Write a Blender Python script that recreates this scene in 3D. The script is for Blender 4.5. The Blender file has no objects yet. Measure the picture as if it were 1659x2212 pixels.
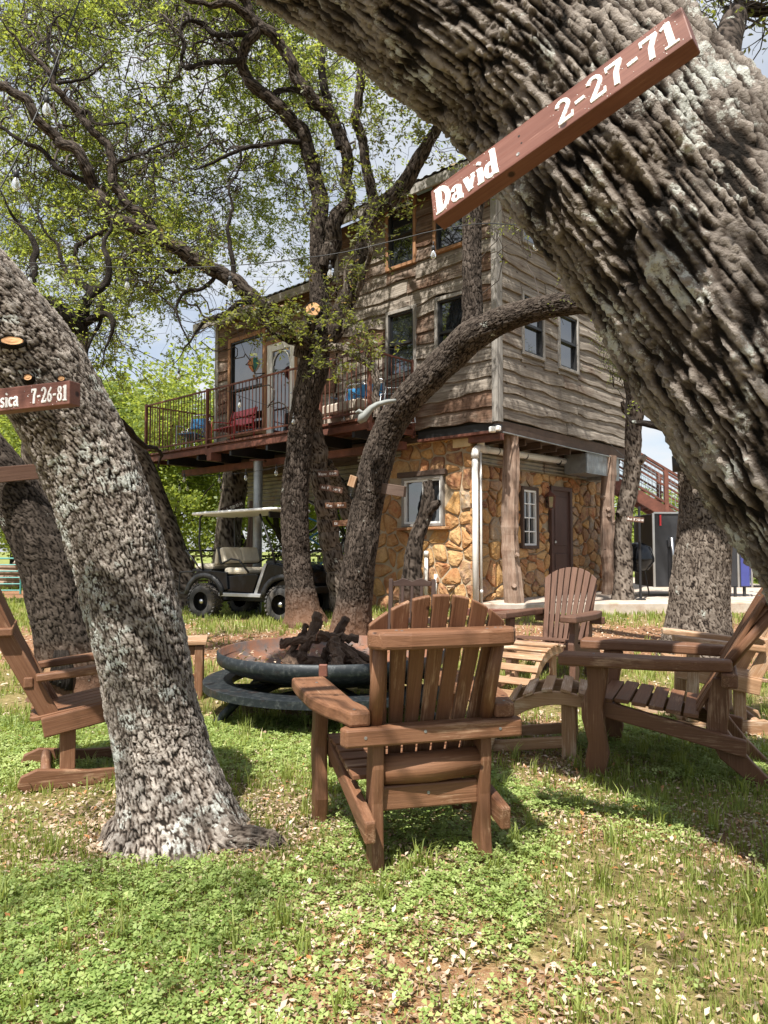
import bpy, bmesh, math, random
import numpy as np
from mathutils import Vector, Matrix, Euler
R = math.radians
rng = np.random.default_rng(7)
rnd = random.Random(11)
scene = bpy.context.scene
COL = scene.collection

# ---------------------------------------------------------------- camera
FPX, CX, CY, CAMH = 1600.0, 829.5, 1106.0, 1.3
PITCH = math.atan(84 / 1600.0)
cam_d = bpy.data.cameras.new('camera')
cam = bpy.data.objects.new('camera', cam_d)
COL.objects.link(cam)
cam.location = (0, 0, CAMH)
cam.rotation_euler = (R(90) + PITCH, 0, 0)
cam_d.sensor_fit = 'VERTICAL'
cam_d.sensor_height = 24.0
cam_d.lens = 24.0 * FPX / 2212.0
cam_d.clip_start = 0.05
cam_d.clip_end = 2000
scene.camera = cam

# ---------------------------------------------------------------- sky and sun
SUN_DIR = Vector((-0.21, -0.45, 0.86)).normalized()      # towards the sun
sun_el = math.asin(SUN_DIR.z)
sun_az = math.atan2(SUN_DIR.x, SUN_DIR.y)
world = bpy.data.worlds.new('World')
scene.world = world
world.use_nodes = True
wn = world.node_tree
wn.nodes.clear()
w_out = wn.nodes.new('ShaderNodeOutputWorld')
sky = wn.nodes.new('ShaderNodeTexSky')
sky.sky_type = 'NISHITA'
sky.sun_disc = False
sky.sun_elevation = sun_el
sky.sun_rotation = sun_az
sky.air_density = 1.0
sky.dust_density = 1.2
bg1 = wn.nodes.new('ShaderNodeBackground'); bg1.inputs[1].default_value = 0.08
wn.links.new(sky.outputs[0], bg1.inputs[0])
bg2 = wn.nodes.new('ShaderNodeBackground'); bg2.inputs[0].default_value = (0.93, 0.96, 1.0, 1); bg2.inputs[1].default_value = 0.46
tc = wn.nodes.new('ShaderNodeTexCoord')
sep = wn.nodes.new('ShaderNodeSeparateXYZ'); wn.links.new(tc.outputs['Generated'], sep.inputs[0])
zz = wn.nodes.new('ShaderNodeMath'); zz.operation = 'MAXIMUM'; zz.inputs[1].default_value = 0.0
wn.links.new(sep.outputs[2], zz.inputs[0])
za = wn.nodes.new('ShaderNodeMath'); za.operation = 'ADD'; za.inputs[1].default_value = 0.22
wn.links.new(zz.outputs[0], za.inputs[0])
dv = wn.nodes.new('ShaderNodeVectorMath'); dv.operation = 'DIVIDE'
cmb = wn.nodes.new('ShaderNodeCombineXYZ')
for k in range(3): wn.links.new(za.outputs[0], cmb.inputs[k])
wn.links.new(tc.outputs['Generated'], dv.inputs[0]); wn.links.new(cmb.outputs[0], dv.inputs[1])
cn = wn.nodes.new('ShaderNodeTexNoise'); cn.inputs['Scale'].default_value = 1.7; cn.inputs['Detail'].default_value = 7; cn.inputs['Roughness'].default_value = 0.55
wn.links.new(dv.outputs[0], cn.inputs['Vector'])
cr = wn.nodes.new('ShaderNodeValToRGB')
cr.color_ramp.elements[0].position = 0.36; cr.color_ramp.elements[0].color = (0.25, 0.25, 0.25, 1)
cr.color_ramp.elements[1].position = 0.62; cr.color_ramp.elements[1].color = (1, 1, 1, 1)
wn.links.new(cn.outputs['Fac'], cr.inputs[0])
mxs = wn.nodes.new('ShaderNodeMixShader')
wn.links.new(cr.outputs[0], mxs.inputs[0]); wn.links.new(bg1.outputs[0], mxs.inputs[1]); wn.links.new(bg2.outputs[0], mxs.inputs[2])
wn.links.new(mxs.outputs[0], w_out.inputs[0])

sun_d = bpy.data.lights.new('sun', 'SUN')
sun_d.energy = 5.0; sun_d.angle = R(0.53); sun_d.color = (1.0, 0.95, 0.87)
sun = bpy.data.objects.new('sun', sun_d); COL.objects.link(sun)
sun.rotation_euler = (-SUN_DIR).to_track_quat('-Z', 'Y').to_euler()
sun.location = (0, 0, 30)

scene.view_settings.view_transform = 'Standard'
scene.view_settings.look = 'None'
scene.view_settings.exposure = 1.08
scene.view_settings.gamma = 1.0
scene.view_settings.use_curve_mapping = False
try:
    scene.cycles.max_bounces = 6
    scene.cycles.transparent_max_bounces = 6
    scene.cycles.sample_clamp_indirect = 4
    scene.cycles.use_denoising = True
except Exception:
    pass
# ---------------------------------------------------------------- helpers
def P(px, py, Y):
    """point of the place seen at (px, py) of a 1659 px wide view, Y metres ahead"""
    cx = (px - CX) / FPX; cy = (CY - py) / FPX
    y = math.cos(PITCH) - math.sin(PITCH) * cy; z = math.sin(PITCH) + math.cos(PITCH) * cy
    k = Y / y
    return Vector((cx * k, Y, CAMH + z * k))

def tag(o, label=None, cat=None, group=None, kind=None):
    if label: o['label'] = label
    if cat: o['category'] = cat
    if group: o['group'] = group
    if kind: o['kind'] = kind
    return o

ROOTM = {}
def thing(name, label, cat, loc=(0, 0, 0), rotz=0.0, group=None):
    o = bpy.data.objects.new(name, None); COL.objects.link(o)
    o.empty_display_size = 0.2
    o.location = loc; o.rotation_euler = (0, 0, rotz)
    ROOTM[o.name] = Matrix.Translation(Vector(loc)) @ Matrix.Rotation(rotz, 4, 'Z')
    return tag(o, label, cat, group)

def root_of(o):
    while o.parent is not None: o = o.parent
    return o

class MB:
    def __init__(s): s.v = []; s.b = []; s.f = []; s.mi = []; s.k = 0
    def add(s, vs, bs, fs, m=0):
        n = len(s.v)
        s.v.extend([tuple(a) for a in vs]); s.b.extend([tuple(a) for a in bs])
        for f in fs: s.f.append(tuple(n + i for i in f)); s.mi.append(m)
    def off(s):
        return Vector((rnd.uniform(-9, 9), rnd.uniform(-9, 9), rnd.uniform(-9, 9)))
    def box(s, c, sz, M=None, m=0, taper=(1, 1)):
        M = M or Matrix.Identity(3); M = M.to_3x3()
        c = Vector(c); vs = []; bs = []; o = s.off()
        ax = max(range(3), key=lambda i: sz[i]); order = [ax] + [i for i in range(3) if i != ax]
        for z in (-.5, .5):
            for y in (-.5, .5):
                for x in (-.5, .5):
                    l = Vector((x * sz[0], y * sz[1], z * sz[2]))
                    if z > 0: l.x *= taper[0]; l.y *= taper[1]
                    vs.append(c + M @ l); bs.append(Vector([l[i] for i in order]) + o)
        s.add(vs, bs, [(0, 2, 3, 1), (4, 5, 7, 6), (0, 1, 5, 4), (2, 6, 7, 3), (0, 4, 6, 2), (1, 3, 7, 5)], m)
        return s
    def beam(s, p0, p1, w, t, up=(0, 0, 1), m=0):
        p0 = Vector(p0); p1 = Vector(p1); d = p1 - p0; L = d.length; d.normalize(); up = Vector(up)
        sd = d.cross(up)
        if sd.length < 1e-4: sd = d.cross(Vector((0, 1, 0)))
        sd.normalize(); u = sd.cross(d)
        M = Matrix((d, sd, u)).transposed()
        return s.box((p0 + p1) / 2, (L, w, t), M, m)
    def prism(s, poly, M, th, m=0, top=None):
        """poly in local xy extruded +-th/2 in local z; M 4x4; top: optional inset polygon for the front face"""
        o = s.off(); n = len(poly)
        xs = [p[0] for p in poly]; ys = [p[1] for p in poly]
        swap = (max(ys) - min(ys)) > (max(xs) - min(xs))
        area = sum(poly[i][0] * poly[(i + 1) % n][1] - poly[(i + 1) % n][0] * poly[i][1] for i in range(n))
        if area < 0:
            poly = poly[::-1]
            if top: top = top[::-1]
        vs = []; bs = []
        for z, pl in ((-th / 2, poly), (th / 2, top or poly)):
            for p in pl:
                vs.append(M @ Vector((p[0], p[1], z)))
                bs.append(Vector((p[1], p[0], z) if swap else (p[0], p[1], z)) + o)
        fs = [tuple(range(n))[::-1], tuple(range(n, 2 * n))]
        fs += [(i, (i + 1) % n, n + (i + 1) % n, n + i) for i in range(n)]
        s.add(vs, bs, fs, m); return s
    def tube(s, pts, rad, n=8, caps=True, m=0, flat=1.0, up=None):
        pts = [Vector(p) for p in pts]
        if not hasattr(rad, '__len__'): rad = [rad] * len(pts)
        T = []
        for i in range(len(pts)):
            a = pts[max(0, i - 1)]; b = pts[min(len(pts) - 1, i + 1)]
            T.append((b - a).normalized())
        u = Vector(up) if up else (Vector((0, 0, 1)) if abs(T[0].z) < .9 else Vector((1, 0, 0)))
        u = (u - T[0] * u.dot(T[0])).normalized()
        vs = []; bs = []; L = 0; o = s.off()
        for i, p in enumerate(pts):
            u = (u - T[i] * u.dot(T[i])).normalized(); w = T[i].cross(u)
            if i: L += (pts[i] - pts[i - 1]).length
            for k in range(n):
                a = 2 * math.pi * k / n
                vs.append(p + (w * math.cos(a) + u * (math.sin(a) * flat)) * rad[i])
                bs.append(Vector((L, math.cos(a) * rad[i], math.sin(a) * rad[i])) + o)
        fs = []
        for i in range(len(pts) - 1):
            for k in range(n):
                a = i * n + k; b = i * n + (k + 1) % n
                fs.append((a, b, b + n, a + n))
        if caps:
            fs.append(tuple(range(n))[::-1]); fs.append(tuple(range((len(pts) - 1) * n, len(pts) * n)))
        s.add(vs, bs, fs, m); return s
    def lathe(s, prof, M=None, n=24, m=0, closed=False, caps=True):
        """prof: (r, z) list"""
        M = M or Matrix.Identity(4); o = s.off(); vs = []; bs = []; L = 0
        for i, (r, z) in enumerate(prof):
            if i: L += math.hypot(r - prof[i - 1][0], z - prof[i - 1][1])
            for k in range(n):
                a = 2 * math.pi * k / n
                vs.append(M @ Vector((r * math.cos(a), r * math.sin(a), z))); bs.append(Vector((a * max(r, .05), L, 0)) + o)
        fs = []
        q = len(prof)
        for i in range(q if closed else q - 1):
            for k in range(n):
                a = i * n + k; b = i * n + (k + 1) % n; j = ((i + 1) % q) * n
                fs.append((a, b, j + (k + 1) % n, j + k))
        if not closed and caps:
            if prof[0][0] > 1e-5: fs.append(tuple(range(n))[::-1])
            if prof[-1][0] > 1e-5: fs.append(tuple(range((q - 1) * n, q * n)))
        s.add(vs, bs, fs, m); return s
    def build(s, name, mat, parent=None, bevel=0.0, smooth=False, world=False, label=None, kind=None, seg=1):
        v = [Vector(a) for a in s.v]
        if world and parent is not None:
            Mi = ROOTM[root_of(parent).name].inverted(); v = [Mi @ a for a in v]
        me = bpy.data.meshes.new(name)
        me.from_pydata([tuple(a) for a in v], [], s.f)
        mats = mat if isinstance(mat, (list, tuple)) else [mat]
        for q in mats: me.materials.append(q)
        if len(mats) > 1: me.polygons.foreach_set('material_index', s.mi)
        at = me.attributes.new('bc', 'FLOAT_VECTOR', 'POINT')
        at.data.foreach_set('vector', np.array(s.b, dtype=np.float32).ravel())
        if smooth: me.polygons.foreach_set('use_smooth', [True] * len(me.polygons))
        me.update()
        o = bpy.data.objects.new(name, me); COL.objects.link(o)
        if parent is not None: o.parent = parent
        if bevel:
            b = o.modifiers.new('bevel', 'BEVEL'); b.width = bevel; b.segments = seg; b.limit_method = 'ANGLE'; b.angle_limit = R(35)
            b.harden_normals = False
        return tag(o, label, None, None, kind)

def np_mesh(name, verts, faces, mat, parent=None, attrs=None, smooth=False, world=False, kind=None):
    """verts (n,3); faces (m,k) array with equal k"""
    verts = np.asarray(verts, dtype=np.float32); faces = np.asarray(faces, dtype=np.int32)
    if world and parent is not None:
        Mi = np.array(ROOTM[root_of(parent).name].inverted(), dtype=np.float32)
        verts = verts @ Mi[:3, :3].T + Mi[:3, 3]
    me = bpy.data.meshes.new(name)
    k = faces.shape[1]
    me.vertices.add(len(verts)); me.vertices.foreach_set('co', verts.ravel())
    me.loops.add(faces.size); me.loops.foreach_set('vertex_index', faces.ravel())
    me.polygons.add(len(faces)); me.polygons.foreach_set('loop_start', np.arange(0, faces.size, k, dtype=np.int32))
    if smooth: me.polygons.foreach_set('use_smooth', np.ones(len(faces), dtype=bool))
    me.update(calc_edges=True)
    for nm, (ty, dom, arr) in (attrs or {}).items():
        at = me.attributes.new(nm, ty, dom)
        at.data.foreach_set('vector' if ty == 'FLOAT_VECTOR' else 'value', np.asarray(arr, dtype=np.float32).ravel())
    me.materials.append(mat)
    o = bpy.data.objects.new(name, me); COL.objects.link(o)
    if parent is not None: o.parent = parent
    return tag(o, None, None, None, kind)

def copy_tree(o, parent=None):
    c = o.copy(); COL.objects.link(c); c.parent = parent
    for ch in list(o.children): copy_tree(ch, c)
    return c

# ---- numpy noise
def hsh(ix, iy, iz, seed):
    x = ix.astype(np.int64) * 374761393 + iy.astype(np.int64) * 668265263 + iz.astype(np.int64) * 2147483647 + seed * 1274126177
    x = (x ^ (x >> 13)) * 1274126177 & 0xFFFFFFFFFF
    x = x ^ (x >> 16)
    x = (x * 2246822519) & 0xFFFFFFFF
    x ^= x >> 15
    return (x & 0xFFFFFF) / float(0x1000000)
def vn3(x, y, z, seed=0):
    x = np.asarray(x, float); y = np.asarray(y, float); z = np.asarray(z, float)
    xi = np.floor(x); yi = np.floor(y); zi = np.floor(z)
    fx = x - xi; fy = y - yi; fz = z - zi
    fx = fx * fx * (3 - 2 * fx); fy = fy * fy * (3 - 2 * fy); fz = fz * fz * (3 - 2 * fz)
    r = 0
    for a in (0, 1):
        wx = fx if a else 1 - fx
        for b in (0, 1):
            wy = fy if b else 1 - fy
            for c in (0, 1):
                wz = fz if c else 1 - fz
                r = r + hsh(xi + a, yi + b, zi + c, seed) * wx * wy * wz
    return r
def fbm3(x, y, z, oct=4, seed=0):
    r = 0; a = .5; t = 0
    for i in range(oct):
        r = r + a * vn3(x * 2 ** i, y * 2 ** i, z * 2 ** i, seed + i * 17); t += a; a *= .5
    return r / t
def worley(u, v, per, seed):
    ui = np.floor(u); vi = np.floor(v)
    f1 = np.full(u.shape, 9.); f2 = np.full(u.shape, 9.); cr_ = np.zeros(u.shape)
    z0 = np.zeros(u.shape)
    for a in (-1, 0, 1):
        for b in (-1, 0, 1):
            cu = ui + a; cv = vi + b; cm = np.mod(cu, per)
            px = cu + .15 + .7 * hsh(cm, cv, z0, seed); py = cv + .15 + .7 * hsh(cm, cv, z0 + 1, seed)
            d = np.hypot(px - u, py - v); rr = hsh(cm, cv, z0 + 2, seed)
            near = d < f1
            f2 = np.where(near, f1, np.minimum(f2, d)); cr_ = np.where(near, rr, cr_); f1 = np.where(near, d, f1)
    return f1, f2, cr_
def sstep(a, b, x):
    t = np.clip((x - a) / (b - a), 0, 1); return t * t * (3 - 2 * t)

def ground_z(x, y):
    x = np.asarray(x, float); y = np.asarray(y, float)
    g = sstep(7.0, 12.6, y) * (0.05 + 0.22 * sstep(-2.6, 1.0, x))
    g = g * (1 - sstep(22, 40, y)) + 0.06 * sstep(22, 40, y)
    return g + 0.03 * (fbm3(x * .6, y * .6, 0 * x, 3, 5) - .5) * sstep(1.5, 4, y)
def gz(x, y): return float(ground_z(np.array([x]), np.array([y]))[0])

# ---------------------------------------------------------------- materials
class NT:
    def __init__(s, name):
        s.m = bpy.data.materials.new(name); s.m.use_nodes = True; s.t = s.m.node_tree
        s.b = s.t.nodes['Principled BSDF']; s.out = s.t.nodes['Material Output']
    def n(s, ty, **kw):
        q = s.t.nodes.new(ty)
        for k, v in kw.items():
            if k in q.inputs.keys(): s.put(q.inputs[k], v)
            else: setattr(q, k, v)
        return q
    def put(s, sock, v):
        if isinstance(v, bpy.types.NodeSocket): s.t.links.new(v, sock)
        else:
            try: sock.default_value = v
            except Exception: sock.default_value = (v[0], v[1], v[2], 1)
    def attr(s, name, out='Vector'): return s.n('ShaderNodeAttribute', attribute_name=name).outputs[out]
    def objc(s): return s.n('ShaderNodeTexCoord').outputs['Object']
    def orand(s): return s.n('ShaderNodeObjectInfo').outputs['Random']
    def scale(s, vec, sc, rot=None):
        q = s.n('ShaderNodeMapping'); s.put(q.inputs['Vector'], vec); q.inputs['Scale'].default_value = sc
        if rot: q.inputs['Rotation'].default_value = rot
        return q.outputs[0]
    def noise(s, vec, scale=5, detail=4, rough=.55, dist=0, out='Fac'):
        q = s.n('ShaderNodeTexNoise'); s.put(q.inputs['Vector'], vec); q.inputs['Scale'].default_value = scale
        q.inputs['Detail'].default_value = detail; q.inputs['Roughness'].default_value = rough; q.inputs['Distortion'].default_value = dist
        return q.outputs[out]
    def vor(s, vec, scale=5, feature='F1', out='Distance', rnd_=1.0):
        q = s.n('ShaderNodeTexVoronoi'); q.feature = feature; s.put(q.inputs['Vector'], vec); q.inputs['Scale'].default_value = scale
        q.inputs['Randomness'].default_value = rnd_
        return q.outputs[out]
    def ramp(s, fac, stops, interp='LINEAR'):
        q = s.n('ShaderNodeValToRGB'); s.put(q.inputs[0], fac); e = q.color_ramp.elements
        q.color_ramp.interpolation = interp
        while len(e) < len(stops): e.new(.5)
        for i, (p, c) in enumerate(stops):
            e[i].position = p; e[i].color = (c, c, c, 1) if not hasattr(c, '__len__') else (c[0], c[1], c[2], 1)
        return q.outputs[0]
    def mix(s, fac, a, b, mode='MIX'):
        q = s.n('ShaderNodeMix'); q.data_type = 'RGBA'; q.blend_type = mode
        s.put(q.inputs[0], fac); s.put(q.inputs[6], a if isinstance(a, bpy.types.NodeSocket) else tuple(a) + (1,) if len(a) == 3 else a)
        s.put(q.inputs[7], b if isinstance(b, bpy.types.NodeSocket) else tuple(b) + (1,) if len(b) == 3 else b)
        return q.outputs[2]
    def math(s, op, a, b=0.0, clamp=False):
        q = s.n('ShaderNodeMath'); q.operation = op; q.use_clamp = clamp; s.put(q.inputs[0], a); s.put(q.inputs[1], b); return q.outputs[0]
    def bump(s, h, strength=.5, dist=.01, normal=None):
        q = s.n('ShaderNodeBump'); s.put(q.inputs['Height'], h); q.inputs['Strength'].default_value = strength; q.inputs['Distance'].default_value = dist
        if normal is not None: s.put(q.inputs['Normal'], normal)
        return q.outputs[0]
    def done(s, col=None, rough=None, bump=None, metal=None, spec=None):
        if col is not None: s.put(s.b.inputs['Base Color'], col)
        if rough is not None: s.put(s.b.inputs['Roughness'], rough)
        if bump is not None: s.put(s.b.inputs['Normal'], bump)
        if metal is not None: s.put(s.b.inputs['Metallic'], metal)
        if spec is not None: s.b.inputs['Specular IOR Level'].default_value = spec
        return s.m

def wood_mat(name, c_dark, c_mid, c_lite, worn=None, rough=.55, grain=1.0, wornamt=.62):
    m = NT(name); bc = m.attr('bc')
    g1 = m.noise(m.scale(bc, (1.5, 28, 28)), 1.0, 5, .6, .8)
    g2 = m.noise(m.scale(bc, (5, 160, 160)), 1.0, 3, .6)
    blot = m.noise(bc, 4.5, 4, .6)
    c = m.ramp(m.math('ADD', m.math('MULTIPLY', g1, .6), m.math('MULTIPLY', blot, .4)), [(.25, c_dark), (.47, c_mid), (.75, c_lite)])
    c = m.mix(m.ramp(g2, [(.35, .35), (.6, 0.0)]), c, c_dark)
    ob = m.math('MULTIPLY', m.math('SUBTRACT', m.orand(), .5), .5)
    c = m.mix(m.math('ABSOLUTE', ob), c, tuple(x * .6 for x in c_dark))
    if worn:
        w = m.ramp(m.math('ADD', m.math('MULTIPLY', m.noise(m.scale(bc, (1, 3, 3)), 2.6, 6, .7), .65), m.math('MULTIPLY', g2, .35)), [(wornamt - .05, 0.0), (wornamt + .06, .8)])
        c = m.mix(w, c, worn)
    # knots and pin holes
    k = m.vor(bc, 5.5); kn = m.ramp(k, [(.05, 1.0), (.085, 0.0)])
    c = m.mix(kn, c, tuple(x * .35 for x in c_dark))
    h = m.math('ADD', m.math('MULTIPLY', g1, .7), m.math('MULTIPLY', g2, .5))
    h = m.math('SUBTRACT', h, m.math('MULTIPLY', kn, .5))
    return m.done(c, m.ramp(g1, [(.3, rough - .1), (.7, rough + .15)]), m.bump(h, .45 * grain, .006), spec=.35)

M = {}
M['chair'] = wood_mat('stained_wood', (.08, .034, .018), (.175, .082, .042), (.25, .13, .072), worn=(.42, .28, .18), wornamt=.60)
M['chair_tan'] = wood_mat('sun_bleached_stained_wood', (.17, .09, .046), (.34, .20, .11), (.46, .31, .19), worn=(.54, .42, .32), wornamt=.56)
M['chair_dark'] = wood_mat('dark_stained_wood', (.06, .03, .019), (.125, .064, .042), (.19, .105, .068), worn=(.30, .19, .13), wornamt=.66)
M['chair_black'] = wood_mat('espresso_wood', (.025, .014, .011), (.05, .027, .02), (.075, .043, .032))
M['sign'] = wood_mat('redwood_board', (.09, .032, .022), (.17, .068, .048), (.235, .11, .082), worn=(.30, .17, .13), wornamt=.62, grain=.6)
M['siding'] = None
def siding_mat():
    m = NT('weathered_siding'); bc = m.attr('bc')
    g1 = m.noise(m.scale(bc, (.9, 16, 16)), 1.0, 6, .65, 1.2)
    g2 = m.noise(m.scale(bc, (3, 90, 90)), 1.0, 3, .6)
    big = m.noise(bc, 1.3, 5, .6)
    rd = m.orand()
    grey = m.ramp(g1, [(.28, (.10, .08, .064)), (.5, (.25, .215, .18)), (.74, (.44, .395, .34))])
    brn = m.ramp(g1, [(.28, (.055, .03, .02)), (.5, (.14, .078, .05)), (.74, (.26, .165, .11))])
    f = m.math('ADD', m.math('MULTIPLY', big, .9), m.math('MULTIPLY', rd, .5))
    prot = m.attr('prot', 'Fac')
    f = m.math('ADD', f, m.math('MULTIPLY', prot, .55))
    c = m.mix(m.ramp(f, [(.76, 0.0), (1.15, .95)]), grey, brn)
    c = m.mix(m.ramp(g2, [(.36, .45), (.55, 0.0)]), c, (.05, .035, .025))
    kn = m.vor(m.scale(bc, (1, 2.2, 1)), 2.6); kf = m.ramp(kn, [(.05, 1.0), (.1, 0.0)])
    ring = m.ramp(m.math('FRACT', m.math('MULTIPLY', kn, 22)), [(.3, 0.0), (.6, 1.0)])
    c = m.mix(m.math('MULTIPLY', m.ramp(kn, [(.1, .5), (.2, 0.0)]), ring), c, (.07, .045, .03))
    c = m.mix(kf, c, (.04, .022, .015))
    stn = m.noise(m.scale(bc, (3.5, .9, 1)), 1.2, 4, .7)
    c = m.mix(m.ramp(stn, [(.56, 0.0), (.75, .6)]), c, (.07, .05, .038))
    h = m.math('ADD', m.math('MULTIPLY', g1, .8), m.math('MULTIPLY', g2, .4))
    return m.done(c, .85, m.bump(h, .6, .012), spec=.2)
M['siding'] = siding_mat()
M['trim_grey'] = wood_mat('grey_weathered_trim', (.14, .125, .11), (.29, .27, .245), (.42, .40, .37), rough=.8)
M['cedar'] = wood_mat('cedar_trim', (.16, .075, .035), (.33, .17, .085), (.46, .27, .15), rough=.7)
M['fascia_brown'] = wood_mat('dark_brown_beam', (.05, .032, .024), (.10, .066, .05), (.16, .115, .09), rough=.75)
M['deck_wood'] = wood_mat('red_brown_deck_wood', (.07, .025, .017), (.15, .058, .038), (.24, .11, .075), worn=(.33, .22, .16), wornamt=.66)
M['firewood'] = wood_mat('charred_wood', (.010, .007, .006), (.075, .045, .028), (.24, .17, .12), rough=.9, grain=2)

def stone_mat():
    m = NT('ochre_stone'); o = m.objc(); bc = m.attr('bc'); rd = m.orand()
    n1 = m.noise(bc, 7, 6, .65, .6); n2 = m.noise(bc, 30, 4, .6)
    base = m.ramp(rd, [(0, (.36, .17, .065)), (.16, (.52, .29, .10)), (.30, (.27, .12, .065)), (.42, (.44, .23, .09)), (.54, (.20, .09, .06)), (.64, (.50, .31, .14)), (.76, (.33, .22, .16)), (.86, (.40, .16, .07)), (.94, (.30, .25, .20))], 'CONSTANT')
    c = m.mix(m.ramp(n1, [(.38, 0.0), (.62, .75)]), base, (.48, .31, .15))
    c = m.mix(m.ramp(n2, [(.5, 0.0), (.8, .55)]), c, (.14, .07, .04))
    c = m.mix(m.ramp(m.noise(bc, 3.1, 3, .5), [(.52, 0.0), (.7, .55)]), c, (.30, .12, .05))
    h = m.math('ADD', n1, m.math('MULTIPLY', n2, .5))
    return m.done(c, .8, m.bump(h, .8, .03), spec=.25)
M['stone'] = stone_mat()
def simple(name, col, rough=.5, metal=0.0, var=.25, bscale=40, bstr=.15, dirt=None, spec=.5):
    m = NT(name); o = m.objc(); n = m.noise(o, 6, 5, .6)
    c = m.mix(m.ramp(n, [(.3, 0.0), (.7, 1.0)]), tuple(x * (1 - var) for x in col), tuple(min(1, x * (1 + var)) for x in col))
    if dirt:
        d = m.noise(o, 2.7, 7, .7); c = m.mix(m.ramp(d, [(.5, 0.0), (.66, .8)]), c, dirt)
    return m.done(c, rough, m.bump(m.noise(o, bscale, 3, .6), bstr, .004), metal=metal, spec=spec)
M['mortar'] = simple('mortar', (.40, .32, .22), .95, var=.2, bscale=25, bstr=.6)
M['concrete'] = simple('concrete', (.42, .36, .30), .9, var=.18, bscale=30, bstr=.3, dirt=(.30, .20, .14))
M['rust'] = simple('rusty_red_steel', (.16, .06, .04), .65, .25, .35, 30, .3, dirt=(.09, .04, .03))
M['pvc'] = simple('white_pvc', (.74, .73, .70), .4, var=.05, bstr=.03, dirt=(.60, .57, .50))
M['black'] = simple('black_plastic', (.02, .02, .021), .5, var=.3, spec=.4)
M['black_metal'] = simple('black_metal', (.025, .025, .028), .42, .3, .3)
M['chrome'] = simple('bright_metal', (.6, .6, .6), .3, 1.0, .1, spec=.5)
M['galv'] = simple('galvanised_sheet', (.30, .32, .33), .5, .75, .25, 20, .2, dirt=(.28, .25, .22))
M['galv_dull'] = simple('dull_corrugated_sheet', (.26, .24, .20), .6, .5, .25, 20, .2, dirt=(.22, .13, .08))
M['roof'] = simple('pale_metal_roof', (.55, .57, .56), .45, .35, .12, 20, .1, dirt=(.42, .43, .40))
M['cream'] = simple('cream_seat_vinyl', (.66, .60, .48), .5, var=.08, bstr=.1, dirt=(.48, .42, .33))
M['gloss_black'] = simple('glossy_black_paint', (.006, .007, .009), .14, 0, .2, bstr=.01, spec=.3)
M['silver'] = simple('silver_trim', (.45, .46, .48), .35, .6, .1)
M['white'] = simple('white_paint', (.76, .76, .74), .45, var=.06, bstr=.05)
M['cream_board'] = simple('cream_painted_board', (.62, .48, .28), .7, var=.12)
M['blue'] = simple('blue_enamel', (.035, .20, .42), .4, 0, .2)
M['dark_blue'] = simple('dark_blue_enamel', (.02, .06, .12), .4, 0, .2)
M['red'] = simple('red_enamel', (.50, .03, .035), .4, 0, .2)
M['teal'] = simple('teal_paint', (.05, .22, .20), .5, .1, .2)
M['brown_door'] = simple('brown_door_paint', (.085, .045, .035), .6, 0, .15)
M['indigo'] = simple('indigo_panel', (.05, .06, .22), .35, 0, .1)
M['trailer'] = simple('charcoal_panel', (.03, .031, .035), .4, .1, .15)
M['tyre'] = simple('tyre_rubber', (.035, .034, .033), .85, 0, .3, 60, .3, dirt=(.12, .10, .08))
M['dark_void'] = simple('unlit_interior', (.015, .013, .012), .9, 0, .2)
M['letter'] = None
def letter_mat():
    m = NT('white_carved_lettering'); bc = m.objc()
    w = m.n('ShaderNodeTexWave'); w.wave_type = 'BANDS'; w.bands_direction = 'X'; m.put(w.inputs['Vector'], bc); w.inputs['Scale'].default_value = 45; w.inputs['Distortion'].default_value = 1.5
    c = m.mix(m.ramp(m.noise(bc, 90, 3, .6), [(.62, 0.0), (.72, .6)]), (.78, .76, .74), (.42, .25, .2))
    return m.done(c, .6, m.bump(w.outputs['Fac'], .5, .003))
M['letter'] = letter_mat()
def glass_mat():
    m = NT('window_glass'); o = m.objc()
    m.b.inputs['Base Color'].default_value = (.012, .014, .016, 1)
    m.b.inputs['IOR'].default_value = 1.9
    m.b.inputs['Specular IOR Level'].default_value = 1.0
    m.b.inputs['Specular Tint'].default_value = (1, 1, 1, 1)
    return m.done(None, .03, m.bump(m.noise(o, 1.6, 2, .5), .08, .03))
M['glass'] = glass_mat()
def bulb_mat():
    m = NT('clear_bulb_glass')
    m.b.inputs['Base Color'].default_value = (.95, .95, .92, 1)
    m.b.inputs['Transmission Weight'].default_value = .85
    m.b.inputs['IOR'].default_value = 1.25
    return m.done(None, .05)
M['bulb'] = bulb_mat()
def firepit_mat():
    m = NT('weathered_blue_black_steel'); o = m.objc(); n = m.noise(o, 5, 6, .7); n2 = m.noise(o, 28, 5, .7)
    c = m.mix(m.ramp(n2, [(.5, 0.0), (.7, .6)]), (.016, .021, .025), (.11, .12, .12))
    c = m.mix(m.ramp(n, [(.56, 0.0), (.72, .6)]), c, (.11, .055, .036))
    return m.done(c, .5, m.bump(n2, .3, .006), metal=.35)
M['pit'] = firepit_mat()
def pit_in():
    m = NT('rusted_bowl_inside'); o = m.objc(); n = m.noise(o, 3, 6, .7); n2 = m.noise(o, 14, 5, .7)
    c = m.mix(m.ramp(n, [(.42, 0.0), (.6, 1.0)]), (.20, .085, .045), (.10, .085, .08))
    c = m.mix(m.ramp(n2, [(.55, 0.0), (.7, .6)]), c, (.28, .15, .09))
    return m.done(c, .8, m.bump(n2, .4, .01), metal=.1)
M['pit_in'] = pit_in()

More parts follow.
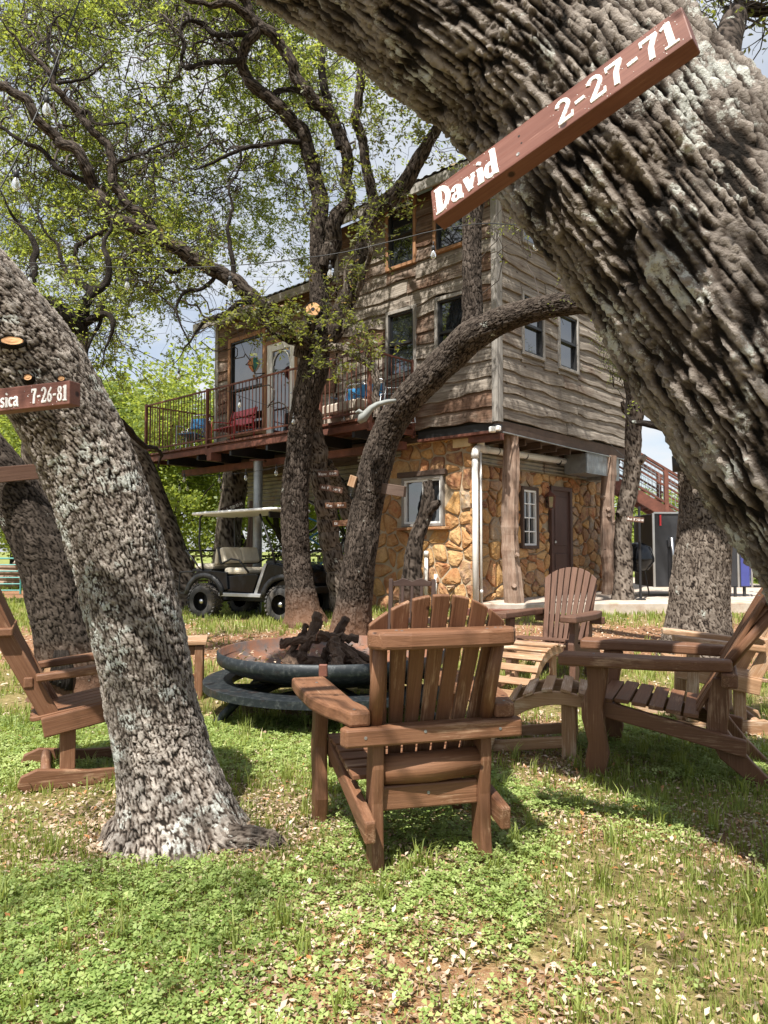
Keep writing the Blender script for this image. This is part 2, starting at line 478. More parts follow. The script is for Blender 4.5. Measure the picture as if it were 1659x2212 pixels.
def bark_mat(name, dark, mid, lite, lichen=.0, small=False, lich_col=(.50, .53, .48), red=0.0):
    """real relief comes from the mesh where attribute 'bk' (0 furrow .. 1 plate top) is present"""
    m = NT(name); bc = m.attr('bc'); o = m.objc()
    bk = m.attr('bk', 'Fac')
    n = m.noise(o, 18, 6, .7); n2 = m.noise(o, 85, 4, .7); n3 = m.noise(o, 3.0, 4, .6)
    if small:
        w = m.math('MULTIPLY', m.noise(m.scale(bc, (9, 60, 60)), 1.0, 5, .7, .5), 1.0)
        fac = m.math('ADD', m.math('MULTIPLY', w, .8), m.math('MULTIPLY', n, .2))
    else:
        fac = m.math('ADD', m.math('MULTIPLY', bk, .62), m.math('ADD', m.math('MULTIPLY', n, .28), m.math('MULTIPLY', n2, .18)))
    c = m.ramp(fac, [(.33, dark), (.50, mid), (.80, lite)])
    c = m.mix(m.ramp(n3, [(.42, 0.0), (.62, .7)]), c, m.mix(.55, c, tuple(x * .55 for x in mid)))
    if red:
        sp = m.n('ShaderNodeSeparateXYZ'); m.put(sp.inputs[0], o)
        c = m.mix(m.math('MULTIPLY', m.ramp(sp.outputs[2], [(.05, 1.0), (.55, 0.0)]), red), c, (.19, .10, .06))
    if lichen:
        ln = m.noise(o, 3.6, 9, .78); top = m.ramp(bk, [(.35, 0.0), (.65, 1.0)]) if not small else .8
        lf = m.math('MULTIPLY', m.ramp(ln, [(.655 - lichen * .07, 0.0), (.68 - lichen * .07, 1.0)]), top)
        lf = m.math('MULTIPLY', lf, m.ramp(n2, [(.30, .3), (.45, 1.0)]))
        c = m.mix(lf, c, m.mix(n, lich_col, (.36, .38, .34)))
    h = m.math('ADD', m.math('MULTIPLY', n, .6), m.math('MULTIPLY', n2, .45))
    if small: h = m.math('ADD', h, m.math('MULTIPLY', fac, 1.6))
    return m.done(c, .92, m.bump(h, 1.0, .03 if not small else .03), spec=.15)
M['bark_big'] = bark_mat('oak_bark_lichened', (.005, .004, .003), (.075, .058, .046), (.37, .325, .285), 1.5, lich_col=(.60, .60, .56))
M['bark_left'] = bark_mat('oak_bark_pale', (.010, .008, .006), (.125, .098, .078), (.47, .42, .37), 1.45, lich_col=(.62, .64, .60))
M['bark_dark'] = bark_mat('oak_bark_dark', (.006, .004, .003), (.027, .020, .015), (.105, .084, .069), .25, red=.6)
M['bark_grey'] = bark_mat('oak_bark_grey', (.010, .007, .006), (.080, .061, .048), (.25, .21, .175), .5)
M['bark_small'] = bark_mat('oak_branch_bark', (.008, .006, .005), (.026, .020, .016), (.095, .08, .07), .4, small=True)
M['twig'] = simple('twig_bark', (.05, .038, .03), .9, 0, .4)
M['cedar_post'] = wood_mat('peeled_cedar_post', (.10, .055, .035), (.28, .19, .14), (.46, .37, .30), rough=.85, grain=3)
M['cutwood'] = simple('fresh_cut_wood', (.50, .27, .12), .8, 0, .25)

def leaf_mat(name, ramp_, trans=.45, rough=.5):
    m = NT(name); rd = m.attr('lr', 'Fac')
    c = m.ramp(rd, ramp_)
    tr = m.n('ShaderNodeBsdfTranslucent'); m.put(tr.inputs[0], m.mix(.6, c, (.55, .62, .08), 'MIX'))
    m.put(m.b.inputs['Base Color'], c); m.b.inputs['Roughness'].default_value = rough; m.b.inputs['Specular IOR Level'].default_value = .35
    mx = m.n('ShaderNodeMixShader'); mx.inputs[0].default_value = trans
    m.t.links.new(m.b.outputs[0], mx.inputs[1]); m.t.links.new(tr.outputs[0], mx.inputs[2]); m.t.links.new(mx.outputs[0], m.out.inputs[0])
    return m.m
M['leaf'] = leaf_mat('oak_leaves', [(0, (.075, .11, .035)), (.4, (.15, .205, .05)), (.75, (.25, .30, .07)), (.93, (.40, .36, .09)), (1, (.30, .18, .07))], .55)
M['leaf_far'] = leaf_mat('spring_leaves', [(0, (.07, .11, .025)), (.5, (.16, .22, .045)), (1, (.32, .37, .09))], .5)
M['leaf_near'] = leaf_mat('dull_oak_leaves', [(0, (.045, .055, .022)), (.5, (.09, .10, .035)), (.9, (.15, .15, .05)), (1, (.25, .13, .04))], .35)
M['grass'] = leaf_mat('grass_blades', [(0, (.10, .14, .03)), (.4, (.22, .27, .065)), (.8, (.33, .38, .11)), (.96, (.42, .40, .18)), (1, (.55, .46, .28))], .38)
M['clover'] = leaf_mat('clover_leaves', [(0, (.12, .19, .045)), (.45, (.25, .34, .10)), (1, (.46, .53, .22))], .38)
M['litter'] = leaf_mat('dry_leaves', [(0, (.17, .10, .06)), (.35, (.36, .26, .18)), (.75, (.56, .46, .36)), (.9, (.40, .16, .05)), (1, (.62, .54, .46))], .12, .7)
# ---------------------------------------------------------------- ground
def grass_dens(x, y):
    x = np.asarray(x, float); y = np.asarray(y, float)
    n = fbm3(x * .9, y * .9, 0 * x + 3, 4, 21); n2 = fbm3(x * 3.1, y * 3.1, 0 * x + 9, 3, 33)
    d = sstep(.30, .50, n * .6 + n2 * .4 + .05)
    c = 9.9 + .35 * np.sin(x * .9 + 1) - .05 * x
    band = sstep(2.1, .8, np.abs(y - c)) * (y > 5)
    d = d * (1 - .93 * band * sstep(.34, .52, fbm3(x * .7, y * 1.6, 0 * x, 3, 44) + .12))
    road = sstep(2.4, 1.6, np.abs(y - 21.5)) * sstep(-3, -6, x)
    d = d * (1 - road)
    d = np.maximum(d, .55 * (y < 6))
    far = sstep(13, 17, y) * (1 - road)
    return np.maximum(d, far * .85)

def make_ground():
    def axis(lo, hi, fine, n):
        t = np.linspace(-1, 1, n); s = np.sinh(t * 6.2) / math.sinh(6.2)
        return np.where(s < 0, -s * lo, s * hi)
    xs = axis(-420, 420, 0, 241); ys = axis(-60, 900, 0, 321) + 3.0
    X, Y = np.meshgrid(xs, ys)
    Z = ground_z(X, Y)
    nr = (1 - sstep(7, 13, np.hypot(X, Y)))
    Z = Z + nr * .022 * (fbm3(X * 6, Y * 6, 0 * X, 3, 8) - .5)
    v = np.stack([X, Y, Z], -1).reshape(-1, 3)
    i = np.arange(X.size).reshape(X.shape)
    f = np.stack([i[:-1, :-1], i[:-1, 1:], i[1:, 1:], i[1:, :-1]], -1).reshape(-1, 4)
    m = NT('red_soil_and_grass'); o = m.objc(); gd = m.attr('gd', 'Fac')
    n1 = m.noise(o, 1.3, 6, .65); n2 = m.noise(o, 22, 5, .7); n3 = m.noise(o, 75, 3, .7)
    soil = m.ramp(n2, [(.3, (.09, .04, .022)), (.5, (.20, .092, .05)), (.72, (.34, .18, .105))])
    soil = m.mix(m.ramp(n1, [(.5, 0.0), (.68, .55)]), soil, (.40, .24, .14))
    lit = m.ramp(m.vor(o, 26, 'F1', 'Distance'), [(.16, 1.0), (.3, 0.0)])
    thatch = m.noise(m.scale(o, (1, 1, 1)), 120, 2, .7)
    soil = m.mix(m.ramp(thatch, [(.5, 0.0), (.62, .5)]), soil, (.42, .33, .20))
    soil = m.mix(m.math('MULTIPLY', lit, m.ramp(n3, [(.45, 0.0), (.6, .6)])), soil, (.42, .31, .22))
    gr = m.ramp(n2, [(.3, (.06, .07, .02)), (.5, (.13, .15, .045)), (.68, (.30, .27, .13))])
    far = m.ramp(m.noise(o, .35, 5, .6), [(.4, (.12, .17, .04)), (.62, (.26, .27, .09))])
    c = m.mix(m.ramp(m.math('ADD', gd, m.math('MULTIPLY', m.math('SUBTRACT', n2, .5), .9)), [(.45, 0.0), (.95, .62)]), soil, gr)
    sp = m.n('ShaderNodeSeparateXYZ'); m.put(sp.inputs[0], o)
    fy = m.math('MULTIPLY', m.math('SUBTRACT', sp.outputs[1], 12.0), .1, True)
    c = m.mix(m.math('MULTIPLY', fy, m.ramp(gd, [(.3, 0.0), (.6, .9)])), c, far)
    mat = m.done(c, .95, m.bump(m.math('ADD', n2, m.math('MULTIPLY', n3, .6)), .8, .02), spec=.1)
    np_mesh('ground', v, f, mat, attrs={'gd': ('FLOAT', 'POINT', grass_dens(X, Y).ravel())}, smooth=True, kind='structure')
make_ground()
# ---------------------------------------------------------------- the cabin
A_ = R(47.5)
DL = Vector((-math.sin(A_), math.cos(A_), 0)); DR = Vector((math.cos(A_), math.sin(A_), 0)); ZZ = Vector((0, 0, 1))
U0 = Vector((1.806, 11.745, 0)); B0 = Vector((1.47, 12.36, 0))
FU_L = (U0, DL, -DR); FU_R = (U0, DR, -DL); FB_L = (B0, DL, -DR); FB_R = (B0, DR, -DL)
def FP(fc, s, z, o=0.0): return fc[0] + fc[1] * s + fc[2] * o + ZZ * z
def fbox(mb, fc, s0, s1, z0, z1, o0, o1, m=0):
    c = FP(fc, (s0 + s1) / 2, (z0 + z1) / 2, (o0 + o1) / 2)
    Mx = Matrix((fc[1], fc[2], ZZ)).transposed()
    mb.box(c, (abs(s1 - s0), abs(o1 - o0), abs(z1 - z0)), Mx, m); return mb

cabin = thing('cabin', 'two storey grey board cabin raised over an ochre stone ground floor', 'cabin', (B0.x, B0.y, .45))

# solid cores behind the cladding
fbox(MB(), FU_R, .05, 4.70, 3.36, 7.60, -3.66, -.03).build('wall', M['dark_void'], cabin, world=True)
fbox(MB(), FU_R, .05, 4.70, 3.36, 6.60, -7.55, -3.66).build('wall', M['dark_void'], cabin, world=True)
mb = MB(); fbox(mb, FB_L, 0.02, 2.55, .1, 3.3, -4.85, -.004).build('wall', M['mortar'], cabin, world=True)

def plank(fc, s0, s1, zt, zb, seed, prot, wav=1.0, flat_b=False, nm='plank'):
    L = s1 - s0
    if L < .05 or zt - zb < .025: return
    n = max(2, int(L / .13) + 1)
    top = []; r_ = random.Random(seed); ph = [r_.uniform(0, 6.3) for _ in range(4)]; am = [r_.uniform(.05, 1.1) ** 1.3 for _ in range(4)]
    tilt = r_.uniform(-.02, .02)
    thick = r_.uniform(.022, .045)
    vs = []; bs = []; o = Vector((r_.uniform(-50, 50), r_.uniform(-50, 50), r_.uniform(-9, 9)))
    for i in range(n + 1):
        s = s0 + L * i / n
        w = .034 * am[0] * math.sin(s * 3.3 + ph[0]) + .022 * am[1] * math.sin(s * 7.1 + ph[1]) + .010 * am[2] * math.sin(s * 15.7 + ph[2]) + .03 * max(0, math.sin(s * 2.2 + ph[3])) ** 5
        b = zb + (0 if flat_b else wav * (w - .008) + tilt * (s - s0 - L / 2))
        b = min(b, zt - .02)
        vs += [FP(fc, s, zt, .006), FP(fc, s, (zt * .45 + b * .55), .016 + thick * .7 + .004 * math.sin(s * 9 + ph[1])), FP(fc, s, b + .006, .016 + thick), FP(fc, s, b, .008 + thick), FP(fc, s, b + .004, .004)]
        bs += [o + Vector((s, zt, 0)), o + Vector((s, (zt + b) / 2, 0)), o + Vector((s, b, 0)), o + Vector((s, b, .01)), o + Vector((s, b, .05))]
    fs = []
    for i in range(n):
        for k in range(4):
            a = i * 5 + k; fs.append((a, a + 5, a + 6, a + 1))
    fs += [(0, 1, 2, 3, 4), (n * 5 + 4, n * 5 + 3, n * 5 + 2, n * 5 + 1, n * 5)]
    q = MB(); q.add(vs, bs, fs); ob = q.build(nm, M['siding'], cabin, world=True)
    at = ob.data.attributes.new('prot', 'FLOAT', 'POINT'); at.data.foreach_set('value', np.full(len(vs), prot, dtype=np.float32))

def siding(fc, s0, s1, z0, z1, holes, seed, protf, exp=.25, topf=None, wav=1.0):
    z = z0; row = 0; r_ = random.Random(seed)
    while z < z1 - .04:
        h = exp * r_.uniform(.88, 1.14); zt = min(z + h, z1)
        a0, a1 = s0, s1
        if topf:
            while a0 < a1 and topf(a0) < zt: a0 += .05
            while a1 > a0 and topf(a1) < zt: a1 -= .05
        cuts = sorted(set([a0, a1] + [c for hl in holes for c in (hl[0], hl[1]) if a0 < c < a1 and hl[2] < zt and hl[3] > z]))
        segs = []
        for a, b in zip(cuts[:-1], cuts[1:]):
            while b - a > 3.4:
                c = a + r_.uniform(1.4, 2.8); segs.append((a, c)); a = c
            segs.append((a, b))
        for a, b in segs:
            mid = (a + b) / 2; hh = [hl for hl in holes if hl[0] < mid < hl[1] and hl[2] < zt and hl[3] > z]
            sd = r_.randrange(10 ** 6); pr = protf(mid, z)
            if not hh: plank(fc, a + .004, b - .004, zt + (.03 if zt < z1 else 0), z, sd, pr, wav=wav)
            else:
                hl = hh[0]
                if zt > hl[3] + .02: plank(fc, a, b, zt + .02, max(z, hl[3]), sd, pr, flat_b=z < hl[3])
                if z < hl[2] - .02: plank(fc, a, b, min(zt, hl[2]), z, sd, pr)
        z = zt; row += 1

WL = [(.55, 1.16, 4.45, 5.57), (1.70, 2.30, 4.45, 5.57), (.57, 1.19, 6.46, 7.56), (1.70, 2.30, 6.44, 7.56)]
BIGW = (5.93, 7.09, 3.90, 5.98); DOOR = (4.88, 5.80, 3.52, 5.68)
WR = [(.75, 1.37, 4.64, 5.62), (1.96, 2.60, 4.62, 5.60), (.77, 1.41, 6.56, 7.5)]
def pad(h, p=.05): return (h[0] - p, h[1] + p, h[2] - p, h[3] + p)
siding(FU_L, .05, 3.66, 3.40, 7.60, [pad(h) for h in WL], 1, lambda s, z: .15 + .85 * max(0, (z - 6.3) / 1.2))
siding(FU_L, 3.70, 7.60, 3.40, 6.62, [pad(BIGW), pad(DOOR)], 2, lambda s, z: .35 + .6 * max(0, (z - 5.2) / 1.2))
siding(FU_R, .05, 4.74, 3.42, 8.9, [pad(h) for h in WR], 3, lambda s, z: -.15, exp=.215, wav=.62, topf=lambda s: 7.62 + 1.3 * (1 - abs(s - 2.37) / 2.4))
# corner boards
for fc, (a, b) in ((FU_L, (-.05, .06)), (FU_R, (0.0, .10))):
    q = MB(); fbox(q, fc, a, b, 3.36, 6.1, .0, .056); q.build('corner_board', M['trim_grey'], cabin, world=True, bevel=.006)
    q = MB(); fbox(q, fc, a, b, 6.105, 7.75, .0, .060); q.build('corner_board', M['trim_grey'], cabin, world=True, bevel=.006)
q = MB(); fbox(q, FU_L, 7.58, 7.70, 3.36, 6.6, .0, .06); q.build('corner_board', M['trim_grey'], cabin, world=True, bevel=.006)
q = MB(); fbox(q, FU_L, 3.62, 3.73, 6.5, 7.6, .0, .062); q.build('corner_board', M['trim_grey'], cabin, world=True, bevel=.006)

def window(fc, s0, s1, z0, z1, trim, fr, tw=.06, midz=.5, bars=None, par=cabin):
    q = MB()
    fbox(q, fc, s0 - tw, s0, z0 - tw, z1 + tw, 0, .07); fbox(q, fc, s1, s1 + tw, z0 - tw, z1 + tw, 0, .07)
    fbox(q, fc, s0, s1, z1, z1 + tw, 0, .067); fbox(q, fc, s0 - .01, s1 + .01, z0 - tw, z0, .001, .08)
    w = q.build('window', trim, par, world=True, bevel=.004)
    q = MB(); f = .035; zm = z0 + (z1 - z0) * midz
    fbox(q, fc, s0, s0 + f, z0, z1, -.03, .045); fbox(q, fc, s1 - f, s1, z0, z1, -.03, .045)
    fbox(q, fc, s0 + f, s1 - f, z1 - f, z1, -.03, .044); fbox(q, fc, s0 + f, s1 - f, z0, z0 + f, -.03, .044)
    if midz: fbox(q, fc, s0 + f, s1 - f, zm - .022, zm + .022, -.03, .047)
    if bars:
        for k in range(1, bars[0]): x = s0 + (s1 - s0) * k / bars[0]; fbox(q, fc, x - .01, x + .01, z0 + f, z1 - f, .0, .031)
        for k in range(1, bars[1]): zz_ = z0 + (z1 - z0) * k / bars[1]; fbox(q, fc, s0 + f, s1 - f, zz_ - .01, zz_ + .01, .002, .034)
    q.build('frame', fr, w, world=True)
    rg = [(zm + .022, z1 - f, .012), (z0 + f, zm - .022, .002)] if midz else [(z0 + f, z1 - f, .01)]
    for a, b, oo in rg:
        q = MB(); fbox(q, fc, s0 + f, s1 - f, a, b, -.02 + oo, -.012 + oo); q.build('pane', M['glass'], w, world=True)
    return w
window(FU_L, *WL[0], M['trim_grey'], M['black']); window(FU_L, *WL[1], M['trim_grey'], M['black'])
window(FU_L, *WL[2], M['cedar'], M['black']); window(FU_L, *WL[3], M['cedar'], M['black'])
for h in WR: window(FU_R, *h, M['trim_grey'], M['black'], tw=.05)
window(FU_L, *BIGW, M['cedar'], M['black'], tw=.09, midz=.47)

# white glazed door on the deck
q = MB(); s0, s1, z0, z1 = DOOR
fbox(q, FU_L, s0 - .08, s0, z0, z1 + .08, 0, .072); fbox(q, FU_L, s1, s1 + .08, z0, z1 + .08, 0, .072); fbox(q, FU_L, s0, s1, z1, z1 + .08, 0, .07)
q.build('door_trim', M['cedar'], cabin, world=True, bevel=.004)
q = MB(); fbox(q, FU_L, s0, s0 + .17, z0, z1, -.03, .05); fbox(q, FU_L, s1 - .17, s1, z0, z1, -.03, .05)
fbox(q, FU_L, s0 + .17, s1 - .17, z1 - .16, z1, -.03, .05); fbox(q, FU_L, s0 + .17, s1 - .17, z0, z0 + .22, -.03, .05)
c = (s0 + s1) / 2
door = q.build('door', M['white'], cabin, world=True, bevel=.005)
q = MB(); fbox(q, FU_L, s0 + .17, s1 - .17, z0 + .22, z1 - .16, -.01, .01); q.build('pane', M['glass'], door, world=True)
q = MB()
arc = [(c + .27 * math.cos(a), z1 - .46 + .27 * math.sin(a)) for a in [math.pi * k / 10 for k in range(11)]]
q.tube([FP(FU_L, a, b, .03) for a, b in arc], .014, 6); q.build('arch_moulding', M['white'], door, world=True)
q = MB(); q.lathe([(0, 0), (.03, .01), (.03, .03), (0, .04)], Matrix.Translation(FP(FU_L, s0 + .09, z0 + 1.0, .06)), 10); q.build('handle', M['chrome'], door, world=True)

# beams under the upper storey
q = MB(); fbox(q, FU_R, -.02, 4.80, 3.19, 3.40, -.06, .015); q.build('floor_beam', M['fascia_brown'], cabin, world=True, bevel=.01)
q = MB(); fbox(q, FU_L, .08, 1.66, 3.24, 3.37, -.10, -.02); q.build('floor_beam', M['black'], cabin, world=True)
q = MB(); fbox(q, FU_L, .06, 1.64, 3.19, 3.235, -.12, .03); fbox(q, FU_L, -.03, .6, 3.08, 3.185, -.16, -.04); q.build('steel_channel', M['rust'], cabin, world=True, bevel=.004)
q = MB(); fbox(q, FU_R, 0.1, 4.70, 3.22, 3.33, -7.5, -.08); q.build('floor_slab', M['fascia_brown'], cabin, world=True)
for k in range(9):
    q = MB(); s = .5 + k * .52; fbox(q, FU_R, s, s + .05, 3.10, 3.215, -7.4, -.12); q.build('joist', M['fascia_brown'], cabin, world=True)

# roofs: corrugated sheets on the near slope, plain ones behind
def roof(t0, t1, ze, name):
    pit = math.tan(R(26)); so, si = .45, -2.37; n = int((t1 - t0) / .045)
    v = []; f = []; b = []
    for side in (0, 1):
        base = len(v)
        for i in range(n + 1):
            t = t0 + (t1 - t0) * i / n; w = .012 * (1 if i % 4 in (1, 2) else -1)
            for o_ in (so, si):
                oo = o_ if side == 0 else (2 * si - o_)
                z = ze + (so - o_) * pit + w
                p = FP(FU_L, t, z, oo); v.append(p); b.append(Vector((t, o_, 0)))
        for i in range(n): a = base + i * 2; f.append((a, a + 2, a + 3, a + 1))
    q = MB(); q.add(v, b, f); q.build(name, M['roof'], cabin, world=True)
    q = MB(); fbox(q, FU_L, t0, t1, ze - .20, ze - .03, so - .06, so - .02)
    q.build('fascia', M['trim_grey'], cabin, world=True, bevel=.005)
    # soffit boards and rafter tails
    q = MB(); c0 = FP(FU_L, t0, ze - .045, so - .07); 
    pl = [FP(FU_L, t0 + .02, ze - .04, so - .065), FP(FU_L, t1 - .02, ze - .04, so - .065), FP(FU_L, t1 - .02, ze + .19, 0), FP(FU_L, t0 + .02, ze + .19, 0)]
    q.add(pl, [Vector((0, 0, 0)), Vector((4, 0, 0)), Vector((4, .5, 0)), Vector((0, .5, 0))], [(0, 1, 2, 3)]); q.build('soffit', M['cedar'], cabin, world=True)
    k = t0 + .2
    while k < t1:
        q = MB(); q.beam(FP(FU_L, k, ze - .09, so - .065), FP(FU_L, k, ze + .10, .03), .045, .09); q.build('rafter', M['cedar'], cabin, world=True); k += .6
roof(-.42, 3.95, 7.60, 'roof'); roof(3.72, 8.05, 6.55, 'roof')
q = MB(); q.beam(FP(FU_R, -.45, 7.50, .38), FP(FU_R, 2.37, 8.86, .38), .04, .2); q.beam(FP(FU_R, 5.2, 7.50, .38), FP(FU_R, 2.37, 8.86, .38), .04, .2)
q.build('gable_board', M['trim_grey'], cabin, world=True)

# stone ground floor
def clip(poly, nx, ny, d):
    out = []
    for i in range(len(poly)):
        a = poly[i]; b = poly[(i + 1) % len(poly)]
        da = a[0] * nx + a[1] * ny - d; db = b[0] * nx + b[1] * ny - d
        if da <= 0: out.append(a)
        if da * db < 0:
            t = da / (da - db); out.append((a[0] + (b[0] - a[0]) * t, a[1] + (b[1] - a[1]) * t))
    return out
def stones(fc, s0, s1, z0, z1, holes, seed, cell=.30):
    r_ = random.Random(seed); pts = []
    nx = int((s1 - s0) / cell) + 1; ny = int((z1 - z0) / (cell * 1.05)) + 1
    for i in range(-1, nx + 1):
        for j in range(-1, ny + 1):
            if r_.random() < .12: continue
            pts.append((s0 + (i + .5 + r_.uniform(-.42, .42)) * (s1 - s0) / nx, z0 + (j + .5 + r_.uniform(-.42, .42)) * (z1 - z0) / ny))
            if r_.random() < .15: pts.append((pts[-1][0] + r_.uniform(-.1, .1), pts[-1][1] + r_.uniform(.08, .14)))
    for p in pts:
        poly = [(s0, z0), (s1, z0), (s1, z1), (s0, z1)]
        for q in pts:
            if q is p or abs(q[0] - p[0]) > 1 or abs(q[1] - p[1]) > 1: continue
            dx, dz = q[0] - p[0], q[1] - p[1]; L = math.hypot(dx, dz)
            if L < 1e-6: continue
            dx /= L; dz /= L; poly = clip(poly, dx, dz, (p[0] + q[0]) / 2 * dx + (p[1] + q[1]) / 2 * dz - .015)
            if len(poly) < 3: break
        if len(poly) < 3: continue
        bad = False
        for h in holes:
            cx_ = sum(a[0] for a in poly) / len(poly); cz_ = sum(a[1] for a in poly) / len(poly)
            if any(h[0] < a[0] < h[1] and h[2] < a[1] < h[3] for a in poly + [(cx_, cz_)]) :
                if h[0] < cx_ < h[1] and h[2] < cz_ < h[3]:
                    bad = True; break
                dd = [(cx_ - h[1], (-1, 0, -h[1])), (h[0] - cx_, (1, 0, h[0])), (cz_ - h[3], (0, -1, -h[3])), (h[2] - cz_, (0, 1, h[2]))]
                _, (a, b, d) = max(dd); poly = clip(poly, a, b, d)
        if bad or len(poly) < 3: continue
        # chamfer corners so that the stones are irregular, rounded polygons
        pl = []
        for i in range(len(poly)):
            a = poly[i - 1]; b = poly[i]; c = poly[(i + 1) % len(poly)]
            k1 = r_.uniform(.08, .28); k2 = r_.uniform(.08, .28)
            pl.append((b[0] + (a[0] - b[0]) * k1, b[1] + (a[1] - b[1]) * k1)); pl.append((b[0] + (c[0] - b[0]) * k2, b[1] + (c[1] - b[1]) * k2))
        ar = abs(sum(pl[i][0] * pl[(i + 1) % len(pl)][1] - pl[(i + 1) % len(pl)][0] * pl[i][1] for i in range(len(pl)))) / 2
        if ar < .0025: continue
        n = len(pl); cx_ = sum(a[0] for a in pl) / n; cz_ = sum(a[1] for a in pl) / n
        dep = r_.uniform(.014, .042); rt = math.sqrt(ar)
        tx, tz = r_.uniform(-.12, .12), r_.uniform(-.12, .12)
        vs = []; bs = []; o = Vector((r_.uniform(-50, 50), r_.uniform(-50, 50), 0))
        for (k, oo) in ((1.0, -.015), (.985, dep * .55), (1 - .022 / rt, dep * .92), (.5, dep + .012)):
            for a in pl:
                x = cx_ + (a[0] - cx_) * k; z = cz_ + (a[1] - cz_) * k
                d = oo + (((x - cx_) * tx + (z - cz_) * tz) + r_.uniform(-.009, .009) if oo > 0 else 0)
                vs.append(FP(fc, x, z, d)); bs.append(o + Vector((x, z, d)))
        vs.append(FP(fc, cx_, cz_, dep + r_.uniform(-.004, .022))); bs.append(o + Vector((cx_, cz_, dep)))
        fs = []
        for g in range(3):
            for i in range(n): fs.append((g * n + i, g * n + (i + 1) % n, (g + 1) * n + (i + 1) % n, (g + 1) * n + i))
        for i in range(n): fs.append((3 * n + i, 3 * n + (i + 1) % n, 4 * n))
        q = MB(); q.add(vs, bs, fs); q.build('stone', M['stone'], cabin, world=True)
SWL = (.62, 1.46, 1.78, 2.56); SWR = (1.53, 1.98, 1.40, 2.42); SDR = (2.52, 3.28, .45, 2.50)
stones(FB_L, -.03, 2.5, .12, 3.22, [pad(SWL, .06)], 5, .30)
stones(FB_R, -.03, 4.88, .44, 2.76, [pad(SWR, .05), pad(SDR, .05)], 6, .27)
# recess boxes make the openings read as holes in thick walls
window(FB_L, *SWL, M['trim_grey'], M['white'], tw=.05, midz=0, bars=(2, 1))
q = MB(); q.beam(FP(FB_L, SWL[0] - .16, SWL[2] - .09, .07), FP(FB_L, SWL[1] + .16, SWL[2] - .09, .07), .16, .05); q.build('stone_sill', M['stone'], cabin, world=True, bevel=.01)
q = MB(); fbox(q, FB_L, SWL[0] - .12, SWL[1] + .14, SWL[3] + .055, SWL[3] + .15, .0, .09); q.build('lintel', M['fascia_brown'], cabin, world=True, bevel=.006)
window(FB_R, *SWR, M['fascia_brown'], M['white'], tw=.06, midz=0, bars=(2, 4))
s0, s1, z0, z1 = SDR
q = MB(); fbox(q, FB_R, s0 - .03, s0 + .05, z0, z1 + .05, .0, .075); fbox(q, FB_R, s1 - .05, s1 + .03, z0, z1 + .05, .0, .075); fbox(q, FB_R, s0 + .05, s1 - .05, z1 - .03, z1 + .05, .0, .072)
q.build('door_trim', M['brown_door'], cabin, world=True, bevel=.004)
q = MB(); fbox(q, FB_R, s0 + .05, s1 - .05, z0, z1 - .03, .0, .03); d_ = q.build('door', M['brown_door'], cabin, world=True)
q = MB()
for a, b in ((z0 + .15, z0 + .8), (z0 + .95, z1 - .15)): fbox(q, FB_R, s0 + .15, s1 - .15, a, b, .0301, .045)
q.build('door_panel', M['brown_door'], d_, world=True, bevel=.01)
q = MB(); q.lathe([(0, 0), (.03, .0), (.03, .04), (0, .05)], Matrix.Translation(FP(FB_R, s0 + .12, z0 + 1.0, .06)), 10); q.build('handle', M['chrome'], d_, world=True)
q = MB(); fbox(q, FB_L, -.02, 1.45, 3.20, 3.37, -.02, .05); fbox(q, FB_L, -.02, .35, 3.05, 3.195, .0, .062); q.build('cream_board', M['cream_board'], cabin, world=True, bevel=.003)
# corrugated band above the right wall and under the deck
def corr(fc, s0, s1, z0, z1, o, mat, pitch=.07, vert=False, amp=.010, par=cabin):
    v = []; b = []; f = []
    if vert:
        n = int((s1 - s0) / (pitch / 4)); 
        for i in range(n + 1):
            s = s0 + (s1 - s0) * i / n; w = amp * math.sin(i * math.pi / 2)
            v += [FP(fc, s, z0, o + w), FP(fc, s, z1, o + w)]; b += [Vector((s, z0, 0)), Vector((s, z1, 0))]
    else:
        n = int((z1 - z0) / (pitch / 6))
        for i in range(n + 1):
            z = z0 + (z1 - z0) * i / n; w = amp * math.sin(i * math.pi / 3)
            v += [FP(fc, s0, z, o + w), FP(fc, s1, z, o + w)]; b += [Vector((s0, z, 0)), Vector((s1, z, 0))]
    for i in range(n): f.append((i * 2, i * 2 + 2, i * 2 + 3, i * 2 + 1))
    q = MB(); q.add(v, b, f); return q.build('corrugated_sheet', mat, par, world=True, smooth=True)
corr(FB_R, .12, 2.3, 2.78, 3.2, .02, M['galv_dull']); corr(FB_R, 2.32, 4.86, 2.78, 3.2, .03, M['galv_dull'])
corr(FB_L, 1.5, 2.6, 3.0, 3.24, .08, M['galv_dull'])
corr(FB_L, 2.6, 4.9, 2.35, 3.22, -.9, M['galv_dull'], .09, amp=.016); corr(FB_L, 4.9, 7.3, 2.35, 3.22, -.88, M['galv_dull'], .09, amp=.016)
# duct box under the overhang
corr(FU_R, 3.05, 4.0, 2.78, 3.17, -.02, M['galv'], .07, True)
q = MB(); fbox(q, FU_R, 3.06, 3.98, 2.79, 3.16, -.5, -.04); fbox(q, FU_R, 4.0, 4.42, 2.72, 3.17, -.5, -.01); q.build('duct_box', M['galv'], cabin, world=True, bevel=.004)

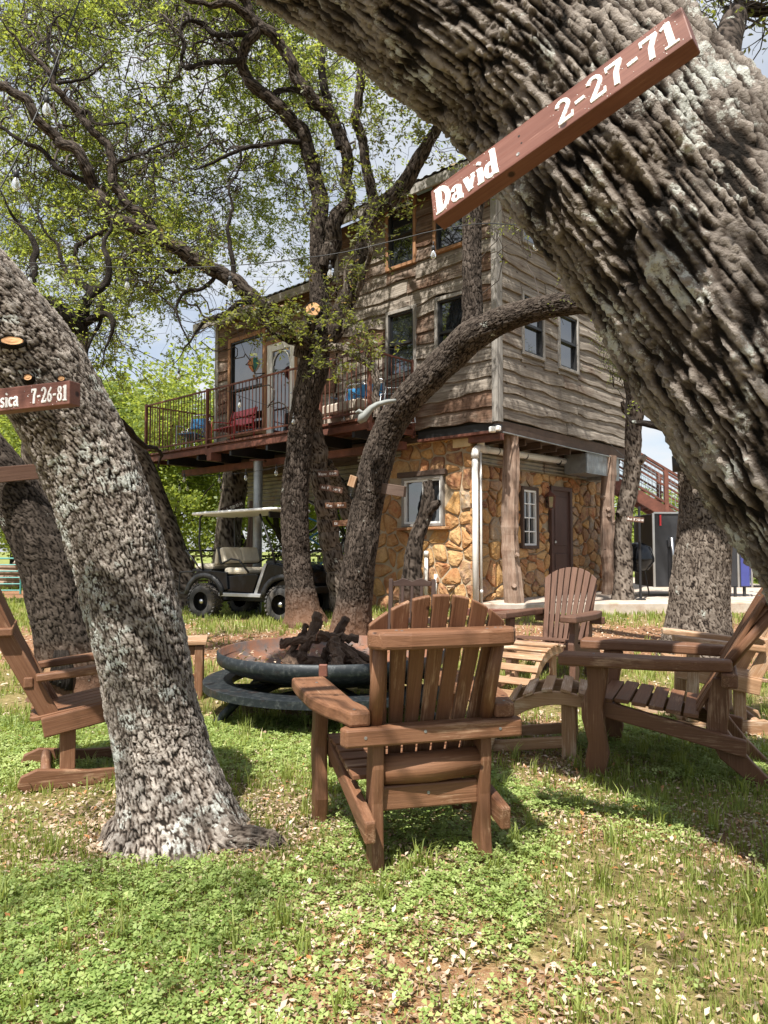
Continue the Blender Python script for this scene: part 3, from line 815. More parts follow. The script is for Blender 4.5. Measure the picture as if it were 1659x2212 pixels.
# lantern, pipes, floodlight: mounted on the cabin
t = thing('wall_lantern', 'small bronze carriage lantern on the stone wall beside the brown door', 'lantern', FP(FB_R, 2.36, 2.1, .12))
q = MB(); q.lathe([(.035, 0), (.075, .02), (.095, .22), (.06, .22)], Matrix.Translation((0, 0, .0)), 6); q.build('glass_body', M['glass'], t)
q = MB()
for k in range(6):
    a = k * math.pi / 3; q.beam((.078 * math.cos(a), .078 * math.sin(a), .01), (.098 * math.cos(a), .098 * math.sin(a), .225), .012, .012)
q.lathe([(.11, .225), (.115, .24), (.05, .30), (.015, .33), (0, .34)], None, 6); q.lathe([(0, -.03), (.04, -.01), (.04, .01), (0, .012)], None, 6)
q.build('cage', M['rust'], t)
q = MB(); q.tube([Vector((0, 0, .33)), Vector((0, 0, .40)) + DL * .03, Vector((0, 0, .42)) + DL * .10], .012, 6); q.box(Vector((0, 0, .38)) + DL * .11, (.08, .03, .12), Matrix((DR, DL, ZZ)).transposed()); q.build('bracket', M['rust'], t)

pb = FP(FB_R, -.13, 0, .16)
t = thing('drain_pipe', 'thick white plastic drain pipe down the stone corner with long run under the beam', 'pipe', (pb.x, pb.y, .3))
q = MB(); q.tube([Vector((pb.x, pb.y, z)) for z in (.25, 1.5, 2.85)], .052, 16); q.build('downpipe', M['pvc'], t, world=True, smooth=True)
q = MB(); a0 = Vector((pb.x, pb.y, 2.83)); q.tube([a0, a0 + ZZ * .06, a0 + ZZ * .13 + DR * .03, a0 + ZZ * .17 + DR * .09, a0 + ZZ * .175 + DR * .15], .066, 16); q.build('elbow', M['pvc'], t, world=True, smooth=True)
b0 = a0 + ZZ * .175 + DR * .15
q = MB(); q.tube([b0, b0 + DR * .3, b0 + DR * 3.65 + ZZ * .05], .060, 16); q.build('branch_pipe', M['pvc'], t, world=True, smooth=True)
q = MB(); q.tube([b0 + DR * .02 + ZZ * .02, b0 + DR * .02 + ZZ * .16], (.066), 14); q.tube([b0 - DR * .03, b0 + DR * .18], .072, 14); q.build('tee', M['pvc'], t, world=True, smooth=True)
q = MB()
for d in (.5, 1.4, 2.6, 3.3): q.tube([b0 + DR * d + ZZ * .007 * d * .5, b0 + DR * (d + .02) + ZZ * .007 * d * .5], .064, 14)
q.build('clamp', M['black'], t, world=True)
t = thing('small_pipe', 'thin white plastic pipe beside the thick drain pipe', 'pipe', (pb.x + .12, pb.y + .1, .3))
q = MB(); c0 = Vector((pb.x, pb.y, 0)) + DR * .13 - DL * .02; q.tube([c0 + ZZ * .28, c0 + ZZ * 3.0], .021, 10); q.tube([c0 + ZZ * .6, c0 + ZZ * .66], .028, 10); q.build('riser', M['pvc'], t, world=True, smooth=True)
t = thing('stub_pipe', 'short capped white pipe standing by the stone wall', 'pipe', P(921, 1290, 12.9))
q = MB(); g0 = P(921, 1290, 12.9); q.tube([g0, g0 + ZZ * .75], .032, 10); q.tube([g0 + ZZ * .70, g0 + ZZ * .80], .042, 10); q.build('pipe_body', M['pvc'], t, world=True, smooth=True)
g1 = g0 + Vector((.16, -.05, 0)); q = MB(); q.tube([g1, g1 + ZZ * .40], .03, 10); q.build('side_stub', M['pvc'], t, world=True, smooth=True)
t = thing('floodlight', 'white floodlight under the cabin corner with conduit along the beam', 'light', FP(FU_L, .0, 3.2, .1))
q = MB(); q.box(FP(FU_L, 0.0, 3.22, .13), (.10, .09, .09), Matrix((DR, DL, ZZ)).transposed()); q.box(FP(FU_L, -.1, 3.23, .12), (.09, .07, .08), Matrix((DR, DL, ZZ)).transposed()); q.build('lamp_head', M['white'], t, world=True, bevel=.015)
q = MB(); q.box(FP(FU_L, -.05, 3.28, .06), (.12, .10, .05), Matrix((DR, DL, ZZ)).transposed()); q.build('bracket', M['black_metal'], t, world=True)
q = MB(); q.tube([FP(FU_R, .1, 3.20, .05), FP(FU_R, 2.3, 3.17, .05), FP(FU_R, 4.6, 3.16, .05)], .012, 6); q.build('conduit', M['galv'], t, world=True)
q = MB(); q.box(FP(FU_R, 4.62, 3.14, .05), (.09, .06, .1), Matrix((DR, DL, ZZ)).transposed()); q.build('junction_box', M['galv'], t, world=True)

# concrete apron
mb = MB()
pl = [(1.62, 12.18), (2.05, 12.02), (9.6, 12.65), (9.6, 24), (1.62, 24)]
mb.prism(pl, Matrix.Translation((0, 0, .24)), .42); ap = mb.build('concrete_apron', M['concrete'], None, bevel=.02); tag(ap, kind='structure')
mb = MB(); mb.beam((1.3, 12.07, .30), (2.1, 11.90, .30), .10, .14); o = mb.build('edging_timber', M['deck_wood'], None, bevel=.008)
tag(o, 'short red brown timber edging the ground at the cabin corner', 'timber')

# ---------------------------------------------------------------- deck
DK = (U0 - DR * 1.19, DL, -DR)
deck = thing('deck', 'raised rusty red steel balcony deck along the cabin front', 'deck', FP(DK, 1.68, 3.28, 0))
T0, T1 = 1.68, 8.79
def dbox(nm, s0, s1, z0, z1, o0, o1, mat, bev=0, par=deck):
    q = MB(); fbox(q, DK, s0, s1, z0, z1, o0, o1); return q.build(nm, mat, par, world=True, bevel=bev)
dbox('rim_channel', T0, T1, 3.30, 3.40, -.05, .0, M['rust'], .004)
dbox('rim_channel', T0, T0 + .05, 3.302, 3.398, -1.18, -.052, M['rust'], .004)
dbox('rim_channel', T1 - .05, T1, 3.302, 3.398, -3.6, -.052, M['rust'], .004)
n = 0; s = T0 + .01
while s < T1 - .1:                                    # deck boards, their ends showing over the channel
    inner = -1.14 if s < 7.55 else -3.55
    q = MB(); fbox(q, DK, s, s + .118, 3.452 + rnd.uniform(0, .004), 3.49 + rnd.uniform(0, .004), inner, .012 + rnd.uniform(-.006, .006)); q.build('plank', M['deck_wood'], deck, world=True); s += .126
for k in range(12):
    dbox('joist', T0 + .05, T1 - .05, 3.402, 3.45, -.10 - k * .098, -.06 - k * .098, M['deck_wood']) if k in (0, 6, 11) else None
k = T0 + .4
while k < T1:
    dbox('cross_beam', k, k + .06, 3.20, 3.399, -1.15 if k < 7.5 else -3.5, -.055, M['black_metal']); k += 1.15
dbox('girder', T0 + .1, T1 - .1, 3.06, 3.198, -1.05, -.93, M['rust']); dbox('girder', 6.1, 6.25, 3.14, 3.296, -.22, .03, M['rust'])
ZB, ZT = 3.60, 4.615
for s, o_ in ((T0 + .03, -.03), (2.9, -.03), (6.33, -.03), (T1 - .03, -.03), (T0 + .03, -1.13), (T1 - .03, -3.3), (T1 - .03, -1.7)):
    dbox('rail_post', s - .03, s + .03, 3.27, ZT + .035, o_ - .03, o_ + .03, M['rust'], .004)
dbox('top_rail', T0, T1, ZT - .02, ZT + .012, -.046, -.014, M['rust']); dbox('bottom_rail', T0, T1, ZB - .02, ZB + .012, -.044, -.016, M['rust'])
dbox('top_rail', T0 + .016, T0 + .044, ZT - .02, ZT + .010, -1.1, -.06, M['rust']); dbox('bottom_rail', T0 + .016, T0 + .044, ZB - .02, ZB + .010, -1.1, -.06, M['rust'])
dbox('top_rail', T1 - .044, T1 - .016, ZT - .02, ZT + .010, -3.3, -.06, M['rust']); dbox('bottom_rail', T1 - .044, T1 - .016, ZB - .02, ZB + .010, -3.3, -.06, M['rust'])
s = T0 + .12
while s < T1 - .08: dbox('baluster', s - .0065, s + .0065, ZB + .012, ZT - .02, -.0365, -.0235, M['rust']); s += .108
s = .14
while s < 1.08: dbox('baluster', T0 + .0235, T0 + .0365, ZB + .01, ZT - .02, -s - .0065, -s + .0065, M['rust']); s += .108
s = .14
while s < 3.2: dbox('baluster', T1 - .0365, T1 - .0235, ZB + .01, ZT - .02, -s - .0065, -s + .0065, M['rust']); s += .108
t = thing('steel_post', 'round galvanised steel post holding up the deck behind the golf cart', 'post', (*P(556, 1200, 15.0).xy, 0))
q = MB(); b_ = P(556, 1200, 15.0); q.lathe([(.095, 0.05), (.095, 3.12)], Matrix.Translation((b_.x, b_.y, 0)), 20, caps=False); q.build('shaft', M['galv'], t, world=True, smooth=True)
q = MB(); q.box((b_.x, b_.y, 3.13), (.3, .3, .02)); q.build('cap_plate', M['rust'], t, world=True)
def logpost(name, label, x, y, z0, z1, r0, seed, mat, lean=0.0, knots=3):
    t = thing(name, label, 'post', (x, y, z0)); r_ = random.Random(seed); pts = []; rad = []
    n = 22
    for i in range(n + 1):
        f = i / n; pts.append(Vector((x + lean * f + .03 * math.sin(f * 5 + seed), y + .02 * math.sin(f * 7 + seed * 2), z0 + (z1 - z0) * f))); rad.append(r0 * (1.1 - .25 * f) * r_.uniform(.93, 1.08))
    nn = 20
    q = MB(); q.tube(pts, rad, nn)
    for i in range(len(q.v)):
        rr = i // nn; a = i % nn; k = 1 + .12 * math.sin(a * 1.9 + seed) + .07 * math.sin(a * 3.3 + rr * .35) + r_.uniform(-.03, .03)
        if rr <= n: c = pts[rr]; v = Vector(q.v[i]); q.v[i] = tuple(c + (v - c) * k)
    for k in range(knots):
        f = r_.uniform(.1, .9); p = pts[int(f * n)]; a = r_.uniform(3.4, 6.0); d = Vector((math.cos(a), math.sin(a), .35))
        q.tube([p + d * r0 * .6, p + d * (r0 * 1.25)], [r0 * .42, r0 * .28], 8)
    q.build('log', mat, t, world=True, smooth=False)
    return t
for_p = FP(FU_R, .55, .45, -.07)
logpost('cedar_post', 'pale peeling cedar log post nearest the stone corner', for_p.x, for_p.y, .43, 3.2, .13, 3, M['cedar_post'], -.06, 2)
for_p = FP(FU_R, 4.0, .45, -.07)
logpost('cedar_post', 'darker knotty cedar log post under the far end of the beam', for_p.x, for_p.y, .43, 3.2, .14, 8, M['cedar_post'], .05, 5)
c0 = P(545, 1300, 16.4); logpost('timber_post', 'dark brown timber post standing behind the steel post', c0.x, c0.y, .05, 2.4, .13, 9, M['fascia_brown'], .0, 1)
# ---------------------------------------------------------------- trees
def spline(pts, rad, step):
    pts = [np.array(p, float) for p in pts]
    P0 = [2 * pts[0] - pts[1]] + pts + [2 * pts[-1] - pts[-2]]; r = [rad[0]] + list(rad) + [rad[-1]]
    out = []; ro = []
    for i in range(1, len(P0) - 2):
        a, b, c, d = P0[i - 1], P0[i], P0[i + 1], P0[i + 2]
        n = max(1, int(round(np.linalg.norm(c - b) / step)))
        for k in range(n):
            t = k / n
            out.append(.5 * ((2 * b) + (-a + c) * t + (2 * a - 5 * b + 4 * c - d) * t * t + (-a + 3 * b - 3 * c + d) * t ** 3))
            tt = t * t * (3 - 2 * t); ro.append(r[i] * (1 - tt) + r[i + 1] * tt)
    out.append(P0[-2]); ro.append(r[-1])
    return np.array(out), np.array(ro)

def frames(C):
    T = np.gradient(C, axis=0); T /= np.linalg.norm(T, axis=1)[:, None]
    U = np.zeros_like(T); W = np.zeros_like(T)
    u = np.array([0., -1., 0.]) if abs(T[0][1]) < .9 else np.array([1., 0, 0])
    for i in range(len(C)):
        u = u - T[i] * u.dot(T[i]); u /= np.linalg.norm(u); U[i] = u; W[i] = np.cross(T[i], u)
    return T, U, W

def limb(parent, name, pts, mat, step=.03, seg=48, cw=.03, cl=.09, depth=.012, lump=.05, flare=0, flare_h=.25, seed=0, blocky=.5, world=True, kind=None, fw=.20, wp=1.0, ws=1.0, gn=0.0):
    """pts: list of (px, py, width_px, Y); one continuous barked tube with real relief"""
    c3 = [P(a, b, Y) for a, b, w, Y in pts]; rd = [w * ws * Y / FPX / 2 for a, b, w, Y in pts]
    if flare:
        gb = gz(c3[0].x, c3[0].y)
        if c3[0].z > gb - .25: c3.insert(0, Vector((c3[0].x, c3[0].y, gb - .35))); rd.insert(0, rd[0])
    if name == 'branch' and pts[-1][2] < 15:
        dl = (c3[-1] - c3[-2]).normalized(); rx = random.Random(int(pts[0][0] * 7 + pts[-1][1]))
        for k in range(2):
            dl = (dl + Vector((rx.uniform(-.6, .6), rx.uniform(-.6, .6), rx.uniform(-.5, .5)))).normalized(); c3.append(c3[-1] + dl * .22); rd.append(rd[-1] * .55)
    C, r = spline(c3, rd, step)
    if name == 'branch' and gn == 0: gn = .055 if pts[0][2] < 50 and pts[0][3] > 6 else 0
    if gn:
        l_ = np.concatenate([[0], np.cumsum(np.linalg.norm(np.diff(C, axis=0), axis=1))]); q0 = pts[0][0] * .37
        w_ = np.stack([(fbm3(l_ * 2.2 + q0, 0 * l_, 0 * l_ + j * 7, 2, 90) - .5) * 2 * gn + (fbm3(l_ * 6.5 + q0, 0 * l_, 0 * l_ + j * 9, 2, 91) - .5) * gn * 1.1 for j in range(3)], -1)
        C = C + w_ * np.minimum(1, l_ / .35)[:, None]
    T, U, W = frames(C)
    n = len(C); th = np.linspace(0, 2 * math.pi, seg, endpoint=False)
    L = np.concatenate([[0], np.cumsum(np.linalg.norm(np.diff(C, axis=0), axis=1))])
    TH, LL = np.meshgrid(th, L); RR = np.repeat(r[:, None], seg, 1)
    cs, sn = np.cos(TH), np.sin(TH)
    D = cs[..., None] * W[:, None, :] + sn[..., None] * U[:, None, :]
    so = seed * 13.7
    lm = 1 + lump * 2 * (fbm3(cs * 1.1 + so, sn * 1.1, LL * 2.2, 3, seed) - .5) + lump * 1.3 * (fbm3(cs * 2.5 + so, sn * 2.5, LL * 6, 2, seed + 5) - .5)
    r0 = RR * lm
    rm = float(np.mean(r)); per = max(7, int(round(2 * math.pi * rm / cw)))
    wx = fbm3(cs * rm / cw * .35 + so, sn * rm / cw * .35, LL / cl * .8, 3, seed + 2) - .5
    wy = fbm3(cs * rm / cw * .35 + so + 40, sn * rm / cw * .35, LL / cl * .8, 3, seed + 3) - .5
    ww = fbm3(cs * rm / cw * 1.6 + so + 9, sn * rm / cw * 1.6, LL / cl * 4.0, 2, seed + 6) - .5
    u = TH / (2 * math.pi) * per + (wx * 2.6 + ww * .55) * wp; v = LL / cl + (wy * 1.9 + ww * .25) * wp
    f1, f2, rr = worley(u, v, per, seed + 9)
    e = f2 - f1; h = sstep(.0, fw, e)
    g1, g2, r2 = worley(u * 2 + ww * .6, v * 3.3 + wy, per * 2, seed + 19)
    h2 = sstep(.0, .16, g2 - g1)
    g3, g4, r3 = worley(u * 4.6 + ww * 1.5, v * 4.2 * cl / cw * .55 + wy * 3, int(per * 4.6), seed + 29) if blocky > .65 else (0, 0, 0.5)
    fn = fbm3(cs * rm / cw * 1.5 + so, sn * rm / cw * 1.5, LL / cw * 1.1, 4, seed + 4)
    fn2 = fbm3(cs * rm / cw * 4.5 + so, sn * rm / cw * 4.5, LL / cw * 4.0, 2, seed + 14)
    rid = fbm3(cs * rm / cw * .45 + so, sn * rm / cw * .45, LL / cl * .35, 3, seed + 7)
    gap = sstep(.30, .46, fbm3(cs * rm / cw * .9 + so + 3, sn * rm / cw * .9, LL / cl * .7, 3, seed + 8))
    H = h * (.50 + .50 * rr) * (1 - blocky * .42 * (1 - h2) - blocky * .25 * (1 - r2)) * (.35 + 1.1 * rid) * (.45 + .55 * gap) + .55 * (fn - .5) + .30 * (fn2 - .5) + .10 + .30 * (r3 - .5) * h
    cap = np.minimum(1, RR / .05)
    rad = r0 + depth * cap * (H - .75)
    V = C[:, None, :] + D * rad[..., None]
    if flare:
        hz = np.maximum(0, V[..., 2] - gb); fl = np.exp(-hz / flare_h)
        az = np.arctan2(D[..., 1], D[..., 0]); lob = .45 + .9 * np.maximum(0, np.sin(az * 2 + seed)) ** 1.4 + .7 * np.maximum(0, np.sin(az * 3 + 2 * seed)) ** 2 + .25 * np.sin(az * 7 + seed)
        hd = D.copy(); hd[..., 2] = 0
        V = V + hd * (rm * flare * fl * lob)[..., None]
    idx = np.arange(n * seg).reshape(n, seg)
    F = np.stack([idx[:-1], np.roll(idx, -1, 1)[:-1], np.roll(idx, -1, 1)[1:], idx[1:]], -1).reshape(-1, 4)
    bk = np.clip(h * (.62 + .38 * rr) * (1 - .35 * blocky * (1 - h2)) * (.7 + .3 * gap) + .30 * (fn - .5) + .3 * (fn2 - .5) + .35 * (r3 - .5) * h, 0, 1.1)
    bc = np.stack([LL, cs * RR, sn * RR], -1)
    o = np_mesh(name, V.reshape(-1, 3), F, mat, parent, {'bk': ('FLOAT', 'POINT', bk), 'bc': ('FLOAT_VECTOR', 'POINT', bc)}, smooth=blocky <= .65, world=world, kind=kind)
    return C, r

class Tree:
    def __init__(s, name, label, loc, group=None, cat='tree'):
        s.t = thing(name, label, cat, loc, 0, group); s.nodes = []; s.tw = []; s.leaf = []; s.lsz = []
    def limb(s, name, pts, mat, **k):
        C, r = limb(s.t, name, pts, mat, **k)
        for i in range(0, len(C), max(1, int(.15 / k.get('step', .03)))): s.nodes.append((C[i], r[i]))
        return C
def walk(o, d, L, n, jit, up=0.0, rg=None):
    rg = rg or rng
    N = len(o); P_ = np.zeros((N, n, 3)); P_[:, 0] = o; d = d / np.linalg.norm(d, axis=1)[:, None]; st = (L / (n - 1))[:, None]
    for i in range(1, n):
        d = d + rg.normal(0, jit, (N, 3)); d[:, 2] += up; d /= np.linalg.norm(d, axis=1)[:, None]
        P_[:, i] = P_[:, i - 1] + d * st
    return P_
def tubes(Pp, r0, r1, sides=4):
    """Pp (N,n,3); radii (N,) start/end -> verts, faces"""
    N, n, _ = Pp.shape
    T = np.gradient(Pp, axis=1); T /= np.linalg.norm(T, axis=2)[..., None] + 1e-9
    ref = np.tile(np.array([.31, .52, .79]), (N, n, 1)); U = np.cross(T, ref); U /= np.linalg.norm(U, axis=2)[..., None] + 1e-9; W = np.cross(T, U)
    t = np.linspace(0, 1, n)[None, :]; r = r0[:, None] * (1 - t) + r1[:, None] * t
    a = np.linspace(0, 2 * math.pi, sides, endpoint=False)
    V = Pp[:, :, None, :] + r[:, :, None, None] * (np.cos(a)[None, None, :, None] * U[:, :, None, :] + np.sin(a)[None, None, :, None] * W[:, :, None, :])
    idx = np.arange(N * n * sides).reshape(N, n, sides)
    F = np.stack([idx[:, :-1], np.roll(idx, -1, 2)[:, :-1], np.roll(idx, -1, 2)[:, 1:], idx[:, 1:]], -1).reshape(-1, 4)
    return V.reshape(-1, 3), F
def leaf_quads(pos, size, wid=.42, upb=.5, rg=None, droop=.0):
    rg = rg or rng
    N = len(pos); d = rg.normal(0, 1, (N, 3)); d[:, 2] = d[:, 2] * .6 - droop; d /= np.linalg.norm(d, axis=1)[:, None]
    nn = rg.normal(0, 1, (N, 3)); nn[:, 2] += upb; s = np.cross(d, nn); s /= np.linalg.norm(s, axis=1)[:, None] + 1e-9; up = np.cross(s, d)
    sz = size * (.45 + .85 * rg.beta(2.5, 2, N)); sz = sz[:, None]
    a = pos; b = pos + d * sz * .5 + s * sz * wid * .5 + up * sz * .10; c = pos + d * sz; e = pos + d * sz * .5 - s * sz * wid * .5 + up * sz * .10
    V = np.stack([a, b, c, e], 1).reshape(-1, 3); F = np.arange(N * 4).reshape(N, 4)
    return V, F
class Foliage:
    def __init__(s): s.V = []; s.F = []; s.n = 0; s.P = []
    def tube(s, Pp, r0, r1, sides=4):
        V, F = tubes(Pp, r0, r1, sides); s.V.append(V); s.F.append(F + s.n); s.n += len(V)
def clump(tree, fo, c, rad, ntw=14, nsub=4, nl=7, att=None, r_att=.022, leafs=True, lsz=.055, jit=.45):
    c = np.array(c, float)
    if att is None:
        dq = np.linalg.norm(np.array([q[0] for q in tree.nodes]) - c, axis=1); ok_ = np.nonzero(dq < dq.min() * 1.3 + .5)[0]; best = tree.nodes[int(ok_[rng.integers(0, len(ok_))])]; a = best[0]; r_att = min(.0055 + .0016 * np.linalg.norm(a - c), best[1] * .6)
    else: a = np.array(att, float)
    d = c - a; L = np.linalg.norm(d); n = max(9, int(L / .09)); t = np.linspace(0, 1, n)[:, None]
    q_ = rng.uniform(0, 99, 3); k_ = np.arange(n) * .35
    br = np.stack([fbm3(k_ + q_[j], 0 * k_, 0 * k_ + j, 3, 40 + j) - .5 for j in range(3)], -1) * min(.8, .25 + .16 * L) * np.sin(t * math.pi) ** .6
    pth = a + d * t + br; pth[:, 2] += np.sin(t[:, 0] * math.pi) * .06 * L
    fo.tube(pth[None], np.array([r_att]), np.array([r_att * .45]), 6)
    k = rng.integers(max(0, int(n * .35)), n, ntw); o = pth[k]
    tgt = c + rng.normal(0, 1, (ntw, 3)) * rad * np.array([.62, .62, .5]); dd = tgt - o; Ls = np.linalg.norm(dd, axis=1) + .05
    w1 = walk(o, dd, Ls * 1.15, 7, jit, .02)
    fo.tube(w1, np.full(ntw, .0055), np.full(ntw, .0022), 3)
    kk = rng.integers(2, 7, (ntw, nsub)); o2 = w1[np.arange(ntw)[:, None], kk].reshape(-1, 3)
    d2 = rng.normal(0, 1, (ntw * nsub, 3)) + (o2 - c) / rad * .6; w2 = walk(o2, d2, rng.uniform(.12, .42, ntw * nsub) * max(.6, rad / .5), 4, .5, .03)
    fo.tube(w2, np.full(len(w2), .0028), np.full(len(w2), .0012), 3)
    if leafs:
        j = rng.integers(1, 4, (len(w2), nl)); p = w2[np.arange(len(w2))[:, None], j].reshape(-1, 3) + rng.normal(0, .02, (len(w2) * nl, 3))
        fo.P.append(p)
def finish(tree, fo, lm, lsz, name='leaves', twm=None):
    if fo.V: np_mesh('twigs', np.concatenate(fo.V), np.concatenate(fo.F), twm or M['twig'], tree.t, world=True, kind='stuff', smooth=True)
    if fo.P:
        p = np.concatenate(fo.P); V, F = leaf_quads(p, lsz)
        rd = np.clip(rng.beta(2.2, 2.2, len(p)) + .35 * (fbm3(p[:, 0] * .8, p[:, 1] * .8, p[:, 2] * .8, 2, 3) - .5), 0, 1)
        np_mesh('crown', V, F, lm, tree.t, {'lr': ('FLOAT', 'POINT', np.repeat(rd, 4))}, world=True, kind='stuff')

def cutface(parent, p, n, r, mat=None, ring=None, ecc=1.0):
    """sawn end: an irregular flat disc with growth-ring steps, collar of bark round it"""
    n = Vector(n).normalized(); q = n.to_track_quat('Z', 'Y').to_matrix().to_4x4(); Mx = Matrix.Translation(Vector(p)) @ q @ Matrix.Diagonal((1, ecc, 1, 1)); r_ = random.Random(int(p[0] * 999))
    def disc(prof, nn=22):
        mb = MB(); mb.lathe(prof, None, nn, caps=False); k = [1 + .09 * math.sin(2 * j * 2 * math.pi / nn + 1) + r_.uniform(-.05, .05) for j in range(nn)]
        mb.v = [tuple(Mx @ Vector((v[0] * k[i % nn], v[1] * k[i % nn], v[2]))) for i, v in enumerate(mb.v)]; return mb
    disc([(r, -.04), (r, .0), (r * .9, .003), (r * .6, .002), (r * .3, .004), (0, .003)]).build('cut_face', mat or M['cutwood'], parent, world=True)
    disc([(r * 1.35, -.05), (r * 1.22, .0), (r * 1.04, .007), (r * .98, -.004)]).build('bark_collar', M['bark_small'], parent, world=True, smooth=True)
    if ring: disc([(ring, .001), (ring * .8, .006), (0, .006)], 12).build('hollow', M['dark_void'], parent, world=True)

# --- the big leaning oak at the right, carrying the long board
big = Tree('oak_tree', 'huge leaning oak trunk with lichened ridged bark crossing the upper right', P(2250, 2060, 2.5).xy[:] + (0,))
bigC = big.limb('trunk', [(2330, 2150, 700, 2.5), (2200, 1750, 620, 2.45), (2000, 1260, 590, 2.5), (1745, 850, 580, 2.6), (1530, 560, 550, 2.75), (1372, 360, 530, 2.85), (1200, 160, 510, 2.95), (1021, 13, 480, 3.0), (697, -180, 430, 3.2), (380, -330, 380, 3.5), (60, -520, 330, 3.9)],
         M['bark_big'], step=.0122, seg=285, cw=.034, cl=.44, depth=.042, lump=.05, flare=.25, seed=3, blocky=.7, fw=.34, wp=.8)
for nm, pts in (('branch', [(1180, -60, 240, 3.1), (1350, -240, 170, 3.3), (1480, -480, 120, 3.4), (1700, -800, 90, 3.3)]),
                ('branch', [(1500, 300, 150, 3.2), (1580, 60, 60, 3.8), (1600, 20, 34, 4.0), (1660, 24, 22, 4.0), (1720, -20, 18, 4.0), (1800, -60, 12, 4.0)]),
                ('branch', [(697, -180, 250, 3.2), (600, -500, 200, 2.6), (400, -1400, 150, 1.8), (-900, -3000, 120, 1.2)]),
                ('branch', [(1480, -480, 110, 3.4), (1500, -1400, 110, 2.2), (2600, -4200, 90, 1.0)])):
    big.limb(nm, pts, M['bark_dark'], step=.03, seg=30, cw=.03, cl=.08, depth=.012, seed=5)
fo = Foliage()
for (x, y, Y, r) in ((1620, 20, 4.0, .28), (1560, 0, 4.1, .2), (1700, 60, 4.0, .3), (1600, -60, 4.0, .3), (1525, 15, 4.3, .15)):
    clump(big, fo, P(x, y, Y), r, 9, 3, 4)
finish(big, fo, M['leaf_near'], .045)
# its crown over the camera, added out of view to dapple the ground
fo2 = Foliage(); r5 = random.Random(5)
over = [(-2.5, .4, 5.0), (-1.8, -.1, 5.2), (-.3, .0, 5.0), (.4, .3, 5.3), (-3.4, -.6, 4.9), (-2.9, .9, 5.6), (1.9, -1.3, 5.7), (2.6, .1, 5.0), (3.3, 1.1, 5.6), (3.8, 2.6, 6.4), (-.5, -1.9, 5.4), (-4.4, 2.4, 6.0), (1.2, -2.6, 5.0)]
for c in over: clump(big, fo2, c, .62, 12, 4, 6, r_att=.03)
p_ = fo2.P and np.concatenate(fo2.P); V, F = leaf_quads(p_, .055)
np_mesh('shade_twigs', np.concatenate(fo2.V), np.concatenate(fo2.F), M['twig'], big.t, world=True, kind='stuff')
np_mesh('shade_crown', V, F, M['leaf'], big.t, {'lr': ('FLOAT', 'POINT', np.repeat(rng.random(len(p_)), 4))}, world=True, kind='stuff')

# --- pale leaning oak at the left
l1 = Tree('oak_tree', 'pale grey leaning oak with white lichen patches and flared foot nearest the camera', (*P(385, 1780, 3.55).xy, 0))
l1.limb('trunk', [(440, 1990, 235, 3.42), (412, 1870, 230, 3.45), (388, 1755, 222, 3.52), (352, 1620, 205, 3.6), (325, 1500, 200, 3.62), (282, 1300, 208, 3.62), (236, 1130, 212, 3.6), (190, 1000, 212, 3.56), (130, 880, 215, 3.5), (55, 765, 235, 3.42), (-45, 650, 240, 3.3), (-170, 520, 230, 3.2), (-330, 350, 200, 3.1), (-500, 100, 180, 3.0)],
        M['bark_left'], ws=.94, step=.0086, seg=250, cw=.018, cl=.060, depth=.014, fw=.26, wp=.9, lump=.055, flare=.62, flare_h=.12, seed=11, blocky=.7)
cutface(l1.t, P(26, 736, 3.17), (.35, -1, .25), .042, None, None, .55)
cutface(l1.t, P(82, 850, 3.22), (.3, -1, .1), .022, None, None, .8); cutface(l1.t, P(132, 818, 3.28), (.5, -1, .3), .014)
cutface(l1.t, P(60, 815, 3.2), (.3, -1, .1), .016)
limb(l1.t, 'root', [(425, 1775, 90, 3.52), (470, 1806, 80, 3.40), (520, 1822, 62, 3.34), (570, 1826, 50, 3.34), (612, 1832, 22, 3.36), (640, 1842, 8, 3.36)], M['bark_grey'], step=.008, seg=60, cw=.02, cl=.07, depth=.014, lump=.22, seed=14, gn=.03)
limb(l1.t, 'root', [(300, 1775, 90, 3.5), (250, 1800, 60, 3.42), (222, 1822, 26, 3.38), (205, 1840, 10, 3.36)], M['bark_grey'], step=.008, seg=60, cw=.02, cl=.07, depth=.012, lump=.2, seed=15)

l2 = Tree('oak_tree', 'dark leaning oak with pale lichen behind the rocking chair at far left', (*P(150, 1500, 6.6).xy, 0))
l2.limb('trunk', [(160, 1525, 150, 6.6), (152, 1450, 122, 6.6), (135, 1350, 120, 6.6), (95, 1200, 114, 6.55), (42, 1085, 108, 6.5), (-25, 985, 100, 6.4), (-120, 880, 95, 6.2), (-250, 700, 80, 6.0), (-300, 450, 60, 6.0)], M['bark_dark'], step=.014, seg=150, cw=.03, cl=.085, depth=.016, flare=.35, seed=21)
cutface(l2.t, P(104, 1455, 6.34), (-.3, -1, .1), .05, M['chair_tan'], None, 1.6)
mb = MB()
for k in range(5): mb.tube([P(112 + k * 9, 1475 + k * 4, 6.3), P(118 + k * 8, 1440, 6.32), P(120 + k * 6, 1405, 6.36)], [.035, .03, .012], 7)
mb.build('burl', M['bark_small'], l2.t, world=True, smooth=True)

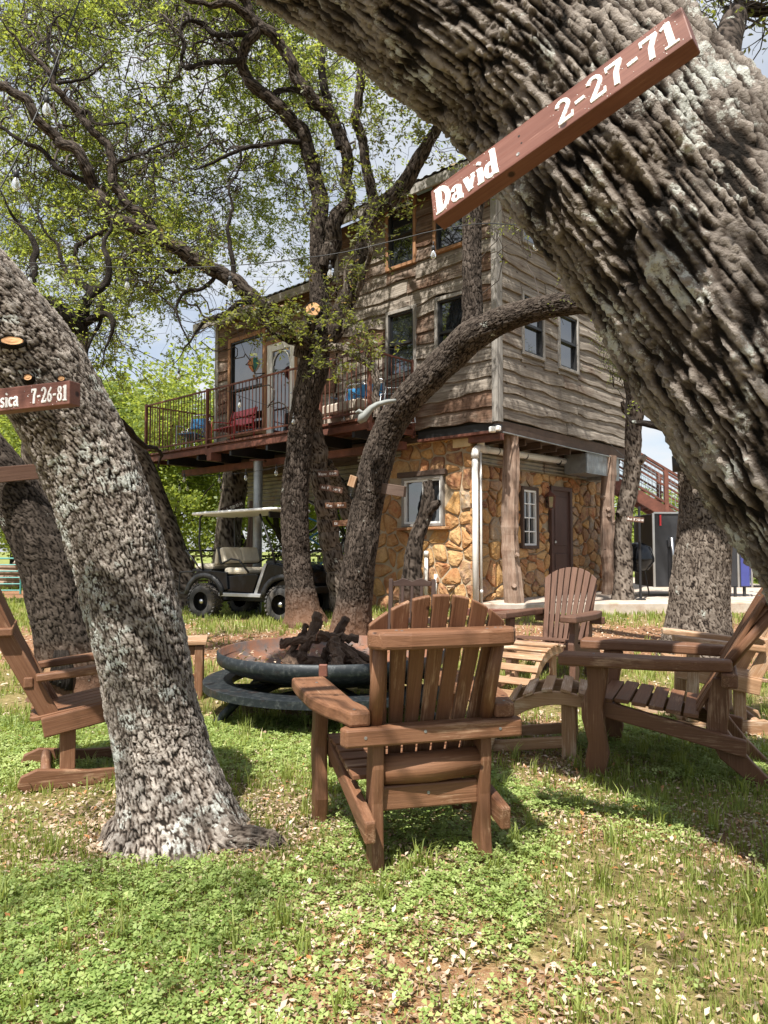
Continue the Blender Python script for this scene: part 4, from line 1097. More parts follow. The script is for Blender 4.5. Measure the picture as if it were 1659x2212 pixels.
lb = Tree('oak_tree', 'crooked oak rising between the two leaning trunks at left', (*P(130, 1400, 8.4).xy, .02))
lb.limb('trunk', [(135, 1425, 62, 8.4), (112, 1300, 54, 8.4), (95, 1120, 50, 8.3), (72, 960, 50, 8.1), (105, 860, 44, 8.0), (160, 785, 40, 8.0), (170, 730, 40, 8.0), (172, 690, 32, 8.0)], M['bark_grey'], step=.03, seg=60, depth=.014, seed=23)
for pts in ([(172, 720, 40, 8.0), (150, 682, 44, 7.9), (112, 655, 42, 7.8), (70, 650, 34, 7.7), (30, 620, 28, 7.6), (-20, 560, 22, 7.5)],
            [(172, 700, 28, 8), (188, 647, 24, 8), (200, 626, 22, 8), (222, 612, 18, 8), (238, 573, 14, 8), (234, 535, 10, 8.1), (246, 500, 7, 8.2)],
            [(200, 628, 18, 8), (178, 615, 15, 8.1), (150, 598, 12, 8.2), (128, 560, 9, 8.2), (120, 520, 6, 8.3), (95, 480, 4, 8.3)],
            [(66, 655, 20, 7.7), (72, 600, 17, 7.8), (70, 540, 14, 7.9), (52, 500, 10, 8), (30, 470, 7, 8)],
            [(176, 700, 20, 8), (205, 690, 17, 7.9), (236, 678, 14, 7.8), (252, 690, 12, 7.8), (248, 722, 8, 7.8), (232, 760, 4, 7.8)],
            [(222, 660, 9, 7.9), (215, 700, 8, 7.9), (200, 735, 6, 7.9), (192, 775, 3, 7.9)],
            [(165, 860, 18, 8.4), (228, 896, 17, 8.8), (269, 916, 15, 9.2), (306, 953, 12, 9.6), (350, 975, 8, 10.2)]):
    lb.limb('branch', pts, M['bark_small'], step=.05, seg=16, depth=.004, seed=rnd.randrange(99))
fo = Foliage()
nd_ = [q for q in lb.nodes if q[0][2] > 3]
for k in range(13):
    q_ = nd_[int(rng.integers(0, len(nd_)))]; clump(lb, fo, q_[0] + rng.normal(0, .55, 3) + [0, 0, .25], .36, 9, 4, 8)
finish(lb, fo, M['leaf'], .055)
rc = Tree('oak_tree', 'smooth grey brown curved oak trunk leaning left behind the fire bowl', (*P(395, 1295, 16.5).xy, .05))
rc.limb('trunk', [(402, 1300, 74, 16.5), (392, 1250, 62, 16.5), (372, 1190, 62, 16.4), (345, 1120, 62, 16.2), (322, 1055, 60, 16), (296, 990, 54, 15.8), (262, 955, 48, 15.5), (225, 900, 42, 15.3), (200, 820, 36, 15.3)], M['bark_grey'], step=.06, seg=60, cw=.06, cl=.2, depth=.012, flare=.4, seed=31)
rc.limb('branch', [(400, 1290, 46, 16.3), (360, 1245, 44, 16.2), (348, 1185, 40, 16.2), (338, 1140, 34, 16.2)], M['bark_grey'], step=.06, seg=40, depth=.012, seed=33)
st = Tree('oak_tree', 'stout leaning oak behind the cart bearing one tilted name board', (*P(490, 1250, 19).xy, .05))
st.limb('trunk', [(486, 1275, 74, 19), (490, 1210, 60, 19), (494, 1140, 54, 19), (503, 1080, 55, 19), (515, 1020, 62, 19), (540, 930, 46, 19), (560, 850, 36, 19), (600, 760, 24, 19)], M['bark_grey'], step=.07, seg=48, cw=.06, cl=.2, depth=.02, flare=.3, seed=37)

# --- the forked oak between the fire bowl and the deck
t1 = Tree('oak_tree', 'forked dark oak with fresh sawn stub standing in front of the deck', (*P(655, 1335, 12).xy, .18))
t1.limb('trunk', [(660, 1350, 96, 12), (654, 1310, 80, 12), (646, 1255, 71, 12), (639, 1180, 69, 12), (637, 1090, 68, 12), (643, 1010, 67, 12), (652, 930, 66, 12), (662, 860, 70, 11.9), (676, 800, 76, 11.9), (686, 755, 66, 11.9), (690, 720, 50, 11.9), (690, 650, 48, 11.9), (689, 600, 47, 11.9), (688, 500, 45, 11.8), (691, 430, 42, 11.8), (680, 385, 38, 11.7), (672, 335, 38, 11.6)], M['bark_dark'], step=.017, seg=132, cw=.038, cl=.12, depth=.022, flare=.45, flare_h=.22, ws=.88, seed=41)
B = M['bark_small']
for pts, mt in (
    ([(672, 345, 37, 11.6), (655, 290, 34, 11.5), (615, 245, 32, 11.4), (560, 195, 30, 11.2), (527, 152, 28, 11.1), (530, 115, 26, 11), (550, 80, 26, 10.9), (545, 40, 24, 10.8), (515, -10, 22, 10.7), (440, -60, 18, 10.5)], M['bark_dark']),
    ([(672, 790, 60, 11.9), (690, 752, 56, 11.8), (716, 722, 50, 11.7), (741, 664, 45, 11.6), (765, 614, 42, 11.5), (778, 564, 40, 11.4), (791, 485, 38, 11.3), (815, 450, 42, 11.2), (862, 414, 42, 11.0), (900, 352, 36, 10.8), (935, 292, 28, 10.6), (975, 230, 20, 10.4), (1020, 170, 14, 10.2)], M['bark_dark']),
    ([(652, 770, 44, 11.8), (655, 735, 40, 11.7), (664, 700, 36, 11.6), (673, 672, 34, 11.5)], M['bark_dark']),
    ([(705, 575, 40, 11.7), (722, 520, 42, 11.6), (728, 470, 38, 11.5), (750, 442, 30, 11.5), (762, 415, 27, 11.5), (746, 385, 28, 11.5), (748, 345, 30, 11.4), (725, 277, 30, 11.3), (700, 233, 29, 11.2), (655, 185, 28, 11.1), (630, 130, 28, 11), (595, 80, 26, 10.9), (545, 38, 24, 10.8), (490, 10, 18, 10.6), (430, 12, 12, 10.5), (370, -5, 9, 10.4)], M['bark_dark']),
    ([(812, 452, 32, 11.2), (800, 400, 27, 11.2), (782, 310, 25, 11.1), (770, 255, 24, 11.1), (785, 160, 22, 11), (795, 95, 20, 11), (780, 20, 16, 11)], M['bark_dark']),
    ([(735, 320, 24, 11.3), (712, 240, 22, 11.3), (700, 180, 20, 11.2), (690, 110, 18, 11.2), (700, 40, 14, 11.2)], B),
    ([(690, 745, 30, 11.8), (650, 722, 30, 11.5), (600, 700, 31, 11.3), (552, 652, 34, 11.1), (505, 607, 37, 11), (450, 576, 36, 10.9), (400, 549, 36, 10.8), (340, 514, 34, 10.7), (290, 487, 32, 10.6), (246, 468, 30, 10.5), (228, 436, 29, 10.4), (200, 400, 28, 10.4), (183, 365, 27, 10.3), (165, 330, 26, 10.2), (120, 298, 25, 10.2), (80, 252, 24, 10.1), (55, 203, 23, 10), (0, 183, 21, 10), (-90, 165, 18, 10)], M['bark_dark']),
    ([(330, 500, 26, 10.7), (320, 474, 25, 10.7), (282, 450, 24, 10.6), (242, 388, 23, 10.5), (243, 325, 22, 10.5), (203, 282, 20, 10.4), (165, 240, 18, 10.4), (122, 196, 16, 10.3), (108, 165, 13, 10.3), (66, 122, 9, 10.3), (20, 70, 5, 10.3)], M['bark_dark']),
    ([(200, 398, 14, 10.4), (165, 384, 14, 10.4), (125, 365, 13, 10.3), (90, 325, 12, 10.3), (50, 300, 10, 10.2), (0, 270, 8, 10.2)], B),
    ([(242, 352, 11, 10.5), (268, 345, 9, 10.5), (300, 332, 8, 10.6), (350, 314, 5, 10.8)], B), ([(308, 335, 6, 10.6), (330, 352, 6, 10.6), (333, 390, 4, 10.6), (336, 430, 2.5, 10.6)], B),
    ([(112, 180, 12, 10.3), (120, 130, 9, 10.3), (105, 90, 7, 10.4), (118, 40, 5, 10.5)], B), ([(125, 180, 9, 10.3), (165, 175, 7, 10.3), (210, 150, 5, 10.4), (240, 130, 3, 10.5)], B),
    ([(170, 250, 10, 10.4), (190, 240, 10, 10.4), (205, 262, 8, 10.4), (240, 262, 6, 10.4), (272, 262, 5, 10.5), (275, 300, 3, 10.5)], B),
    ([(522, 130, 15, 11), (470, 134, 14, 10.9), (415, 146, 13, 10.8), (398, 130, 10, 10.8), (400, 100, 7, 10.8), (385, 80, 5, 10.8)], B),
    ([(545, 85, 14, 10.9), (530, 78, 14, 10.9), (500, 76, 13, 10.8), (470, 74, 12, 10.8), (440, 50, 11, 10.8), (410, 45, 9, 10.7), (385, 62, 7, 10.7), (395, 90, 5, 10.7)], B),
    ([(520, 122, 11, 11), (500, 95, 10, 11), (478, 78, 8, 10.9)], B),
    ([(650, 305, 14, 11.5), (630, 310, 13, 11.4), (565, 315, 12, 11.3), (505, 332, 10, 11.2), (450, 362, 7, 11.2), (425, 370, 4, 11.2)], B), ([(520, 325, 7, 11.2), (520, 360, 5, 11.2), (500, 400, 3, 11.2)], B),
    ([(600, 230, 12, 11.3), (590, 195, 14, 11.3), (620, 190, 13, 11.3), (655, 200, 12, 11.2)], B),
    ([(505, 600, 14, 11), (500, 540, 12, 11), (495, 480, 9, 11.1), (508, 440, 7, 11.1), (500, 400, 5, 11.2)], B),
    ([(470, 585, 12, 11), (440, 620, 10, 10.9), (400, 625, 9, 10.8), (380, 660, 7, 10.8), (390, 720, 4, 10.8)], B), ([(420, 565, 12, 10.9), (380, 590, 11, 10.8), (330, 555, 9, 10.7), (290, 548, 7, 10.7), (250, 600, 4, 10.7)], B),
    ([(560, 655, 15, 11.1), (520, 655, 13, 11), (470, 690, 11, 10.9), (440, 700, 8, 10.9), (400, 740, 5, 10.9)], B),
    ([(240, 460, 15, 10.5), (225, 500, 14, 10.5), (175, 520, 11, 10.5), (160, 560, 8, 10.5), (165, 600, 5, 10.5)], B),
    ([(672, 742, 24, 11.7), (640, 740, 18, 11.6), (605, 728, 13, 11.5), (575, 705, 9, 11.4), (560, 690, 5, 11.4)], B),
    ([(690, 735, 24, 11.8), (720, 748, 23, 11.6), (748, 757, 22, 11.4), (791, 784, 20, 11.2), (811, 814, 19, 11.1), (816, 855, 18, 11), (808, 900, 16, 10.9)], M['bark_grey']),
    ([(770, 640, 13, 11.4), (795, 560, 12, 11.1), (800, 545, 11, 11), (800, 490, 8, 11)], M['bark_grey']), ([(745, 720, 17, 11.4), (748, 650, 13, 11.2), (742, 600, 8, 11.1)], M['bark_grey']),
    ([(666, 880, 44, 12.2), (676, 920, 44, 12.5), (688, 980, 46, 12.6), (692, 1045, 48, 12.7), (702, 1120, 51, 12.8), (724, 1210, 50, 12.9), (738, 1310, 58, 13)], M['bark_grey']),
    ([(705, 1000, 30, 13), (735, 1060, 36, 13.6), (765, 1130, 40, 14), (780, 1200, 40, 14.2), (788, 1290, 46, 14.2)], M['bark_grey'])):
    sm = mt is B
    t1.limb('branch', pts, mt, step=.06 if sm else .028, seg=10 if sm else 54, cw=.04, cl=.12, depth=.005 if sm else .017, seed=rnd.randrange(99), ws=.9)
cutface(t1.t, P(676, 668, 11.33), (.05, -1, .12), .105, None, .035, 1.15)
fo = Foliage()
gaps = [(310, 190, 85), (355, 165, 70), (205, 215, 55), (180, 440, 30), (300, 440, 25), (150, 350, 30), (420, 120, 28), (470, 270, 35), (560, 370, 38), (120, 640, 45), (600, 280, 35), (280, 615, 40), (380, 240, 30), (590, 560, 25), (20, 950, 70), (450, 200, 50), (60, 160, 20)]
dense = [(60, 50, 90), (170, 60, 70), (280, 60, 60), (240, 300, 60), (350, 260, 60), (330, 420, 80), (430, 450, 80), (520, 470, 70), (590, 480, 50), (250, 480, 60), (60, 420, 80), (420, 300, 50), (560, 60, 50), (80, 560, 60), (640, 120, 50), (150, 470, 60), (330, 680, 60), (250, 820, 50)]
r7 = random.Random(77); cnt = 0
cl = []
while cnt < 150:
    x, y = r7.uniform(-60, 720), r7.uniform(-60, 700)
    if any(math.hypot(x - a, y - b) < r for a, b, r in gaps): continue
    dn = any(math.hypot(x - a, y - b) < r for a, b, r in dense)
    if not dn and r7.random() < .45: continue
    if y > 560 and x > 430: continue
    Y = r7.uniform(11.6, 15.5); cl.append((x, y, Y, r7.uniform(.32, .58))); cnt += 1
for x, y, Y, r in cl: clump(t1, fo, P(x, y, Y), r, 11, 5, 13)
def fringe(tree, fo, n, rmax=.06, L=(.3, .9)):
    nd = [q for q in tree.nodes if q[1] < rmax and q[0][2] > 3.5]; o = np.array([nd[i][0] for i in rng.integers(0, len(nd), n)])
    d = rng.normal(0, 1, (n, 3)) + [0, 0, .25]; w = walk(o, d, rng.uniform(L[0], L[1], n), 9, .42, .01); fo.tube(w, np.full(n, .0062), np.full(n, .002))
    k = rng.integers(2, 9, (n, 3)); o2 = w[np.arange(n)[:, None], k].reshape(-1, 3); w2 = walk(o2, rng.normal(0, 1, o2.shape), rng.uniform(.12, .4, len(o2)), 5, .5, .0); fo.tube(w2, np.full(len(w2), .0028), np.full(len(w2), .0012), 3)
fringe(t1, fo, 230)
finish(t1, fo, M['leaf'], .078)
fo = Foliage()
for x, y, Y, r, n in ((590, 650, 10.9, .34, 9), (560, 690, 10.9, .3, 9), (625, 660, 11, .3, 8), (650, 700, 10.9, .28, 9), (530, 660, 10.8, .3, 7), (600, 720, 11, .25, 6), (510, 700, 10.7, .25, 5), (715, 640, 11, .3, 8), (760, 590, 10.9, .3, 6), (795, 520, 10.8, .32, 7), (745, 700, 10.9, .22, 7),
                   (730, 770, 10.9, .34, 12), (770, 745, 10.9, .24, 8), (800, 770, 10.8, .2, 5), (690, 780, 11, .2, 5), (790, 440, 10.8, .4, 9), (850, 380, 10.6, .4, 8), (890, 440, 10.6, .3, 5), (760, 400, 11, .4, 9), (700, 350, 11, .45, 8), (830, 300, 10.8, .5, 10), (900, 300, 10.5, .4, 9), (760, 250, 11, .5, 9), (700, 180, 11, .5, 9), (960, 350, 10, .3, 7), (940, 240, 10.4, .35, 8), (870, 230, 10.8, .4, 8), (640, 400, 11.2, .35, 7), (780, 160, 11, .4, 6), (650, 590, 11.2, .25, 4), (440, 610, 10.6, .35, 7), (480, 570, 10.8, .35, 7), (400, 530, 10.6, .35, 7)):
    clump(t1, fo, P(x, y, Y), r, int(n * .85), 4, 7)
p2 = np.concatenate(fo.P); V, F = leaf_quads(p2, .078)
np_mesh('lower_twigs', np.concatenate(fo.V), np.concatenate(fo.F), M['twig'], t1.t, world=True, kind='stuff')
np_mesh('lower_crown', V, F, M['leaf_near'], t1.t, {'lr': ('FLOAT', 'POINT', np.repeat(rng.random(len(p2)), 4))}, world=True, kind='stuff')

# --- the curved oak whose long arm sweeps right in front of the cabin
t2 = Tree('oak_tree', 'dark oak curving up from beside the fire bowl, one arm sweeping right', (*P(757, 1378, 10.2).xy, .12))
t2.limb('trunk', [(756, 1395, 106, 10.2), (758, 1355, 90, 10.2), (766, 1290, 84, 10.2), (778, 1200, 80, 10.1), (790, 1110, 78, 10.1), (811, 1010, 77, 10), (838, 930, 75, 9.9), (880, 865, 74, 9.7), (930, 812, 75, 9.5), (975, 768, 78, 9.4), (1018, 728, 80, 9.2), (1080, 694, 66, 9.0), (1150, 670, 58, 8.7), (1220, 657, 56, 8.4), (1290, 651, 56, 8.1), (1380, 645, 54, 7.8), (1480, 610, 50, 7.4), (1600, 540, 44, 7)], M['bark_dark'], step=.014, seg=152, cw=.032, cl=.10, depth=.018, flare=.3, flare_h=.2, ws=.9, lump=.06, seed=51)
t2.limb('branch', [(1012, 735, 60, 9.25), (1021, 680, 52, 9.25), (1019, 590, 47, 9.25), (1020, 520, 46, 9.3), (1023, 450, 48, 9.3), (1050, 380, 44, 9.3), (1095, 310, 40, 9.3), (1150, 210, 34, 9.2), (1180, 80, 28, 9.1)], M['bark_dark'], step=.014, seg=130, cw=.035, cl=.11, depth=.018, ws=.9, seed=53)
mb = MB()   # small burr on the arm
fo = Foliage()
for x, y, Y, r, n in ((1100, 440, 9.0, .16, 5), (1135, 470, 8.8, .15, 5), (1210, 640, 8.3, .10, 3), (1120, 500, 8.8, .15, 3), (1100, 400, 9.2, .2, 6), (1060, 350, 9.2, .35, 8), (1290, 650, 8.0, .1, 2)):
    clump(t2, fo, P(x, y, Y), r, n, 3, 4, r_att=.008)
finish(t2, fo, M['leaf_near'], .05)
t2.limb('branch', [(1180, 80, 28, 9.1), (1150, -80, 24, 9.4), (1080, -220, 18, 9.8), (1000, -330, 13, 10.2)], M['bark_small'], step=.05, seg=14, depth=.004, gn=.08)
t2.limb('branch', [(1180, 80, 26, 9.1), (1230, -60, 20, 9.6), (1300, -160, 13, 10.2)], M['bark_small'], step=.05, seg=14, depth=.004, gn=.08)
fo = Foliage(); r8 = random.Random(8)  # leaf clumps added mostly above the view, to shade the cabin front
for k in range(30): clump(t2, fo, (r8.uniform(-.4, 3.8), r8.uniform(9.2, 11.6), r8.uniform(8.0, 10.2)), r8.uniform(.35, .6), 11, 5, 10)
p3 = np.concatenate(fo.P); V, F = leaf_quads(p3, .07)
np_mesh('shade_twigs', np.concatenate(fo.V), np.concatenate(fo.F), M['twig'], t2.t, world=True, kind='stuff')
np_mesh('shade_crown', V, F, M['leaf'], t2.t, {'lr': ('FLOAT', 'POINT', np.repeat(rng.random(len(p3)), 4))}, world=True, kind='stuff')

tr = Tree('oak_tree', 'upright grey oak trunk in front of the charcoal trailer at right', (*P(1505, 1420, 8.8).xy, .03))
tr.limb('trunk', [(1500, 1445, 152, 8.8), (1503, 1390, 138, 8.8), (1508, 1300, 123, 8.8), (1516, 1210, 116, 8.8), (1523, 1120, 108, 8.8), (1520, 1040, 104, 8.8), (1505, 965, 92, 8.8), (1488, 880, 80, 8.8), (1470, 760, 70, 9)], M['bark_grey'], step=.013, seg=180, cw=.030, cl=.09, depth=.016, flare=.3, seed=61)
tr.limb('branch', [(1505, 1010, 60, 8.7), (1478, 965, 46, 8.7), (1452, 930, 38, 8.7), (1436, 895, 32, 8.7), (1432, 830, 28, 8.7), (1445, 760, 24, 8.7)], M['bark_dark'], step=.03, seg=50, depth=.012, seed=62)
tr.limb('branch', [(1445, 925, 24, 8.7), (1420, 918, 18, 8.7), (1400, 912, 14, 8.75), (1384, 909, 10, 8.8)], B, step=.04, seg=14, depth=.004, seed=63)
cutface(tr.t, P(1430, 910, 8.6), (.1, -.6, .8), .035)
mb = MB(); mb.lathe([(.10, -.18), (.105, .0), (.09, .0), (.09, -.16)], Matrix.Translation(P(1472, 985, 8.5)), 14); o = mb.build('bucket', M['black'], None, smooth=True)
tag(o, 'small black bucket hung on the upright trunk by the stair', 'bucket')
fo = Foliage()
for x, y, Y, r in ((1440, 850, 9, .25), (1400, 870, 9, .22), (1420, 780, 9, .3)): clump(tr, fo, P(x, y, Y), r, 7, 3, 5)
finish(tr, fo, M['leaf_far'], .045)
tcd = Tree('cedar_tree', 'knotty cedar with a green tuft growing up past the cabin right corner', (*P(1346, 1293, 13).xy, .45))
tcd.limb('trunk', [(1346, 1296, 46, 13), (1347, 1240, 40, 13), (1345, 1170, 37, 13), (1350, 1100, 35, 13), (1361, 1045, 38, 13), (1367, 985, 35, 13), (1368, 931, 36, 13), (1373, 872, 40, 13), (1364, 836, 30, 13), (1354, 806, 20, 13), (1345, 785, 10, 13)], M['bark_grey'], step=.03, seg=44, cw=.05, cl=.16, depth=.016, lump=.13, flare=.2, seed=71)
for pts in ([(1368, 1000, 24, 13), (1385, 992, 20, 12.9), (1395, 984, 10, 12.85)], [(1375, 870, 20, 13), (1388, 862, 14, 12.9), (1396, 850, 6, 12.9)], [(1360, 890, 20, 13), (1350, 885, 16, 12.95), (1344, 868, 8, 12.9)], [(1352, 1105, 24, 13), (1340, 1108, 20, 12.9), (1334, 1112, 12, 12.85)]):
    tcd.limb('stub', pts, M['bark_grey'], step=.04, seg=14, depth=.006, seed=9)
fo = Foliage()
for x, y, r in ((1350, 790, .16), (1362, 800, .14), (1335, 800, .12), (1300, 755, .14), (1310, 735, .1), (1355, 770, .12)): clump(tcd, fo, P(x, y, 12.9), r, 12, 4, 7, jit=.3, r_att=.01)
finish(tcd, fo, M['leaf_far'], .03)

# --- distant trees
def far_tree(name, label, x, y, h, w, seed, group, mat, leaves=5000, lsz=.16, trunk_r=.16, z0=0.06):
    t = thing(name, label, 'tree', (x, y, z0), 0, group); r_ = np.random.default_rng(seed); fo_ = Foliage()
    tr_h = h * .32; pts = np.array([[0, 0, -.1], [r_.normal(0, .1), 0, tr_h * .5], [r_.normal(0, .25), r_.normal(0, .25), tr_h], [r_.normal(0, .4), 0, h * .75]])
    C, r = spline(list(pts), [trunk_r * 1.2, trunk_r, trunk_r * .8, trunk_r * .3], .25)
    fo_.tube(C[None], np.array([trunk_r * 1.15]), np.array([trunk_r * .25]), 9)
    nb = 16; o = C[r_.integers(len(C) // 3, len(C), nb)]; d = r_.normal(0, 1, (nb, 3)); d[:, 2] = np.abs(d[:, 2]) * .6 + .15
    wk = walk(o, d, r_.uniform(.45, .95, nb) * w * .55, 8, .28, .03, r_); fo_.tube(wk, np.full(nb, trunk_r * .38), np.full(nb, .02), 5)
    np_mesh('trunk', np.concatenate(fo_.V), np.concatenate(fo_.F), M['bark_small'], t, {'bc': ('FLOAT_VECTOR', 'POINT', np.concatenate(fo_.V))}, smooth=True)
    cc = np.concatenate([wk[:, 3:].reshape(-1, 3), C[len(C) // 2:]]) ; k = r_.integers(0, len(cc), 60)
    cen = cc[k] + r_.normal(0, 1, (60, 3)) * np.array([w * .16, w * .16, h * .10]); cen[:, 2] = np.clip(cen[:, 2], h * .16, h)
    cr_ = r_.uniform(.08, .17, 60) * w
    j = r_.integers(0, 60, leaves); dv_ = r_.normal(0, 1, (leaves, 3)); dv_ /= np.linalg.norm(dv_, axis=1)[:, None]
    p = cen[j] + dv_ * (cr_[j] * r_.uniform(.4, 1.05, leaves))[:, None] * np.array([1, 1, .7])
    V, F = leaf_quads(p, lsz, .6, .6, r_)
    lr = np.clip(.5 + (r_.random(60)[j] - .5) * .5 + r_.normal(0, .16, leaves), 0, 1)
    np_mesh('crown', V, F, mat, t, {'lr': ('FLOAT', 'POINT', np.repeat(lr, 4))}, kind='stuff')
    return t
ft = []
G1 = 'trees along the far side of the pasture'
specs = [(-17, 31, 8.5, 8), (-12.5, 34, 9, 8), (-9.0, 30, 8, 7.5), (-6.2, 33, 9.5, 8), (-3.5, 31, 9, 7.5), (-1.2, 35, 9, 8), (1.5, 36, 9, 8), (5, 38, 9, 8), (9, 35, 5, 7), (12.5, 33, 3.8, 6), (16, 34, 3.8, 6), (20, 40, 4.2, 8), (-22, 37, 9, 9), (-15, 44, 11, 10), (-7.5, 42, 12, 10), (-2, 46, 11, 10), (8, 48, 9, 10), (-28, 46, 9, 10), (26, 44, 5, 9)]
base_t = [far_tree('pasture_tree', 'bright green oak at the far side of the pasture', 0, 0, 9, 8, 100 + k, G1, M['leaf_far'], 9000, .26) for k in range(4)]
ORD = 'first second third fourth fifth sixth seventh eighth ninth tenth eleventh twelfth thirteenth fourteenth fifteenth sixteenth seventeenth eighteenth nineteenth'.split()
specs.sort(key=lambda q: q[0] / q[1])
for i, (x, y, h, w) in enumerate(specs):
    if i < 4: t = base_t[i]
    else: t = copy_tree(base_t[i % 4])
    t['label'] = 'bright oak across the pasture, %s from the left in the far tree line' % ORD[i]
    t.location = (x, y, 0); t.scale = (w / 8, w / 8, h / 9); t.rotation_euler = (0, 0, i * 1.7)
G2 = 'leafy oaks just beyond the cabin'
specs = [(-6.6, 22, 6.2, 5.2), (-3.2, 24, 7.5, 6), (-10.0, 24, 7.5, 6), (-.6, 22.5, 6.5, 5), (-8.6, 18.4, 4.6, 3.8), (-4.8, 27, 8.5, 7), (9.3, 24, 2.9, 4.5), (13.2, 25, 2.8, 5), (-13.5, 27, 8, 7)]
b2 = [far_tree('yard_oak', 'green leafy oak just beyond the deck and cabin', 0, 0, 7, 6, 200 + k, G2, M['leaf_far'], 17000, .16, .13) for k in range(3)]
specs.sort(key=lambda q: q[0] / q[1])
for i, (x, y, h, w) in enumerate(specs):
    t = b2[i] if i < 3 else copy_tree(b2[i % 3])
    t['label'] = 'green leafy oak just beyond the cabin, %s from the left' % ORD[i]
    t.location = (x, y, 0.03); t.scale = (w / 6, w / 6, h / 7); t.rotation_euler = (0, 0, i * 2.3)
# ---------------------------------------------------------------- lawn furniture
YZ = lambda x: Matrix(((0, 0, 1, x), (1, 0, 0, 0), (0, 1, 0, 0), (0, 0, 0, 1)))     # local (u,v,w) -> (x=w, y=u, z=v)
XY = lambda z: Matrix.Translation((0, 0, z))
def part(nm, mat, par, fn, bevel=.006, **k):
    q = MB(); fn(q); return q.build(nm, mat, par, bevel=bevel, seg=2, **k)
def smooth_poly(pts, n=4):
    out = []; N = len(pts)
    for i in range(N):
        a, b, c, d = [Vector(pts[(i + k - 1) % N]) for k in range(4)]
        if len(pts[i]) > 2 and pts[i][2]: pass
        for k in range(n):
            t = k / n
            out.append(tuple(.5 * ((2 * b.to_2d()) + (-a.to_2d() + c.to_2d()) * t + (2 * a.to_2d() - 5 * b.to_2d() + 4 * c.to_2d() - d.to_2d()) * t * t + (-a.to_2d() + 3 * b.to_2d() - 3 * c.to_2d() + d.to_2d()) * t ** 3)))
    return out
def screws(par, pts, n=(0, 0, 1)):
    for p in pts:
        q = MB(); qn = Vector(n).to_track_quat('Z', 'Y').to_matrix().to_4x4()
        q.lathe([(.0065, -.002), (.0065, .001), (0, .0012)], Matrix.Translation(Vector(p)) @ qn, 8); q.build('screw', M['galv'], par)

